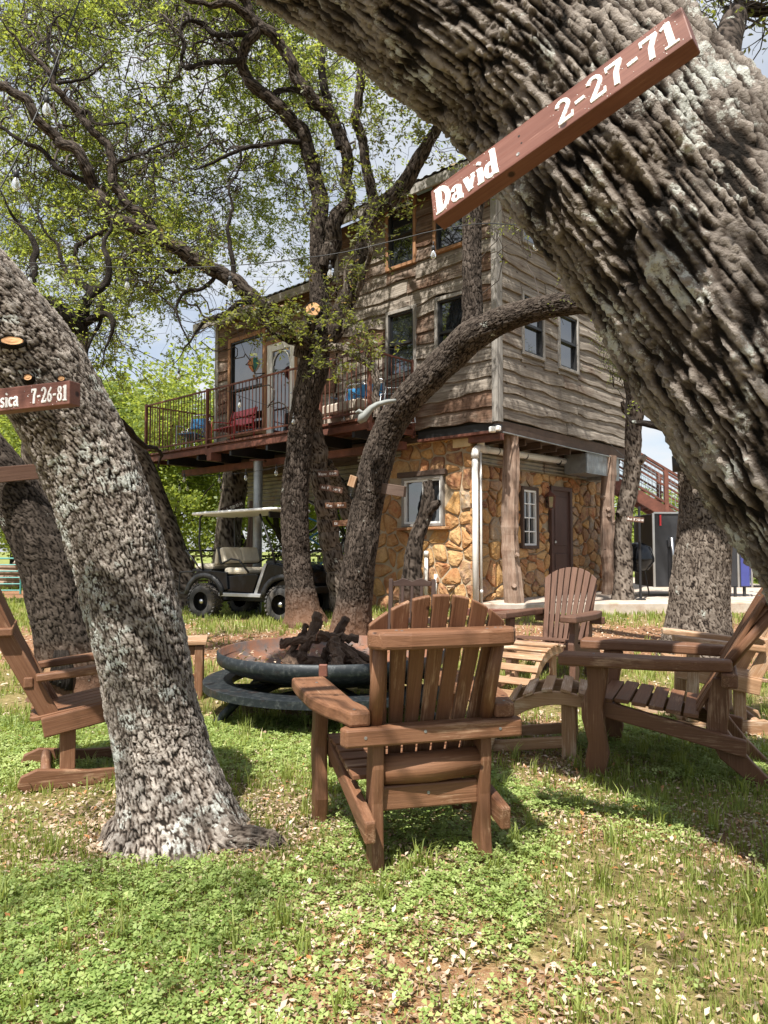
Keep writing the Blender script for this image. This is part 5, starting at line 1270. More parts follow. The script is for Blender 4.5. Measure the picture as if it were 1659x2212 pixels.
def adirondack(name, label, loc, rz, wood, nsl=7, splay=.0, curvy=True, arm_tan=None, group='adirondack chairs round the fire bowl', topshelf=True, hs=1.0, lean=None):
    """local: +y is where the sitter looks, origin on the ground under the rear feet"""
    t = thing(name, label, 'chair', loc, rz, group); r_ = random.Random(hash(label) % 1000)
    W = M[wood]; WA = M[arm_tan] if arm_tan else W
    for s in (-1, 1):
        # rear leg: bowed board from the foot up to the arm beam
        pl = [(-splay * 1.1 - .065, .0), (-splay * 1.1 + .05, 0), (.055 - splay * .30, .13), (.06, .27), (.045, .42), (.02, .55), (-.055, .55), (-.06, .42), (-.045, .28), (-.05 - splay * .5, .14)]
        part('rear_leg', W, t, lambda q: q.prism(pl, YZ(s * .235), .05), .008)
        # post carrying the back above the arm beam
        part('back_post', W, t, lambda q: q.tube([(s * .243, -.035, .60), (s * .247, -.085 - .07 * ((lean or .33) - .33) * 10 * .6, .76), (s * .255, -.145 - .14 * ((lean or .33) - .33) * 10 * .6, .925)], [.03, .032, .026], 8), 0, smooth=True)
        # front leg
        fl = [(.57, 0), (.66, 0), (.675, .06), (.655, .17), (.69, .30), (.69, .38), (.655, .48), (.66, .595), (.54, .595), (.555, .48), (.575, .36), (.565, .25), (.545, .12)] if curvy else [(.56, 0), (.67, 0), (.67, .595), (.56, .595)]
        fl = [(a + (.10 * (b / .6) - .10 if splay else 0) * 0, b) for a, b in fl]
        part('front_leg', W, t, lambda q: q.prism(fl, YZ(s * .345), .062), .012)
        # stringer
        part('seat_rail', W, t, lambda q: q.prism([(-.13, .155), (-.135, .245), (.30, .335), (.60, .40), (.62, .37), (.61, .31), (.30, .25)], YZ(s * .288), .045), .008)
        # arm
        ap = [(s * .285, .80), (s * .455, .80), (s * .462, .62), (s * .455, .30), (s * .42, .12), (s * .385, .03), (s * .36, -.075), (s * .272, -.075), (s * .262, .03), (s * .285, .16), (s * .285, .4)]
        part('armrest', WA, t, lambda q: q.prism(ap, XY(.628), .062), .012)
        screws(t, [(s * .36, .62, .66), (s * .33, -.03, .66)])
    part('arm_beam', W, t, lambda q: q.prism([(-.38, -.10), (.38, -.10), (.395, -.05), (.37, -.02), (-.37, -.02), (-.395, -.05)], XY(.558), .075), .01)
    screws(t, [(-.3, -.101, .56), (-.05, -.101, .57), (.28, -.101, .56)], (0, -1, 0))
    part('cross_board', W, t, lambda q: q.beam((-.212, .0, .29), (.212, .0, .285), .04, .10), .008)
    part('cross_log', W, t, lambda q: q.tube([(-.212, .01, .40), (0, -.005, .402), (.212, .0, .41)], [.056, .06, .054], 12, flat=1.1), 0, smooth=True)
    part('front_board', W, t, lambda q: q.beam((-.30, .615, .315), (.30, .615, .315), .035, .13), .008)
    screws(t, [(-.01, -.0215, .30)], (0, -1, 0))
    # seat slats
    for k in range(6):
        y = .13 + k * .088; z = .335 + .065 * (k / 5.5) + (.0 if k < 5 else -.012)
        part('seat_slat', W, t, lambda q: q.beam((-.31 + r_.uniform(-.004, .004), y, z + .018), (.31 + r_.uniform(-.004, .004), y, z + .018 + r_.uniform(-.002, .002)), .076, .022, (0, -.09, 1)), .004)
    # back slats in a leaning, fanned plane
    lean = lean or math.atan2(.27, .78); pk = math.tan(lean) / math.tan(math.atan2(.27, .78))
    MM = Matrix.Translation((0, .115, .33)) @ Matrix.Rotation(lean, 4, 'X') @ Matrix(((1, 0, 0, 0), (0, 0, -1, 0), (0, 1, 0, 0), (0, 0, 0, 1)))
    H = .84 * hs; wb, wt = .43, .60
    for k in range(nsl):
        g = .006
        a0, a1 = k / nsl, (k + 1) / nsl
        xb0, xb1 = -wb / 2 + wb * a0 + g, -wb / 2 + wb * a1 - g; xt0, xt1 = -wt / 2 + wt * a0 + g * 1.1, -wt / 2 + wt * a1 - g * 1.1
        top = lambda x: H - .13 * (abs(x) / (wt / 2)) ** 2.2
        tp = [(xt0 + (xt1 - xt0) * j / 4, top(xt0 + (xt1 - xt0) * j / 4)) for j in range(5)]
        pl = [(xb0, 0), (xb1, 0)] + tp[::-1]
        part('back_slat', W, t, lambda q: q.prism(pl, MM @ Matrix.Translation((0, 0, r_.uniform(-.002, .002))), .022), .005)
    if topshelf:
        sp = [(-.30, .012), (.30, .012), (.318, -.04), (.28, -.105), (.16, -.125), (-.16, -.128), (-.27, -.112), (-.318, -.06)]
        part('top_brace', WA, t, lambda q: q.prism(sp, Matrix.Translation((0, -.135 + .115 - .115 * 1 - (lean - .333) * .75, .955)), .07), .014)
        screws(t, [(-.2, -.19, .99), (-.185, -.215, .99), (.22, -.19, .99), (.17, -.22, .99), (.24, -.2, .99)])
    return t

def gpt(px, py):
    """ground point seen at (px,py)"""
    Y = 3.0
    for _ in range(12):
        p = P(px, py, Y); g = gz(p.x, p.y); rr = (P(px, py, 1.0) - Vector((0, 0, CAMH))); Y = (g - CAMH) / rr.z
    p = P(px, py, Y); return Vector((p.x, p.y, gz(p.x, p.y)))

a = gpt(808, 1880); b = gpt(1042, 1852); mid = (a + b) / 2
main = adirondack('adirondack_chair', 'brown adirondack chair seen from behind, closest to the camera', (mid.x, mid.y, 0.0), math.atan2(b.y - a.y, b.x - a.x), 'chair', 7, .0)
q = gpt(1590, 1692)
def place(px, py, rz, lx, ly):
    """origin such that local point (lx,ly) stands on the ground at the pixel"""
    g = gpt(px, py); c, s = math.cos(rz), math.sin(rz)
    x, y = g.x - (c * lx - s * ly), g.y - (s * lx + c * ly); return (x, y, gz(x, y))
rz = R(66)
chr_ = adirondack('adirondack_chair', 'red brown adirondack chair in profile at the right with splayed rear legs', place(1292, 1672, rz, -.362, .645), rz, 'chair', 7, .20, arm_tan='chair', lean=.50)
chr_.scale = (1.06, 1.06, 1.06)
rz = R(142)
adirondack('adirondack_chair', 'darker fan backed adirondack chair facing the bowl from before the cabin', place(1240, 1484, rz, -.345, .62), rz, 'chair_dark', 8, .0, topshelf=False, hs=.97)

def footstool(name, label, loc, rz, wood):
    """local: tall end at y=0, curves down towards +y"""
    t = thing(name, label, 'footstool', loc, rz, 'footstools before the adirondack chairs'); W = M[wood]
    up = [(-.05, .40), (.08, .425), (.22, .415), (.36, .36), (.48, .26), (.57, .13), (.615, 0)]; lo = [(.535, 0), (.49, .12), (.41, .22), (.30, .295), (.18, .335), (.06, .345), (-.05, .335)]
    for s in (-1, 1):
        part('curved_rail', W, t, lambda q: q.prism(smooth_poly(up + lo, 2), YZ(s * .235), .04), .006)
        part('leg', W, t, lambda q: q.beam((s * .195, .04, 0), (s * .195, .04, .375), .035, .09, (0, 1, 0)), .006)
        part('stretcher', W, t, lambda q: q.beam((s * .195, .0, .115), (s * .195, .55, .045), .03, .07), .006)
    for k in range(8):
        f = k / 7.4; i = f * (len(up) - 1); j = min(int(i), len(up) - 2); u = i - j
        y = up[j][0] * (1 - u) + up[j + 1][0] * u; z = up[j][1] * (1 - u) + up[j + 1][1] * u
        d = Vector((0, up[j + 1][0] - up[j][0], up[j + 1][1] - up[j][1])).normalized(); n = Vector((0, -d.z, d.y))
        part('slat', W, t, lambda q: q.beam(Vector((-.27, y, z)) + n * .012, Vector((.27, y, z)) + n * .012, .066, .02, n), .004)
    part('cross_board', W, t, lambda q: q.beam((-.175, .04, .3), (.175, .04, .3), .03, .08), .005)
    return t
rz = R(74); g = gpt(1262, 1640)
footstool('footstool', 'curved slatted footstool set against the red brown chair in profile', (g.x + .0, g.y + .18, 0), rz, 'chair_tan')
rz = R(142); g = Vector((1.74, 6.85, 0))
footstool('footstool', 'sunlit curved slatted footstool before the darker fan backed chair', (g.x - .30, g.y + .25, 0), rz, 'chair_tan')

def rocker(name, label, loc, rz, wood, ladder=False, group='rocking chairs on the grass'):
    t = thing(name, label, 'rocking chair', loc, rz, group); W = M[wood]
    for s in (-1, 1):
        up = [(-.22, .03), (-.20, .085), (-.12, .115), (0, .10), (.14, .082), (.35, .075), (.6, .09), (.68, .11), (.7, .10)]
        lo = [(.7, .07), (.6, .03), (.35, .005), (.1, .0), (-.05, .0), (-.17, .0)]
        part('rocker_rail', W, t, lambda q: q.prism(up + lo, YZ(s * .235), .04), .006)
        part('front_leg', W, t, lambda q: q.beam((s * .235, .36, .08), (s * .245, .34, .60), .042, .085, (0, 1, 0)), .006)
        part('rear_leg', W, t, lambda q: q.beam((s * .200, .03, .09), (s * .200, .03, .36), .04, .08, (0, 1, 0)), .006)
        part('seat_rail', W, t, lambda q: q.beam((s * .24, -.10, .335), (s * .24, .46, .44), .04, .11), .008)
        part('armrest', W, t, lambda q: q.prism([(s * .20, .48), (s * .32, .48), (s * .33, .3), (s * .30, .05), (s * .27, -.14), (s * .225, -.14), (s * .215, .1)], Matrix.Translation((0, 0, .62)) @ Matrix.Rotation(R(6), 4, 'X'), .045), .01)
        part('back_post', W, t, lambda q: q.beam((s * .20, -.02, .31), (s * .215, -.40, 1.02), .035, .095, (0, .9, .4)), .007)
    part('rear_spindle', W, t, lambda q: q.tube([(-.21, -.08, .085), (.21, -.08, .085)], .028, 10), 0, smooth=True)
    part('front_spindle', W, t, lambda q: q.tube([(-.21, .42, .08), (.21, .42, .08)], .024, 10), 0, smooth=True)
    for k in range(5):
        x = -.19 + k * .095
        part('seat_slat', W, t, lambda q: q.prism([(x - .043, -.12), (x - .03, -.155), (x, -.168), (x + .03, -.155), (x + .043, -.12), (x + .043, .50), (x - .043, .50)], Matrix.Translation((0, 0, .405)) @ Matrix.Rotation(R(10), 4, 'X'), .024), .004)
    if ladder:
        for z, h in ((.60, .16), (.84, .06), (.98, .06)):
            y = -.02 - .34 * (z - .31) / .77
            part('back_rail', W, t, lambda q: q.beam((-.225, y - .03, z), (.225, y - .03, z), .028, h, (0, .4, .9)), .006)
    else:
        MMr = Matrix.Translation((0, -.045, .36)) @ Matrix.Rotation(math.atan2(.34, .77), 4, 'X') @ Matrix(((1, 0, 0, 0), (0, 0, -1, 0), (0, 1, 0, 0), (0, 0, 0, 1)))
        for k in range(5):
            x = -.18 + k * .09
            part('back_slat', W, t, lambda q: q.prism([(x - .04, 0), (x + .04, 0), (x + .043, .78), (x, .80), (x - .043, .78)], MMr, .022), .005)
        part('back_brace', W, t, lambda q: q.beam((-.27, -.30, .86), (.27, -.30, .86), .09, .045), .008)
        part('back_brace', W, t, lambda q: q.beam((-.23, -.175, .58), (.23, -.175, .58), .05, .06), .008)
    return t
rz = R(-66)
rocker('rocking_chair', 'brown wooden rocking chair on the left behind the pale trunk', place(62, 1712, rz, .235, -.16), rz, 'chair')
rz = R(78)
rocker('rocking_chair', 'light brown rocking chair half hidden behind the profile chair', place(1612, 1588, rz, -.235, .0), rz, 'chair_tan', True)

# small table by the pale trunk
g = gpt(431, 1508)
t = thing('side_table', 'square brown wooden side table half hidden by the pale trunk', 'table', (g.x - .27, g.y + .1, 0), R(12))
for sx in (-1, 1):
    for sy in (-1, 1): part('leg', M['chair'], t, lambda q: q.beam((sx * .235, sy * .2, 0), (sx * .235, sy * .2, .465), .07, .07, (0, 1, 0)), .006)
for k in range(5): part('top_slat', M['chair_tan'], t, lambda q: q.beam((-.30, -.208 + k * .104, .492), (.30, -.208 + k * .104, .492), .098, .03), .004)
for sy in (-1, 1): part('apron', M['chair'], t, lambda q: q.beam((-.198, sy * .2, .425), (.198, sy * .2, .425), .03, .075), .004)
for sx in (-1, 1): part('apron', M['chair'], t, lambda q: q.beam((sx * .235, -.163, .425), (sx * .235, .163, .425), .03, .075), .004)
part('spindle', M['chair'], t, lambda q: q.tube([(-.21, -.2, .2), (.21, -.2, .2)], .02, 8), 0, smooth=True)

# espresso slat-back chair
g = P(888, 1400, 7.7); t = thing('side_chair', 'dark espresso slat back chair showing above the closest adirondack', 'chair', (g.x, g.y, gz(g.x, g.y)), R(170))
for s in (-1, 1):
    part('back_post', M['chair_black'], t, lambda q: q.tube([(s * .225, -.02, .0), (s * .225, -.04, .45), (s * .225, -.10, .99)], [.03, .034, .03], 4, up=(1, 1, 0)), .004)
    part('front_leg', M['chair_black'], t, lambda q: q.beam((s * .22, .42, 0), (s * .22, .42, .43), .045, .045, (0, 1, 0)), .004)
    part('side_rail', M['chair_black'], t, lambda q: q.beam((s * .22, .0, .40), (s * .22, .4, .40), .03, .06), .004)
tp = [(-.20, 0), (.20, 0), (.20, .05), (.15, .06), (.10, .085), (.05, .072), (0, .05), (-.05, .072), (-.10, .085), (-.15, .06), (-.20, .05)]
BK = Matrix(((1, 0, 0, 0), (0, 0, -1, -.092), (0, 1, 0, .915), (0, 0, 0, 1)))
part('crest_rail', M['chair_black'], t, lambda q: q.prism(tp, BK, .03), .005)
part('lower_rail', M['chair_black'], t, lambda q: q.beam((-.2, -.05, .56), (.2, -.05, .56), .025, .06), .004)
for x in (-.1, 0, .1): part('spindle', M['chair_black'], t, lambda q: q.beam((x, -.05, .58), (x, -.09, .925), .03, .02, (0, 1, 0)), .003)
part('seat', M['chair_black'], t, lambda q: q.box((0, .2, .455), (.5, .5, .04)), .01)

# ---------------------------------------------------------------- fire bowl
pc = Vector((-.42, 6.08, -.06))
t = thing('fire_bowl', 'wide rusty steel fire bowl on legs inside a flat foot ring', 'fire pit', pc)
prof_o = [(0, .30), (.25, .305), (.5, .335), (.70, .385), (.83, .43), (.905, .475), (.92, .50), (.92, .565), (.905, .572)]
prof_i = [(.895, .565), (.895, .505), (.80, .445), (.66, .40), (.45, .355), (.2, .332), (0, .33)]
q = MB(); q.lathe(prof_o, None, 96, caps=False); q.build('bowl_outside', M['pit'], t, smooth=True)
q = MB(); q.lathe([(.905, .572)] + prof_i, None, 96, caps=False); q.build('bowl_inside', M['pit_in'], t, smooth=True)
q = MB(); q.lathe([(.80, .342), (1.02, .342), (1.025, .34), (1.025, .285), (1.02, .285), (1.018, .332), (.805, .332), (.803, .29), (.80, .29)], None, 96, closed=True); q.build('foot_ring', M['pit'], t)
for k in range(8):
    a = k * math.pi / 4 + .3; q = MB(); q.beam((.25 * math.cos(a), .25 * math.sin(a), .285), (.85 * math.cos(a), .81 * math.sin(a), .305), .05, .03); q.build('spoke', M['pit'], t)
for k in range(6):
    a = k * math.pi / 3 + .52; q = MB(); q.tube([(.45 * math.cos(a), .45 * math.sin(a), .33), (.80 * math.cos(a), .80 * math.sin(a), .22), (1.0 * math.cos(a), 1.0 * math.sin(a), .04)], .035, 12); q.build('leg', M['pit'], t, smooth=True)
q = MB(); q.box((.0, -.913, .535), (.06, .03, .085)); q.build('drain_tab', M['rust'], t, bevel=.006)
def log(label, p0, p1, r, seed, ends=True):
    r_ = random.Random(seed); p0 = Vector(p0) + pc; p1 = Vector(p1) + pc
    o = thing('fire_log', label, 'log', p0, 0, 'logs piled in the fire bowl'); n = 16; pts = []; rad = []
    for i in range(n): pts.append(p0 + (p1 - p0) * i / (n - 1) + Vector((r_.uniform(-1, 1), r_.uniform(-1, 1), r_.uniform(-1, 1))) * r * .22); rad.append(r * r_.uniform(.7, 1.12))
    q = MB(); q.tube(pts, rad, 12)
    for i in range(len(q.v) - 0):
        rr = i // 12
        if rr < n: c = pts[rr]; v = Vector(q.v[i]); q.v[i] = tuple(c + (v - c) * r_.uniform(.72, 1.2))
    q.build('bark', M['firewood'], o, world=True)
    if ends:
        d = (p1 - p0).normalized()
        for pp, dd in ((pts[0], -d), (pts[-1], d)):
            q = MB(); q.lathe([(r * .75, 0), (r * .7, .006), (0, .007)], Matrix.Translation(pp + dd * .001) @ dd.to_track_quat('Z', 'Y').to_matrix().to_4x4(), 10); q.build('cut_end', M['chair'] if r_.random() < .6 else M['firewood'], o, world=True)
log('tall charred log leaning up at the middle of the fire bowl', (-.28, -.05, .42), (-.12, .10, .83), 0.049, 1)
log('grey lichened log leaning right at the top of the pile', (-.10, .2, .45), (.10, .25, .80), 0.038, 2)
log('short log lying across the left top of the pile', (-.42, .06, .60), (-.05, .0, .66), 0.041, 3)
log('pale split log resting on the right top of the pile', (-.12, -.02, .66), (.20, .05, .64), 0.041, 4)
log('stubby charred log end facing the camera at the left of the pile', (-.33, -.34, .42), (-.30, .1, .50), 0.056, 5)
log('round log with orange cut end low in the middle of the pile', (-.14, -.40, .40), (-.10, .2, .42), 0.045, 6)
log('thin log with orange cut end beside the low middle one', (.0, -.36, .43), (.02, .3, .46), 0.038, 7)
log('white ash covered log leaning at the front right of the pile', (.10, -.42, .37), (.02, -.1, .66), 0.045, 8)
log('thick black log sloping down at the right of the pile', (.32, -.25, .38), (.05, .05, .60), 0.053, 9)
log('thin bark covered branch poking up left of the tall log', (-.40, .0, .44), (-.22, .12, .74), .03, 11)
log('thin pale branch crossing the pile from the right', (.38, .1, .42), (-.1, -.05, .70), .028, 12)
log('charred log buried at the back of the pile', (-.35, .3, .40), (.25, .28, .44), 0.053, 10)
r_ = np.random.default_rng(3); n = 420; a = r_.uniform(0, 6.28, n); rr = .8 * np.sqrt(r_.random(n)); zz_ = .34 + .11 * (rr / .8) ** 2.2 + .008
V, F = leaf_quads(np.stack([pc.x + rr * np.cos(a), pc.y + rr * np.sin(a), zz_], -1), .045, .5, 3, r_)
o = np_mesh('bowl_leaves', V, F, M['litter'], None, {'lr': ('FLOAT', 'POINT', np.repeat(r_.random(n) * .6, 4))}, kind='stuff')

# ---------------------------------------------------------------- golf cart
hx = Vector((.87, -.49, 0)); sd = Vector((.6, .8, 0))        # heading, far side
o_ = P(521, 1330, 13.55); cart = thing('golf_cart', 'glossy black golf cart with cream seats and pale roof parked under the deck', 'golf cart', (o_.x + .3, o_.y + .4, gz(o_.x, o_.y)), math.atan2(hx.y, hx.x))
# local: +x forward, +y left (away from the camera), near side y=-.5
def sidep(nm, pl, y, th, mat, bev=.01, **k): 
    return part(nm, mat, cart, lambda q: q.prism(pl, Matrix(((1, 0, 0, 0), (0, 0, -1, y), (0, 1, 0, 0), (0, 0, 0, 1))), th), bev, **k)
def wheel(x, y, rad, w, par):
    s = -1 if y < 0 else 1
    Mw = Matrix.Translation((x, y, rad)) @ Matrix.Rotation(R(90), 4, 'X')
    q = MB(); pr = [(rad * .56, -w / 2), (rad * .80, -w / 2 - .01), (rad * .95, -w * .42), (rad, -w * .3), (rad, w * .3), (rad * .95, w * .42), (rad * .80, w / 2 + .01), (rad * .56, w / 2)]
    q.lathe(pr, Mw, 36, caps=False); wh = q.build('wheel', M['tyre'], par, smooth=True)
    q = MB()
    for k in range(26):
        a = k * 2 * math.pi / 26
        for j, zz0 in enumerate((-.36, -.12, .12, .36)):
            aa = a + (.12 if j % 2 else 0); c = Mw @ Vector((rad * 1.02 * math.cos(aa), rad * 1.02 * math.sin(aa), zz0 * w))
            rot = (Mw.to_3x3() @ Matrix.Rotation(aa, 3, 'Z')) @ Matrix.Rotation(.5 if j % 2 else -.5, 3, 'X')
            q.box(c, (.026, .045, w * .22), rot)
    q.build('tread', M['tyre'], wh)
    q = MB(); q.lathe([(rad * .57, -s * w * .5), (rad * .54, -s * w * .5), (rad * .50, -s * w * .3), (rad * .30, -s * w * .2), (rad * .16, -s * w * .24)], Matrix.Translation((x, y, rad)) @ Matrix.Rotation(R(-90 if s < 0 else -90), 4, 'X') @ Matrix.Scale(1, 4), 28)
    q.build('rim', M['black_metal'], wh, smooth=True)
    q = MB(); q.lathe([(rad * .16, 0), (rad * .16, .04), (rad * .12, .06), (0, .065)], Matrix.Translation((x, y + s * w * .22, rad)) @ Matrix.Rotation(R(90 if s < 0 else -90), 4, 'X'), 14); q.build('hub_cap', M['chrome'], wh, smooth=True)
    return wh
for x in (-.83, .83):
    for y in (-.50, .50): wheel(x, y, .285, .24, cart)
for s in (-1, 1):
    y = s * .50
    body = [(-1.12, .62), (-1.10, .74), (-.98, .80), (-.62, .80), (-.35, .78), (-.32, .50), (-.48, .45), (-.55, .58), (-.66, .67), (-.83, .70), (-1.0, .66), (-1.08, .58)]
    sidep('rear_panel', body, y * .99, .05, M['gloss_black'], .012)
    lowp = [(-.58, .47), (.18, .44), (.30, .74), (.20, .76), (-.30, .72), (-.60, .72)]
    sidep('side_panel', lowp, y * .93, .04, M['gloss_black'], .012)
    sidep('running_board', [(-.50, .38), (.38, .38), (.40, .44), (-.50, .44)], y * 1.02, .07, M['silver'], .008)
    cowl = [(.30, .44), (.50, .92), (.62, .93), (1.12, .82), (1.16, .70), (1.12, .62), (1.04, .66), (.83, .72), (.64, .66), (.52, .52), (.48, .44)]
    sidep('front_fender', cowl, y * .96, .06, M['gloss_black'], .012)
    sidep('fender_trim', [(.24, .44), (.44, .93), (.50, .93), (.30, .44)], y * 1.0, .05, M['silver'], .004)
    # fender flares
    for x in (-.83, .83):
        q = MB(); q.tube([(x + .40 * math.cos(a), y * 1.05, .36 + .36 * math.sin(a)) for a in [math.pi * (.03 + .94 * k / 12) for k in range(13)]], .035, 6, flat=1.5); q.build('fender_flare', M['black'], cart, smooth=True)
part('cowl', M['gloss_black'], cart, lambda q: q.prism([(.52, .50), (.46, .93), (.62, .96), (.95, .90), (1.14, .80), (1.18, .62), (1.12, .46)], Matrix(((1, 0, 0, 0), (0, 0, -1, 0), (0, 1, 0, 0), (0, 0, 0, 1))), .90), .03)
part('dash', M['black'], cart, lambda q: q.box((.50, 0, .93), (.18, .9, .1)), .02)
part('bumper', M['black'], cart, lambda q: q.box((1.20, 0, .50), (.07, .7, .12)), .02)
part('floor_pan', M['black'], cart, lambda q: q.box((.05, 0, .41), (1.2, .88, .05)), .01)
part('chassis', M['black_metal'], cart, lambda q: q.box((0, 0, .33), (2.1, .3, .10)), .01)
part('axle', M['black_metal'], cart, lambda q: q.tube([(-.83, -.42, .285), (-.83, .42, .285)], .04, 8), 0)
part('axle', M['black_metal'], cart, lambda q: q.tube([(.83, -.42, .285), (.83, .42, .285)], .03, 8), 0)
for s in (-1, 1):
    part('headlight', M['chrome'], cart, lambda q: q.box((1.155, s * .33, .76), (.03, .16, .075)), .008)
    part('indicator', M['cutwood'], cart, lambda q: q.box((1.13, s * .44, .76), (.05, .05, .075)), .006)
part('seat_box', M['gloss_black'], cart, lambda q: q.box((-.22, 0, .62), (.50, .86, .26)), .02)
part('seat_cushion', M['cream'], cart, lambda q: q.box((-.20, 0, .80), (.50, .94, .11)), .04, smooth=False)
rot = Matrix.Rotation(R(-14), 3, 'Y')
part('seat_back', M['cream'], cart, lambda q: (q.box((-.50, -.235, 1.06), (.10, .46, .28), rot), q.box((-.50, .235, 1.06), (.10, .46, .28), rot)), .04)
part('seat_back_shell', M['black'], cart, lambda q: q.box((-.565, 0, 1.05), (.05, .94, .30), rot), .02)
part('rear_seat_back', M['cream'], cart, lambda q: q.box((-.64, 0, 1.04), (.08, .90, .28), Matrix.Rotation(R(8), 3, 'Y')), .03)
part('rear_cushion', M['cream'], cart, lambda q: q.box((-.92, 0, .87), (.42, .90, .10)), .04)
part('rear_seat_base', M['black'], cart, lambda q: q.box((-.95, 0, .80), (.44, .92, .05)), .01)
part('rear_footrest', M['black_metal'], cart, lambda q: (q.box((-1.38, 0, .40), (.30, .8, .03)), q.tube([(-1.15, -.42, .78), (-1.5, -.42, .76), (-1.52, -.42, .44)], .016, 6), q.tube([(-1.15, .42, .78), (-1.5, .42, .76), (-1.52, .42, .44)], .016, 6)), 0)
part('rear_grab_bar', M['black_metal'], cart, lambda q: q.tube([(-1.0, -.44, .82), (-1.32, -.44, 1.12), (-1.40, -.40, 1.14), (-1.40, .40, 1.14), (-1.32, .44, 1.12), (-1.0, .44, .82)], .017, 8), 0, smooth=True)
for s in (-1, 1):
    part('roof_strut', M['black_metal'], cart, lambda q: q.tube([(-.92, s * .46, .80), (-1.02, s * .46, 1.25), (-1.02, s * .45, 1.70), (-.96, s * .45, 1.76)], .018, 8), 0, smooth=True)
    part('roof_strut', M['black_metal'], cart, lambda q: q.tube([(.62, s * .44, .93), (.50, s * .44, 1.25), (.28, s * .44, 1.74)], .018, 8), 0, smooth=True)
    part('armrest', M['black_metal'], cart, lambda q: q.tube([(-.50, s * .46, .92), (-.30, s * .47, 1.0), (-.12, s * .47, .98), (.08, s * .47, .78)], .016, 8), 0, smooth=True)
part('roof', M['white'], cart, lambda q: q.prism([(-1.16, -.50), (-1.10, -.56), (.58, -.56), (.66, -.46), (.66, .46), (.58, .56), (-1.10, .56), (-1.16, .50)], Matrix.Translation((0, 0, 1.80)) @ Matrix.Rotation(R(-1.5), 4, 'Y'), .05), .02)
part('windshield_frame', M['black'], cart, lambda q: q.beam((.48, -.45, 1.73), (.48, .45, 1.73), .04, .10), .01)
part('steering_column', M['silver'], cart, lambda q: q.tube([(.52, .22, .85), (.22, .22, 1.14)], .025, 8), 0)
ms = Matrix.Translation((.21, .22, 1.15)) @ Matrix.Rotation(R(-42), 4, 'Y')
part('steering_wheel', M['black'], cart, lambda q: (q.tube([ms @ Vector((.17 * math.cos(a), .17 * math.sin(a), 0)) for a in [2 * math.pi * k / 20 for k in range(21)]], .016, 7, caps=False), q.beam(ms @ Vector((-.17, 0, 0)), ms @ Vector((.17, 0, 0)), .03, .012), q.beam(ms @ Vector((0, 0, 0)), ms @ Vector((0, .17, 0)), .03, .013)), 0, smooth=True)

cart.scale = (1.1, 1.1, 1.1); cart.location.x += .02
# ---------------------------------------------------------------- bicycles hung under the deck
def bicycle(label, loc, M4, col):
    t = thing('bicycle', label, 'bicycle', loc, 0, 'bicycles hung under the deck')
    Mi = Matrix.Translation(Vector(loc)).inverted() @ M4
    for x in (-.52, .52):
        w_ = []
        q = MB(); q.tube([Mi @ Vector((x + .33 * math.cos(a), 0, .33 * math.sin(a))) for a in [2 * math.pi * k / 32 for k in range(33)]], .022, 7, caps=False); wq = q.build('wheel', M['tyre'], t, smooth=True)
        q = MB(); q.tube([Mi @ Vector((x + .30 * math.cos(a), 0, .30 * math.sin(a))) for a in [2 * math.pi * k / 32 for k in range(33)]], .010, 5, caps=False); q.build('rim', M['chrome'], wq, smooth=True)
        q = MB()
        for k in range(16): a = k * math.pi / 8; q.tube([Mi @ Vector((x, .02 if k % 2 else -.02, 0)), Mi @ Vector((x + .3 * math.cos(a), 0, .3 * math.sin(a)))], .0018, 3)
        q.build('spokes', M['chrome'], wq)
    q = MB()
    for a, b in (((-.52, 0, 0), (-.10, 0, -.02)), ((-.52, 0, 0), (-.22, 0, .42)), ((-.22, 0, .46), (-.08, 0, -.02)), ((-.08, 0, -.02), (.36, 0, .38)), ((-.20, 0, .40), (.36, 0, .45)), ((.34, 0, .50), (.40, 0, .30)), ((.40, 0, .30), (.52, 0, 0))):
        q.tube([Mi @ Vector(a), Mi @ Vector(b)], .017, 8)
    q.build('frame', col, t, smooth=True)
    q = MB(); q.tube([Mi @ Vector(p) for p in ((.26, -.28, .56), (.36, -.16, .56), (.36, 0, .52), (.36, .16, .56), (.26, .28, .56))], .013, 7); q.build('handlebar', M['black_metal'], t, smooth=True)
    q = MB(); q.lathe([(0, .47), (.06, .475), (.075, .49), (.05, .51), (0, .512)], Mi @ Matrix.Translation((-.24, 0, 0)) @ Matrix.Diagonal((1.6, 1, 1, 1)), 12); q.build('saddle', M['black'], t, smooth=True)
    return t
def hang(p, yaw, tilt): return Matrix.Translation(p) @ Matrix.Rotation(yaw, 4, 'Z') @ Matrix.Rotation(tilt, 4, 'Y')
bicycle('dark bicycle hanging by one wheel nearest the curved oak', P(762, 1130, 14.6), hang(P(762, 1130, 14.6), R(35), R(84)), M['dark_blue'])
bicycle('black bicycle hanging further left under the deck', P(735, 1110, 15.3), hang(P(728, 1118, 15.3), R(60), R(95)), M['black_metal'])
bicycle('blue bicycle with black saddle hanging beside the forked oak', P(672, 1170, 14.9), hang(P(672, 1170, 14.9), R(20), R(75)), M['blue'])

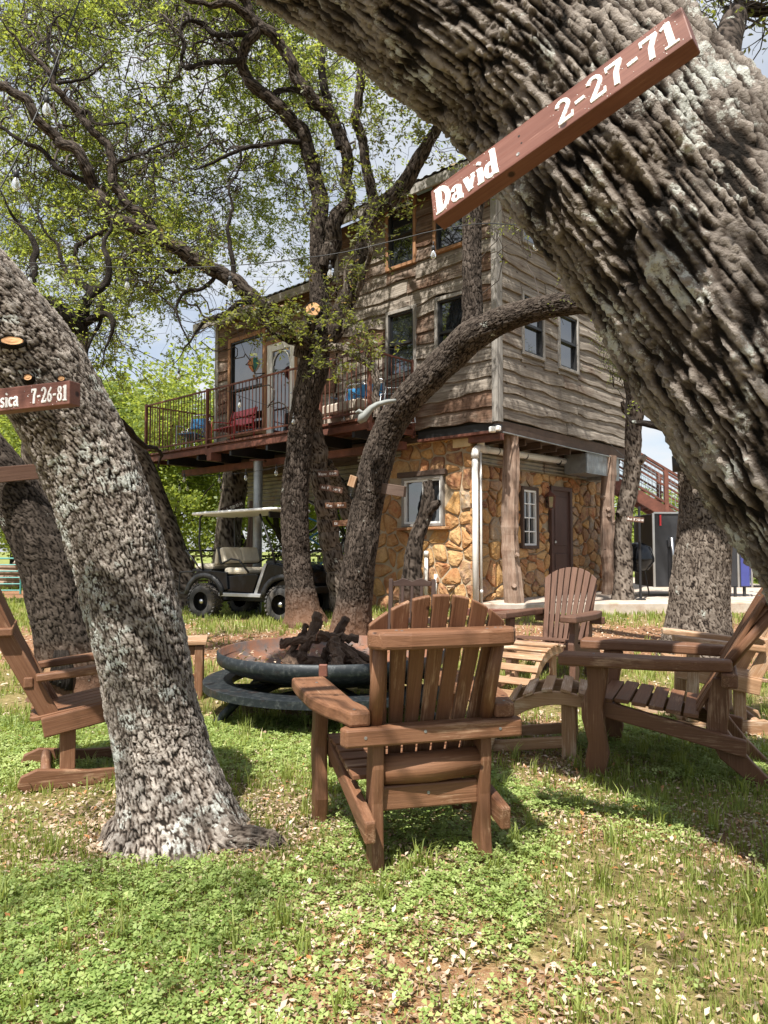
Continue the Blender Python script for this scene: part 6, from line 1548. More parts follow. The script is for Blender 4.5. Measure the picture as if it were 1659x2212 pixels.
# ---------------------------------------------------------------- metal lawn chairs and ornaments on the deck
def lawn_chair(name, label, px, py, Y, rz, col, group='metal lawn chairs on the deck', z=3.494):
    p = P(px, py, Y); t = thing(name, label, 'chair', (p.x, p.y, z), rz, group)
    for s in (-1, 1):
        q = MB(); q.tube([(s * .24, .32, .0), (s * .24, .26, .02), (s * .24, .24, .42), (s * .25, .22, .60), (s * .26, -.05, .62), (s * .24, -.24, .40), (s * .24, -.30, .02), (s * .24, -.20, .012)], .013, 7); q.build('tube_leg', M['silver'], t, smooth=True)
    q = MB(); q.box((0, .02, .40), (.46, .44, .025), Matrix.Rotation(R(4), 3, 'X')); q.build('seat', col, t, bevel=.01)
    q = MB(); q.tube([(-.21, -.2, .42), (-.22, -.30, .86), (-.16, -.32, .92), (.16, -.32, .92), (.22, -.30, .86), (.21, -.2, .42)], .013, 7); q.build('back_tube', M['silver'], t, smooth=True)
    q = MB(); q.box((0, -.285, .72), (.42, .02, .24), Matrix.Rotation(R(12), 3, 'X')); q.build('back_panel', col, t, bevel=.008)
    return t
def onDK(s, o): p = FP(DK, s, 3.494, o); return p
def lchair(label, s, o, rz, col, **k):
    p = onDK(s, o); t = lawn_chair('lawn_chair', label, 0, 0, 1, rz, col, **k); t.location = p
    ROOTM[t.name] = Matrix.Translation(p) @ Matrix.Rotation(rz, 4, 'Z'); return t
lchair('blue metal lawn chair at the far left corner of the deck', 8.3, -1.0, R(120), M['dark_blue'])
lchair('blue metal lawn chair second from the far left corner of the deck', 7.8, -.62, R(160), M['blue'])
lchair('bright blue metal lawn chair just right of the forked oak on deck', 2.95, -.75, R(150), M['blue'])
lchair('bright blue metal lawn chair before the lower corner window', 2.4, -.72, R(165), M['blue'])
lchair('blue metal chair at the deck end by the window above the curved oak', 1.95, -.95, R(100), M['dark_blue'])
p = onDK(6.45, -.75); t = thing('glider_bench', 'red metal glider bench on the deck under the big window', 'bench', p, R(133))
q = MB(); q.box((0, 0, .42), (.95, .45, .03)); q.build('seat', M['red'], t, bevel=.01)
for z in (.60, .80):
    q = MB(); q.box((0, -.24 - (z - .6) * .3, z), (.95, .02, .16), Matrix.Rotation(R(12), 3, 'X')); q.build('back_panel', M['red'], t, bevel=.008)
for s in (-1, 1):
    q = MB(); q.tube([(s * .46, .25, 0), (s * .46, .24, .6), (s * .46, -.2, .62), (s * .46, -.28, .9)], .015, 6); q.tube([(s * .46, -.25, 0), (s * .46, -.22, .62)], .015, 6); q.build('side_frame', M['red'], t, smooth=True)
p = onDK(2.6, -.35); t = thing('stone_bench', 'pale rough stone slab bench behind the deck railing', 'bench', p, R(133))
q = MB(); q.box((0, 0, .30), (1.1, .35, .18)); q.build('slab', M['concrete'], t, bevel=.03)
for s in (-1, 1): q = MB(); q.box((s * .35, 0, .10), (.16, .3, .2)); q.build('foot', M['concrete'], t, bevel=.02)
p = P(549, 790, 15.2); t = thing('balloon_ornament', 'little striped hot air balloon ornament hanging before the big window', 'ornament', p)
prof = [(0, .17), (.08, .155), (.13, .10), (.14, .05), (.11, -.03), (.06, -.10), (.035, -.13)]
cols = [M['red'], M['cutwood'], M['teal'], M['cream']]
for k in range(8):
    v = []; n = len(prof)
    for (r, z) in prof:
        for j in (0, 1): a = (k + j) * math.pi / 4; v.append((r * math.cos(a), r * math.sin(a), z))
    q = MB(); q.add(v, v, [(2 * i, 2 * i + 1, 2 * i + 3, 2 * i + 2) for i in range(n - 1)]); q.build('gore', cols[k % 4], t)
q = MB(); q.box((0, 0, -.22), (.05, .05, .05)); q.tube([(0, 0, -.2), (0, 0, -.12)], .004, 4); q.tube([(0, 0, .17), (0, 0, .9)], .003, 4); q.build('basket', M['chair_tan'], t)

# green iron chair with red seat under the deck
p = P(700, 1290, 15.2); t = thing('iron_chair', 'dark green iron patio chair with a red seat under the deck', 'chair', (p.x, p.y, gz(p.x, p.y)), R(190))
for s in (-1, 1):
    q = MB(); q.tube([(s * .27, .3, 0), (s * .28, .28, .6), (s * .28, -.1, .64), (s * .27, -.3, .02)], .014, 6); q.tube([(s * .25, -.2, .4), (s * .25, -.34, .95)], .014, 6); q.build('side_frame', M['teal'], t, smooth=True)
q = MB(); q.box((0, 0, .42), (.52, .5, .06)); q.build('seat_cushion', M['red'], t, bevel=.02)
q = MB()
for k in range(6): q.tube([(-.25 + k * .1, -.24, .45), (-.25 + k * .1, -.34, .93)], .007, 5)
q.tube([(-.25, -.34, .94), (.25, -.34, .94)], .012, 6); q.tube([(-.25, -.27, .6), (.25, -.27, .6)], .008, 6); q.build('back_grille', M['teal'], t, smooth=True)

# ---------------------------------------------------------------- right side: stair, trailer, grill, fences
t = thing('outdoor_stair', 'rusty steel stair with wire mesh railing descending at the right', 'stair', P(1520, 1240, 17))
A1, A2 = P(1325, 1040, 16.6), P(1700, 1262, 17.2); B1, B2 = A1 + Vector((.25, 1.1, 0)), A2 + Vector((.25, 1.1, 0))
for a, b in ((A1, A2), (B1, B2)):
    q = MB(); q.beam(a, b, .06, .26); q.build('stringer', M['rust'], t, world=True, bevel=.004)
for k in range(13):
    f = (k + .5) / 13; q = MB(); q.box((A1 + (A2 - A1) * f + (B1 - A1) * .5 + ZZ * .06), (.30, 1.05, .035)); q.build('tread', M['deck_wood'], t, world=True)
hgt = ZZ * 1.0; dd = (A2 - A1)
for a, b in ((A1, A2), (B1, B2)):
    q = MB(); q.beam(a + hgt, b + hgt, .07, .05); q.beam(a + hgt * .92, b + hgt * .92, .03, .04); q.build('top_rail', M['rust'], t, world=True)
    q = MB(); q.beam(a + hgt * .22, b + hgt * .22, .04, .04); q.beam(a + hgt * .60, b + hgt * .60, .03, .035); q.build('mid_rail', M['rust'], t, world=True)
    for f in (.02, .30, .55, .80, .99): q = MB(); p = a + (b - a) * f; q.beam(p, p + hgt, .09, .09, (0, 1, 0)); q.build('rail_post', M['rust'], t, world=True)
    q = MB()
    for k in range(44): p = a + (b - a) * (k + .5) / 44; q.tube([p + hgt * .2, p + hgt * .95], .006, 3)
    for k in range(8): q.tube([a + hgt * (.25 + k * .095), b + hgt * (.25 + k * .095)], .006, 3)
    q.build('wire_mesh', M['galv'], t, world=True)
t = thing('box_trailer', 'charcoal box trailer with silver edge trims and an indigo end panel', 'trailer', P(1510, 1300, 13.8))
x0, x1 = P(1413, 1200, 13.8).x, P(1600, 1200, 13.8).x; z0, z1 = P(0, 1268, 13.8).z, P(0, 1109, 13.8).z; y0 = 13.8
q = MB(); q.box(((x0 + x1) / 2, y0 + .55, (z0 + z1) / 2), (x1 - x0, 1.1, z1 - z0)); q.build('box_body', M['trailer'], t, world=True, bevel=.01)
q = MB(); q.box((x1 + .09, y0 + .12, (z0 + z1) / 2), (.17, .2, z1 - z0 - .02)); q.build('end_panel', M['indigo'], t, world=True, bevel=.01)
for x, w in ((x0 - .01, .04), (x1 - .06, .035), (x1 + .19, .035)):
    q = MB(); q.box((x, y0 - .01, (z0 + z1) / 2), (w, .03, z1 - z0 + .01)); q.build('edge_trim', M['chrome'], t, world=True)
q = MB(); q.box(((x0 + x1) / 2, y0 - .008, z1 + .01), (x1 - x0, .03, .03)); q.build('edge_trim', M['chrome'], t, world=True)
q = MB(); q.box((x0 + .62, y0 - .03, (z0 + z1) / 2 + .12), (.75, .05, .12)); q.box((x0 + .62, y0 - .015, (z0 + z1) / 2 - .3), (.72, .02, .7)); q.build('door_panel', M['black_metal'], t, world=True)
q = MB(); q.tube([(x0 + .30, y0 - .08, z1 - .45), (x0 + .34, y0 - .08, z0 + .25)], .032, 10); q.build('jack_tube', M['chrome'], t, world=True, smooth=True)
q = MB(); q.tube([(x0 + .34, y0 - .08, z0 + .28), (x0 + .40, y0 - .10, z0 - .28)], .04, 10); q.box((x0 + .40, y0 - .1, z0 - .29), (.3, .25, .03)); q.tube([(x1 - .12, y0, z0), (x1 - .12, y0, z0 - .3)], .03, 8); q.tube([(x1 + .1, y0 + .1, z0), (x1 + .1, y0 + .1, z0 - .3)], .03, 8); q.build('jack_leg', M['black'], t, world=True)
q = MB(); q.box((x0 + .12, y0 - .02, z1 - .13), (.03, .02, .2)); q.build('marker_strip', M['red'], t, world=True)
p = P(1384, 1296, 12.9); t = thing('pole', 'thin black steel pole standing on the apron beside the cedar', 'pole', p)
q = MB(); q.tube([p, p + ZZ * 1.62], .022, 10); q.build('shaft', M['black_metal'], t, world=True); q = MB(); q.lathe([(.09, 0), (.09, .02), (.03, .03)], Matrix.Translation(p), 12); q.build('foot_plate', M['black_metal'], t, world=True)
p = P(1378, 1290, 13.7); t = thing('grill', 'covered black kettle grill half hidden behind the cedar', 'grill', (p.x, p.y, .45))
q = MB(); q.lathe([(.0, .45), (.2, .5), (.30, .66), (.30, .72), (.24, .92), (.1, 1.0), (0, 1.01)], None, 20); q.build('kettle', M['gloss_black'], t, smooth=True)
q = MB()
for k in range(3): a = k * 2.1 + .4; q.tube([(.15 * math.cos(a), .15 * math.sin(a), .55), (.28 * math.cos(a), .28 * math.sin(a), 0)], .014, 6)
q.build('legs', M['black_metal'], t)
def pipe_fence(name, label, a, b, n, h, rails, mat, r=.03):
    t = thing(name, label, 'fence', a); a = Vector(a); b = Vector(b)
    for k in range(n + 1): p = a + (b - a) * k / n; q = MB(); q.tube([p - ZZ * .1, p + ZZ * h], r * 1.3, 7); q.build('post', mat, t, world=True)
    for k in range(rails): z = h * (.22 + .76 * k / (rails - 1)); q = MB(); q.tube([a + ZZ * z, b + ZZ * z], r * .7, 6); q.build('rail', mat, t, world=True)
    return t
pipe_fence('pipe_fence', 'pale pipe rail fence beyond the grill and trailer', (6.5, 25.5, .05), (18, 27, .05), 5, 1.5, 6, M['silver'], .025)
pipe_fence('pipe_fence', 'low rail fence seen beneath the deck behind the cart', (-8.6, 25, .05), (2, 26, .05), 5, 1.1, 3, M['fascia_brown'], .05)
t = thing('farm_gate', 'teal tubular farm gate at the far left', 'gate', P(20, 1283, 21))
ga, gb = P(-70, 1283, 21), P(44, 1283, 21)
q = MB(); q.tube([ga, ga + ZZ * 1.0, gb + ZZ * 1.0, gb], .03, 8); q.build('frame', M['teal'], t, world=True)
for k in range(5): q = MB(); q.tube([ga + ZZ * (.1 + .18 * k), gb + ZZ * (.1 + .18 * k)], .02, 6); q.build('bar', M['teal'], t, world=True)
for k, (a, b, z, rr) in enumerate(((-75, 52, 1262, .14), (-60, 50, 1250, .13), (-70, 55, 1237, .13), (-55, 46, 1226, .11))):
    pa, pb_ = P(a, z, 24.5), P(b, z, 24.3); lb_ = ['bottom log of the pale timber stack behind the teal gate', 'second log up in the pale timber stack behind the teal gate', 'third log up in the pale timber stack behind the teal gate', 'top log of the pale timber stack behind the teal gate'][k]
    t = thing('timber_log', lb_, 'log', pa, 0, 'logs stacked behind the gate'); q = MB(); q.tube([pa, (pa + pb_) / 2 + ZZ * .03, pb_], [rr, rr * .9, rr * .95], 10); q.build('log_body', M['cedar_post'], t, world=True, smooth=True)
p = P(60, 1255, 24.2); t = thing('boulder_pile', 'pale brown boulders heaped beside the timber stack', 'rocks', p)
for k in range(5):
    q = MB(); c = p + Vector((rnd.uniform(-.25, .25), 0, -.3 + k * .22)); q.lathe([(0, -.13), (.2, -.1), (.26, 0), (.2, .1), (0, .13)], Matrix.Translation(c), 7); q.build('boulder', M['concrete'], t, world=True)
# ---------------------------------------------------------------- name boards with carved white lettering
def arcp(cx, cy, rx, ry, a0, a1, n=9): return [(cx + rx * math.cos(R(a0 + (a1 - a0) * k / n)), cy + ry * math.sin(R(a0 + (a1 - a0) * k / n))) for k in range(n + 1)]
w1, w2 = .17, .10
GL = {
 'D': (.72, [([(.16, .04), (.16, .96)], .20), ([(.0, .03), (.3, .03)], .08), ([(.0, .97), (.3, .97)], .08), (arcp(.22, .5, .38, .43, -88, 88), .17)]),
 'a': (.56, [(arcp(.22, .44, .16, .13, 170, 10, 5) + [(.40, .1)], .13), (arcp(.2, .17, .15, .13, 30, 330), .11), ([(.36, .5), (.38, .05), (.5, .04)], .17)]),
 'v': (.54, [([(.1, .56), (.27, .06)], .18), ([(.27, .06), (.44, .56)], .11), ([(.0, .58), (.2, .58)], .07), ([(.36, .58), (.52, .58)], .07)]),
 'i': (.32, [([(.16, .03), (.16, .56)], .18), ([(.03, .57), (.17, .57)], .08), ([(.03, .03), (.29, .03)], .08), ([(.14, .78), (.18, .82)], .17)]),
 'd': (.60, [(arcp(.22, .27, .17, .24, 60, 300), .15), ([(.42, .95), (.42, .04), (.55, .04)], .18), ([(.3, .96), (.43, .96)], .08)]),
 '2': (.56, [(arcp(.26, .72, .19, .22, 165, -35, 8) + [(.12, .12)], .14), ([(.06, .07), (.5, .09)], .15), ([(.5, .07), (.53, .26)], .07)]),
 '-': (.40, [([(.06, .44), (.33, .46)], .14)]),
 '7': (.56, [([(.05, .90), (.52, .90)], .15), ([(.05, .95), (.05, .74)], .07), ([(.48, .9), (.3, .5), (.26, .04)], .17)]),
 '1': (.40, [([(.22, .04), (.22, .95)], .19), ([(.03, .03), (.41, .03)], .09), ([(.04, .84), (.2, .94)], .10)]),
 'J': (.52, [([(.34, .95), (.34, .25)], .19), (arcp(.18, .22, .16, .2, 0, -170, 6), .13), ([(.16, .97), (.5, .97)], .08)]),
 'e': (.52, [(arcp(.25, .29, .19, .25, 10, 320), .13), ([(.08, .32), (.42, .34)], .08)]),
 's': (.46, [(arcp(.22, .44, .14, .12, 20, 250, 7) + arcp(.22, .17, .15, .14, 90, -160, 7), .12)]),
 'c': (.48, [(arcp(.25, .29, .19, .25, 45, 315), .14)]),
 '6': (.56, [([(.44, .92), (.2, .62), (.12, .36)], .13), (arcp(.28, .27, .17, .22, 0, 360, 12), .13)]),
 '8': (.56, [(arcp(.27, .73, .14, .18, 0, 360, 10), .12), (arcp(.27, .27, .18, .22, 0, 360, 12), .13)]),
 'W': (.9, [([(.08, .95), (.25, .05)], .15), ([(.25, .05), (.42, .8)], .10), ([(.42, .8), (.6, .05)], .15), ([(.6, .05), (.8, .95)], .10)]),
 'y': (.52, [([(.08, .56), (.26, .1)], .15), ([(.46, .56), (.2, -.2), (.08, -.22)], .10)]),
 'n': (.6, [([(.14, .04), (.14, .56)], .15), (arcp(.3, .32, .16, .2, 160, 0, 6) + [(.46, .04)], .14)]),
 'B': (.6, [([(.14, .04), (.14, .96)], .17), (arcp(.2, .73, .24, .2, 90, -90, 7), .12), (arcp(.2, .28, .30, .24, 90, -90, 7), .13)]),
 'o': (.5, [(arcp(.24, .29, .17, .24, 0, 360, 12), .13)]),
 'b': (.56, [([(.13, .04), (.13, .96)], .16), (arcp(.27, .28, .18, .23, 140, -140, 9), .13)]),
 'M': (.85, [([(.1, .04), (.12, .95)], .15), ([(.12, .95), (.4, .3)], .11), ([(.4, .3), (.66, .95)], .11), ([(.66, .95), (.7, .04)], .16)]),
 'r': (.42, [([(.13, .04), (.13, .56)], .15), (arcp(.28, .38, .13, .15, 150, 40, 4), .13)]),
 '0': (.56, [(arcp(.27, .5, .18, .42, 0, 360, 14), .14)]),
 '5': (.54, [([(.44, .92), (.14, .92), (.12, .56)], .12), (arcp(.24, .3, .2, .25, 110, -140, 9), .13)]),
 '9': (.56, [(arcp(.27, .68, .17, .22, 0, 360, 12), .13), ([(.44, .66), (.34, .2), (.14, .05)], .12)]),
 'K': (.64, [([(.14, .04), (.14, .96)], .17), ([(.52, .94), (.2, .48)], .11), ([(.24, .52), (.56, .04)], .15)]),
 't': (.4, [([(.18, .85), (.18, .08), (.32, .05)], .14), ([(.04, .57), (.34, .57)], .09)]),
 '4': (.56, [([(.36, .95), (.06, .34), (.52, .34)], .11), ([(.36, .7), (.36, .04)], .16)]),
 '3': (.52, [(arcp(.22, .72, .18, .2, 150, -80, 8), .12), (arcp(.22, .27, .21, .23, 80, -150, 8), .13)]),
 'u': (.56, [([(.12, .56), (.13, .25), (.26, .06), (.42, .14)], .13), ([(.44, .56), (.44, .04)], .14)]),
 'k': (.56, [([(.12, .04), (.12, .96)], .15), ([(.44, .58), (.18, .3)], .10), ([(.22, .34), (.5, .04)], .13)]),
 "'": (.2, [([(.1, .9), (.09, .74)], .09)]), ' ': (.4, []),
}
def text(par, s, M4, h, mat, wsc=1.0, depth=.004, cell=1):
    """each character is a mesh of its own standing 2-4 mm proud of the board"""
    x = 0
    for ch in s:
        adv, st_ = GL.get(ch, GL[' '])
        if st_:
            q = MB(); k = 0
            for pts, w in st_:
                k += 1; n = len(pts)
                if n == 2: pts = [pts[0], ((pts[0][0] + pts[1][0]) / 2, (pts[0][1] + pts[1][1]) / 2), pts[1]]; n = 3
                P3 = [M4 @ Vector(((x + a) * h * wsc, b * h, 0)) for a, b in pts]
                nrm = (M4.to_3x3() @ Vector((0, 0, 1))).normalized()
                # flattened round stroke
                pr = [Vector(((x + a) * h * wsc, b * h, 0)) for a, b in pts]; vs = []; fs = []; N8 = 6
                for i in range(n):
                    tq = (pr[min(n - 1, i + 1)] - pr[max(0, i - 1)]); tq = tq.normalized() if tq.length else Vector((1, 0, 0)); sd_ = Vector((-tq.y, tq.x, 0)); hw = w * h * .56
                    ext = -tq * hw * .25 if i == 0 else (tq * hw * .25 if i == n - 1 else Vector((0, 0, 0)))
                    for (u_, z_) in ((-1, -.001), (-.82, depth * .7), (0, depth * (.85 + .1 * (k % 3))), (.82, depth * .7), (1, -.001)): vs.append(M4 @ (pr[i] + ext + sd_ * hw * u_ + Vector((0, 0, z_))))
                for i in range(n - 1):
                    for j in range(4): a = i * 5 + j; fs.append((a, a + 1, a + 6, a + 5))
                fs += [(0, 1, 2, 3, 4), tuple(n * 5 - 5 + j for j in (4, 3, 2, 1, 0))]
                q.add(vs, vs, fs)
            q.build('letter', mat, par, world=True)
        x += adv + .05
    return x * h * wsc
def board(name, label, a, b, wid, th, up=None, txts=(), group='name boards screwed to the trees', mat='sign', lh=.62, dots=0, seed=1):
    """a,b: world centres of the left and right ends of the front face"""
    a = Vector(a); b = Vector(b); ax = (b - a); L = ax.length; ax.normalize(); up = Vector(up or (0, 0, 1)); up = (up - ax * up.dot(ax)).normalized(); nr = ax.cross(up).normalized()
    if nr.y > 0: nr = -nr
    c = (a + b) / 2 - nr * th / 2
    t = thing(name, label, 'sign', c, 0, group)
    q = MB(); q.box(c, (L, wid, th), Matrix((ax, up, nr)).transposed()); q.build('plank', M[mat], t, world=True, bevel=min(.004, th * .1), seg=2)
    F = Matrix.Translation(a) @ Matrix((ax, up, nr)).transposed().to_4x4()
    for s, xoff, hh, *hh_ in txts:
        tw_ = (sum(GL.get(ch, GL[' '])[0] + .05 for ch in s)) * wid * hh
        sc_ = .82 if len(hh_) < 1 else hh_[0] * L / tw_
        text(t, s, F @ Matrix.Translation((xoff * L, -wid * hh * .5, .0005)), wid * hh, M['letter'], sc_, depth=min(.004, wid * .03))
    r_ = random.Random(seed)
    if dots:
        for k in range(dots):
            s_ = r_.choice([.02, .04, .06, .16, .2, .24, .28, .55, .66, .70, .74, .8, .9, .95]) + r_.uniform(-.03, .03); q = MB()
            q.lathe([(r_.uniform(.0008, .0028), -.0005), (.0008, .0015), (0, .0016)], F @ Matrix.Translation((max(.01, min(.99, s_)) * L, r_.uniform(-.46, .46) * wid, 0)), 6); q.build('paint_fleck', M['letter'], t, world=True)
        for x, y, rr in ((.40, .20, .0045), (.405, -.05, .0035)):
            q = MB(); q.lathe([(rr, -.0005), (rr, .0006), (0, .0007)], F @ Matrix.Translation((x * L, y * wid, 0)), 10); q.build('screw_hole', M['dark_void'], t, world=True)
        q = MB(); q.lathe([(.007, -.0005), (.0065, .0015), (.003, .0012), (0, .0006)], F @ Matrix.Translation((.385 * L, -.3 * wid, 0)), 12); q.build('screw', M['galv'], t, world=True)
    return t, F, L
t_, F_, L_ = board('name_board', 'long red brown name board slanting up across the huge leaning trunk', P(933, 445, 2.60), P(1484, 47, 2.03), .147, .062, (-.018, .067, .135), (('David', .02, .80, .29), ('2-27-71', .545, .68, .425)), dots=110)
board('name_board', 'red brown name board cut by the left edge on the pale trunk', P(-118, 877, 3.08), P(150, 847, 2.86), .095, .06, (0, 0, 1), (('Jessica', .34, .70, .275), ('7-26-81', .71, .66, .275)), dots=40, seed=3)
board('name_board', 'blank brown plank on the dark leaning trunk at far left', P(-30, 1028, 6.1), P(82, 1018, 6.35), .13, .05, mat='chair_dark')
board('name_board', 'topmost small name board on the oak behind the curved trunk', P(686, 1024, 12.25), P(732, 1022, 12.25), .10, .04, txts=(('Wayne', .04, .5), ('11-11-48', .55, .36)), mat='chair_dark')
board('name_board', 'second small name board from the top behind the curved trunk', P(690, 1051, 12.3), P(740, 1060, 12.3), .10, .04, txts=(("Bob 'K'", .10, .45), ('5-19-52', .60, .38)), mat='chair_dark')
board('name_board', 'third small name board from the top behind the curved trunk', P(702, 1092, 12.35), P(748, 1091, 12.3), .095, .04, txts=(('Mary', .08, .5), ('10-6-50', .58, .36)), mat='chair')
board('name_board', 'lowest small name board beside the curved trunk', P(718, 1131, 12.4), P(752, 1129, 12.3), .10, .04, txts=(('Kit', .12, .5),), mat='chair')
board('name_board', 'blank tan board end showing left of the curved trunk', P(753, 1037, 9.95), P(767, 1042, 9.9), .15, .04, mat='chair_tan')
board('name_board', 'blank dark board sticking out right of the curved trunk', P(822, 1054, 9.9), P(872, 1062, 9.6), .14, .05, mat='fascia_brown')
board('name_board', 'tilted name board on the stout oak behind the cart', P(478, 1106, 18.3), P(525, 1086, 18.3), .17, .05, txts=(("Buck 'Da'", .05, .5), ('10-12-44', .52, .45)), mat='chair_black')
board('name_board', 'small dark name board on the knotty cedar', P(1354, 1120, 12.7), P(1391, 1124, 12.6), .085, .03, txts=(("Brut 'K'", .05, .5), ('3-12-40', .56, .45)), mat='chair_dark')

# pale bone wedged behind the curved oak
t = thing('bleached_bone', 'pale grey bleached bone wedged in the fork of the curved oak', 'bone', P(800, 890, 9.5))
q = MB(); pts = [P(853, 866, 9.45), P(835, 868, 9.4), (P(815, 874, 9.4)), P(802, 882, 9.4), P(792, 893, 9.4), P(783, 903, 9.4), P(776, 912, 9.42)]
q.tube(pts, [.045, .05, .06, .07, .085, .11, .05], 12, flat=.6); q.tube([P(786, 896, 9.4), P(775, 888, 9.4), P(768, 892, 9.4)], [.07, .06, .03], 8, flat=.5)
q.build('bone_body', simple('bleached_bone_surface', (.20, .21, .20), .9, 0, .2, 20, .5), t, world=True, smooth=True)
# broken dead snag by the stone wall
sn = Tree('dead_snag', 'broken reddish dead snag standing before the low stone wall window', (*P(892, 1300, 11.7).xy, .2), cat='dead tree')
sn.limb('trunk', [(888, 1335, 52, 11.7), (890, 1270, 50, 11.7), (893, 1210, 42, 11.7), (900, 1165, 36, 11.7), (915, 1125, 32, 11.7), (924, 1095, 30, 11.65), (926, 1062, 22, 11.65), (929, 1036, 10, 11.65)], M['bark_dark'], step=.03, seg=40, cw=.05, cl=.22, depth=.02, lump=.16, flare=.1, seed=81)
sn.limb('stub', [(924, 1100, 30, 11.65), (938, 1092, 24, 11.6), (950, 1084, 12, 11.55)], M['bark_dark'], step=.03, seg=24, depth=.02, lump=.2, seed=82)
sn.limb('stub', [(922, 1075, 14, 11.6), (918, 1050, 9, 11.6), (914, 1042, 5, 11.6)], M['bark_dark'], step=.03, seg=14, depth=.01, lump=.2, seed=83)

# ---------------------------------------------------------------- string lights
def strand(name, label, pts, bulbs, bl=.085, r=.0045, group='strands of string lights'):
    P3 = [P(*p) for p in pts]; C, _ = spline(P3, [1] * len(P3), .12); t = thing(name, label, 'string lights', P3[0], 0, group)
    q = MB(); q.tube([Vector(c) for c in C], r, 5); q.build('cord', M['black'], t, world=True, smooth=True)
    for b in bulbs:
        c = P(*b[:3]); k = bl / .105
        q = MB(); q.tube([c + ZZ * .10 * k, c + ZZ * .05 * k], .006 * k, 5); q.lathe([(.0, .052 * k), (.017 * k, .05 * k), (.020 * k, .03 * k), (.020 * k, -.0 * k), (.0165 * k, -.002)], Matrix.Translation(c), 10); so = q.build('socket', M['black'], t, world=True, smooth=True)
        q = MB(); q.lathe([(.013 * k, 0), (.016 * k, -.012 * k), (.026 * k, -.035 * k), (.0305 * k, -.055 * k), (.026 * k, -.078 * k), (.012 * k, -.092 * k), (0, -.096 * k)], Matrix.Translation(c), 14); gb_ = q.build('bulb', M['bulb'], t, world=True, smooth=True)
        q = MB(); q.tube([c, c - ZZ * .03 * k, c + Vector((.008 * k, 0, -.055 * k)), c + Vector((-.008 * k, 0, -.055 * k)), c - ZZ * .03 * k], .0012 * k, 4); q.build('filament', M['silver'], gb_, world=True)
strand('string_lights', 'black light cord with two bulbs sweeping down the upper left corner', [(190, -40, 4.4), (165, 20, 4.3), (110, 165, 4.2), (90, 220, 4.2), (34, 345, 4.1), (-10, 425, 4.05), (-60, 520, 4)], [(101, 222, 4.2), (35, 383, 4.1)])
strand('string_lights', 'long light cord crossing before the cabin from left edge to big trunk', [(-40, 560, 6.9), (65, 568, 6.9), (280, 578, 6.8), (497, 574, 6.7), (713, 550, 6.5), (850, 520, 6.4), (940, 498, 6.3), (1040, 483, 6.1), (1160, 487, 5.4), (1330, 470, 4.3)], [(65, 598, 6.9), (275, 608, 6.8), (497, 606, 6.7), (713, 582, 6.5), (936, 541, 6.3), (1158, 520, 5.4)])
strand('string_lights', 'thin light cord sagging behind the deck railing', [(160, 690, 8.5), (250, 735, 9.2), (380, 795, 10.3), (517, 855, 11.5), (650, 898, 11.9)], [(250, 748, 9.2), (386, 806, 10.3), (518, 868, 11.4), (634, 905, 11.7)], .10)
strand('string_lights', 'light cord strung below the deck edge', [(385, 1022, 15.3), (440, 1028, 15), (550, 1018, 14.2), (640, 1000, 13.4)], [(398, 1030, 15.2), (478, 1032, 14.7), (553, 1038, 14.3), (610, 1028, 13.7), (478, 1060, 15)][:1] + [(474, 1032, 14.7), (531, 1026, 14.2), (597, 1015, 13.6)], .12)
strand('string_lights', 'light cord hanging low between the trees behind the deck', [(380, 1036, 17), (420, 1045, 17), (480, 1050, 17), (560, 1055, 16.8)], [(388, 1050, 17), (405, 1050, 17), (477, 1055, 17), (553, 1062, 16.8)], .12)
strand('string_lights', 'light cord along the beam of the right cabin wall', [(1320, 960, 14.6), (1335, 975, 14.6), (1352, 990, 14.2), (1360, 998, 13.4)], [(1356, 994, 13.6)], .09)
# ---------------------------------------------------------------- grass, clover and dry leaves
def scatter(n, y0, y1, power, seed, dens=None, keep=None, xs=.60, xpad=.6):
    r_ = np.random.default_rng(seed); u = r_.random(n)
    y = (y0 ** power + u * (y1 ** power - y0 ** power)) ** (1 / power)
    x = r_.uniform(-1, 1, n) * (y * xs + xpad)
    if dens is not None:
        k = r_.random(n) < dens(x, y); x = x[k]; y = y[k]
    return x, y, r_
def avoid(x, y):
    """1 where plants may stand"""
    k = np.ones(len(x), bool)
    for cx_, cy_, r in ((-1.0, 3.5, .36), (-.72, 3.35, .16), (-.42, 10.2, .32), (-1.3, 12, .34), (4.05, 8.8, .42), (-3.0, 6.6, .36)):
        k &= np.hypot(x - cx_, y - cy_) > r
    k &= ~((y > 12.1) & (x > 1.4) & (x < 9.6) & (y < 24)) & ~((y > 12.4 + np.abs(x - 1.4)) & (y < 17) & (x > -1))
    return k
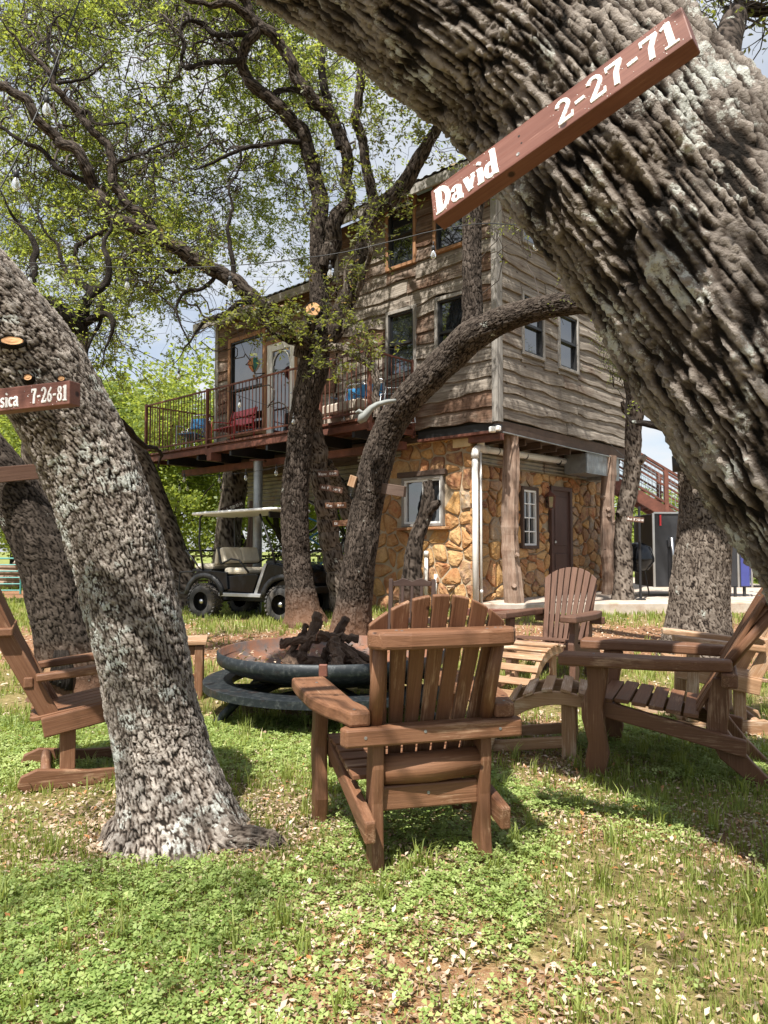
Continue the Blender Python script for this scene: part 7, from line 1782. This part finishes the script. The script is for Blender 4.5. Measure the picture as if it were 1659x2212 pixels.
def blades(name, n, y0, y1, power, seed, hgt, wid, tuft, dens, mat='grass', lean=.55):
    x, y, r_ = scatter(n, y0, y1, power, seed, dens); k = avoid(x, y); x = x[k]; y = y[k]
    x = np.repeat(x, tuft) + r_.normal(0, .018, len(x) * tuft) * (1 + .0 * 1); y = np.repeat(y, tuft) + r_.normal(0, .018, len(y) * tuft); N = len(x)
    z = ground_z(x, y); h = hgt * r_.uniform(.45, 1.3, N) * (.55 + .9 * fbm3(x * 1.5, y * 1.5, 0 * x + 5, 2, 71)); a = r_.uniform(0, 6.283, N); l = r_.uniform(.1, 1, N) * lean
    w = wid * r_.uniform(.7, 1.3, N); dx, dy = np.cos(a), np.sin(a); px_, py_ = -dy, dx
    b = np.stack([x, y, z - .005], -1); W = np.stack([px_, py_, 0 * px_], -1) * (w * .5)[:, None]; D = np.stack([dx, dy, 0 * dx], -1)
    m1 = b + D * (h * l * .35)[:, None] + np.array([0, 0, 1.]) * (h * .6)[:, None]; tp = b + D * (h * l)[:, None] + np.array([0, 0, 1.]) * (h * (1 - .25 * l))[:, None]
    V = np.stack([b - W, b + W, m1 + W * .8, m1 - W * .8, tp], 1).reshape(-1, 3); i = np.arange(N)[:, None] * 5
    F = np.concatenate([i + [0, 1, 2], i + [0, 2, 3], i + [3, 2, 4]]).astype(np.int32)
    lr = np.clip(r_.beta(2, 2.4, N) + .5 * (fbm3(x * 1.2, y * 1.2, 0 * x, 2, 9) - .5) , 0, 1)
    np_mesh(name, V, F, M[mat], None, {'lr': ('FLOAT', 'POINT', np.repeat(lr, 5))}, kind='stuff')
nearmask = lambda x, y: grass_dens(x, y) * (.12 + .88 * sstep(.42, .62, fbm3(x * 1.6, y * 1.6, 0 * x, 3, 52)))
blades('grass', 24000, 1.5, 5.2, 1.6, 1, .052, .0042, 4, nearmask)
blades('grass', 15000, 1.6, 5.0, 1.5, 11, .028, .0035, 3, lambda x, y: .3 + .7 * grass_dens(x, y), lean=.9)
blades('grass', 9000, 4.0, 9.0, 1.6, 2, .08, .007, 5, lambda x, y: grass_dens(x, y) * (.25 + .75 * sstep(.40, .60, fbm3(x * 1.3, y * 1.3, 0 * x, 3, 53))))
blades('grass', 12000, 8.0, 17.0, 1.8, 3, .10, .014, 4, lambda x, y: grass_dens(x, y))
blades('grass', 9000, 16.0, 34.0, 1.8, 4, .13, .035, 3, lambda x, y: grass_dens(x, y), lean=.7)
blades('grass_tufts', 520, 1.8, 8.0, 1.7, 21, .12, .006, 22, lambda x, y: grass_dens(x, y), lean=.8)
def clover(n, y0, y1, power, seed):
    dn = lambda x, y: grass_dens(x, y) * sstep(.40, .58, fbm3(x * 1.1, y * 1.1, 0 * x + 2, 4, 61))
    x, y, r_ = scatter(n, y0, y1, power, seed, dn); k = avoid(x, y); x = x[k]; y = y[k]; N = len(x)
    z = ground_z(x, y) + r_.uniform(.006, .05, N) * (.5 + fbm3(x * 3, y * 3, 0 * x, 2, 62)); s = .009 * r_.uniform(.6, 1.5, N) * (1 + .10 * np.clip(y - 3, 0, 6))
    a0 = r_.uniform(0, 6.28, N); tl = r_.normal(0, .25, (N, 2)); Vs = []
    for j in range(3):
        a = a0 + j * 2.094; c, s_ = np.cos(a), np.sin(a)
        def pt(r, w, zz_): X = c * r - s_ * w; Y = s_ * r + c * w; return np.stack([x + X * s, y + Y * s, z + (X * tl[:, 0] + Y * tl[:, 1] + zz_) * s], -1)
        Vs.append(np.stack([pt(.1, 0, 0), pt(1.1, -.72, .25), pt(1.45, 0, .05), pt(1.1, .72, .25)], 1))
    V = np.concatenate(Vs).reshape(-1, 3); F = np.arange(len(V)).reshape(-1, 4)
    lr = np.clip(r_.beta(2, 2, N) + .5 * (fbm3(x * .9, y * .9, 0 * x, 2, 19) - .5), 0, 1); lr = np.tile(np.repeat(lr, 4), 3)
    np_mesh('clover', V, F, M['clover'], None, {'lr': ('FLOAT', 'POINT', lr)}, kind='stuff')
clover(108000, 1.7, 5.8, 1.35, 5)
def litter(n, y0, y1, power, seed, sz):
    x, y, r_ = scatter(n, y0, y1, power, seed, lambda x, y: .35 + .65 * (1 - grass_dens(x, y)) + .4 * sstep(.5, .62, fbm3(x * 1.1, y * 1.1, 0 * x, 3, 91)))
    N = len(x); z = ground_z(x, y) + r_.uniform(.002, .02, N)
    V, F = leaf_quads(np.stack([x, y, z], -1), sz, .5, 5.0, r_); V = V.reshape(-1, 4, 3)
    zc = V[:, :1, 2]; V[..., 2] = zc + np.clip(V[..., 2] - zc, -.004, .022); V = V.reshape(-1, 3)
    np_mesh('fallen_leaves', V, F, M['litter'], None, {'lr': ('FLOAT', 'POINT', np.repeat(r_.random(N), 4))}, kind='stuff')
litter(60000, 1.5, 6, 1.5, 7, .031)
r9 = np.random.default_rng(99); n9 = 2600; a9 = r9.uniform(0, 6.283, n9); d9 = .22 + .35 * r9.random(n9) ** 1.5
x9 = -.98 + d9 * np.cos(a9) * 1.15; y9 = 3.48 + d9 * np.sin(a9)
V, F = leaf_quads(np.stack([x9, y9, ground_z(x9, y9) + .012], -1), .03, .5, 5., r9)
np_mesh('fallen_leaves', V, F, M['litter'], None, {'lr': ('FLOAT', 'POINT', np.repeat(r9.random(n9) * .8, 4))}, kind='stuff'); litter(30000, 5, 15, 1.7, 8, .05)
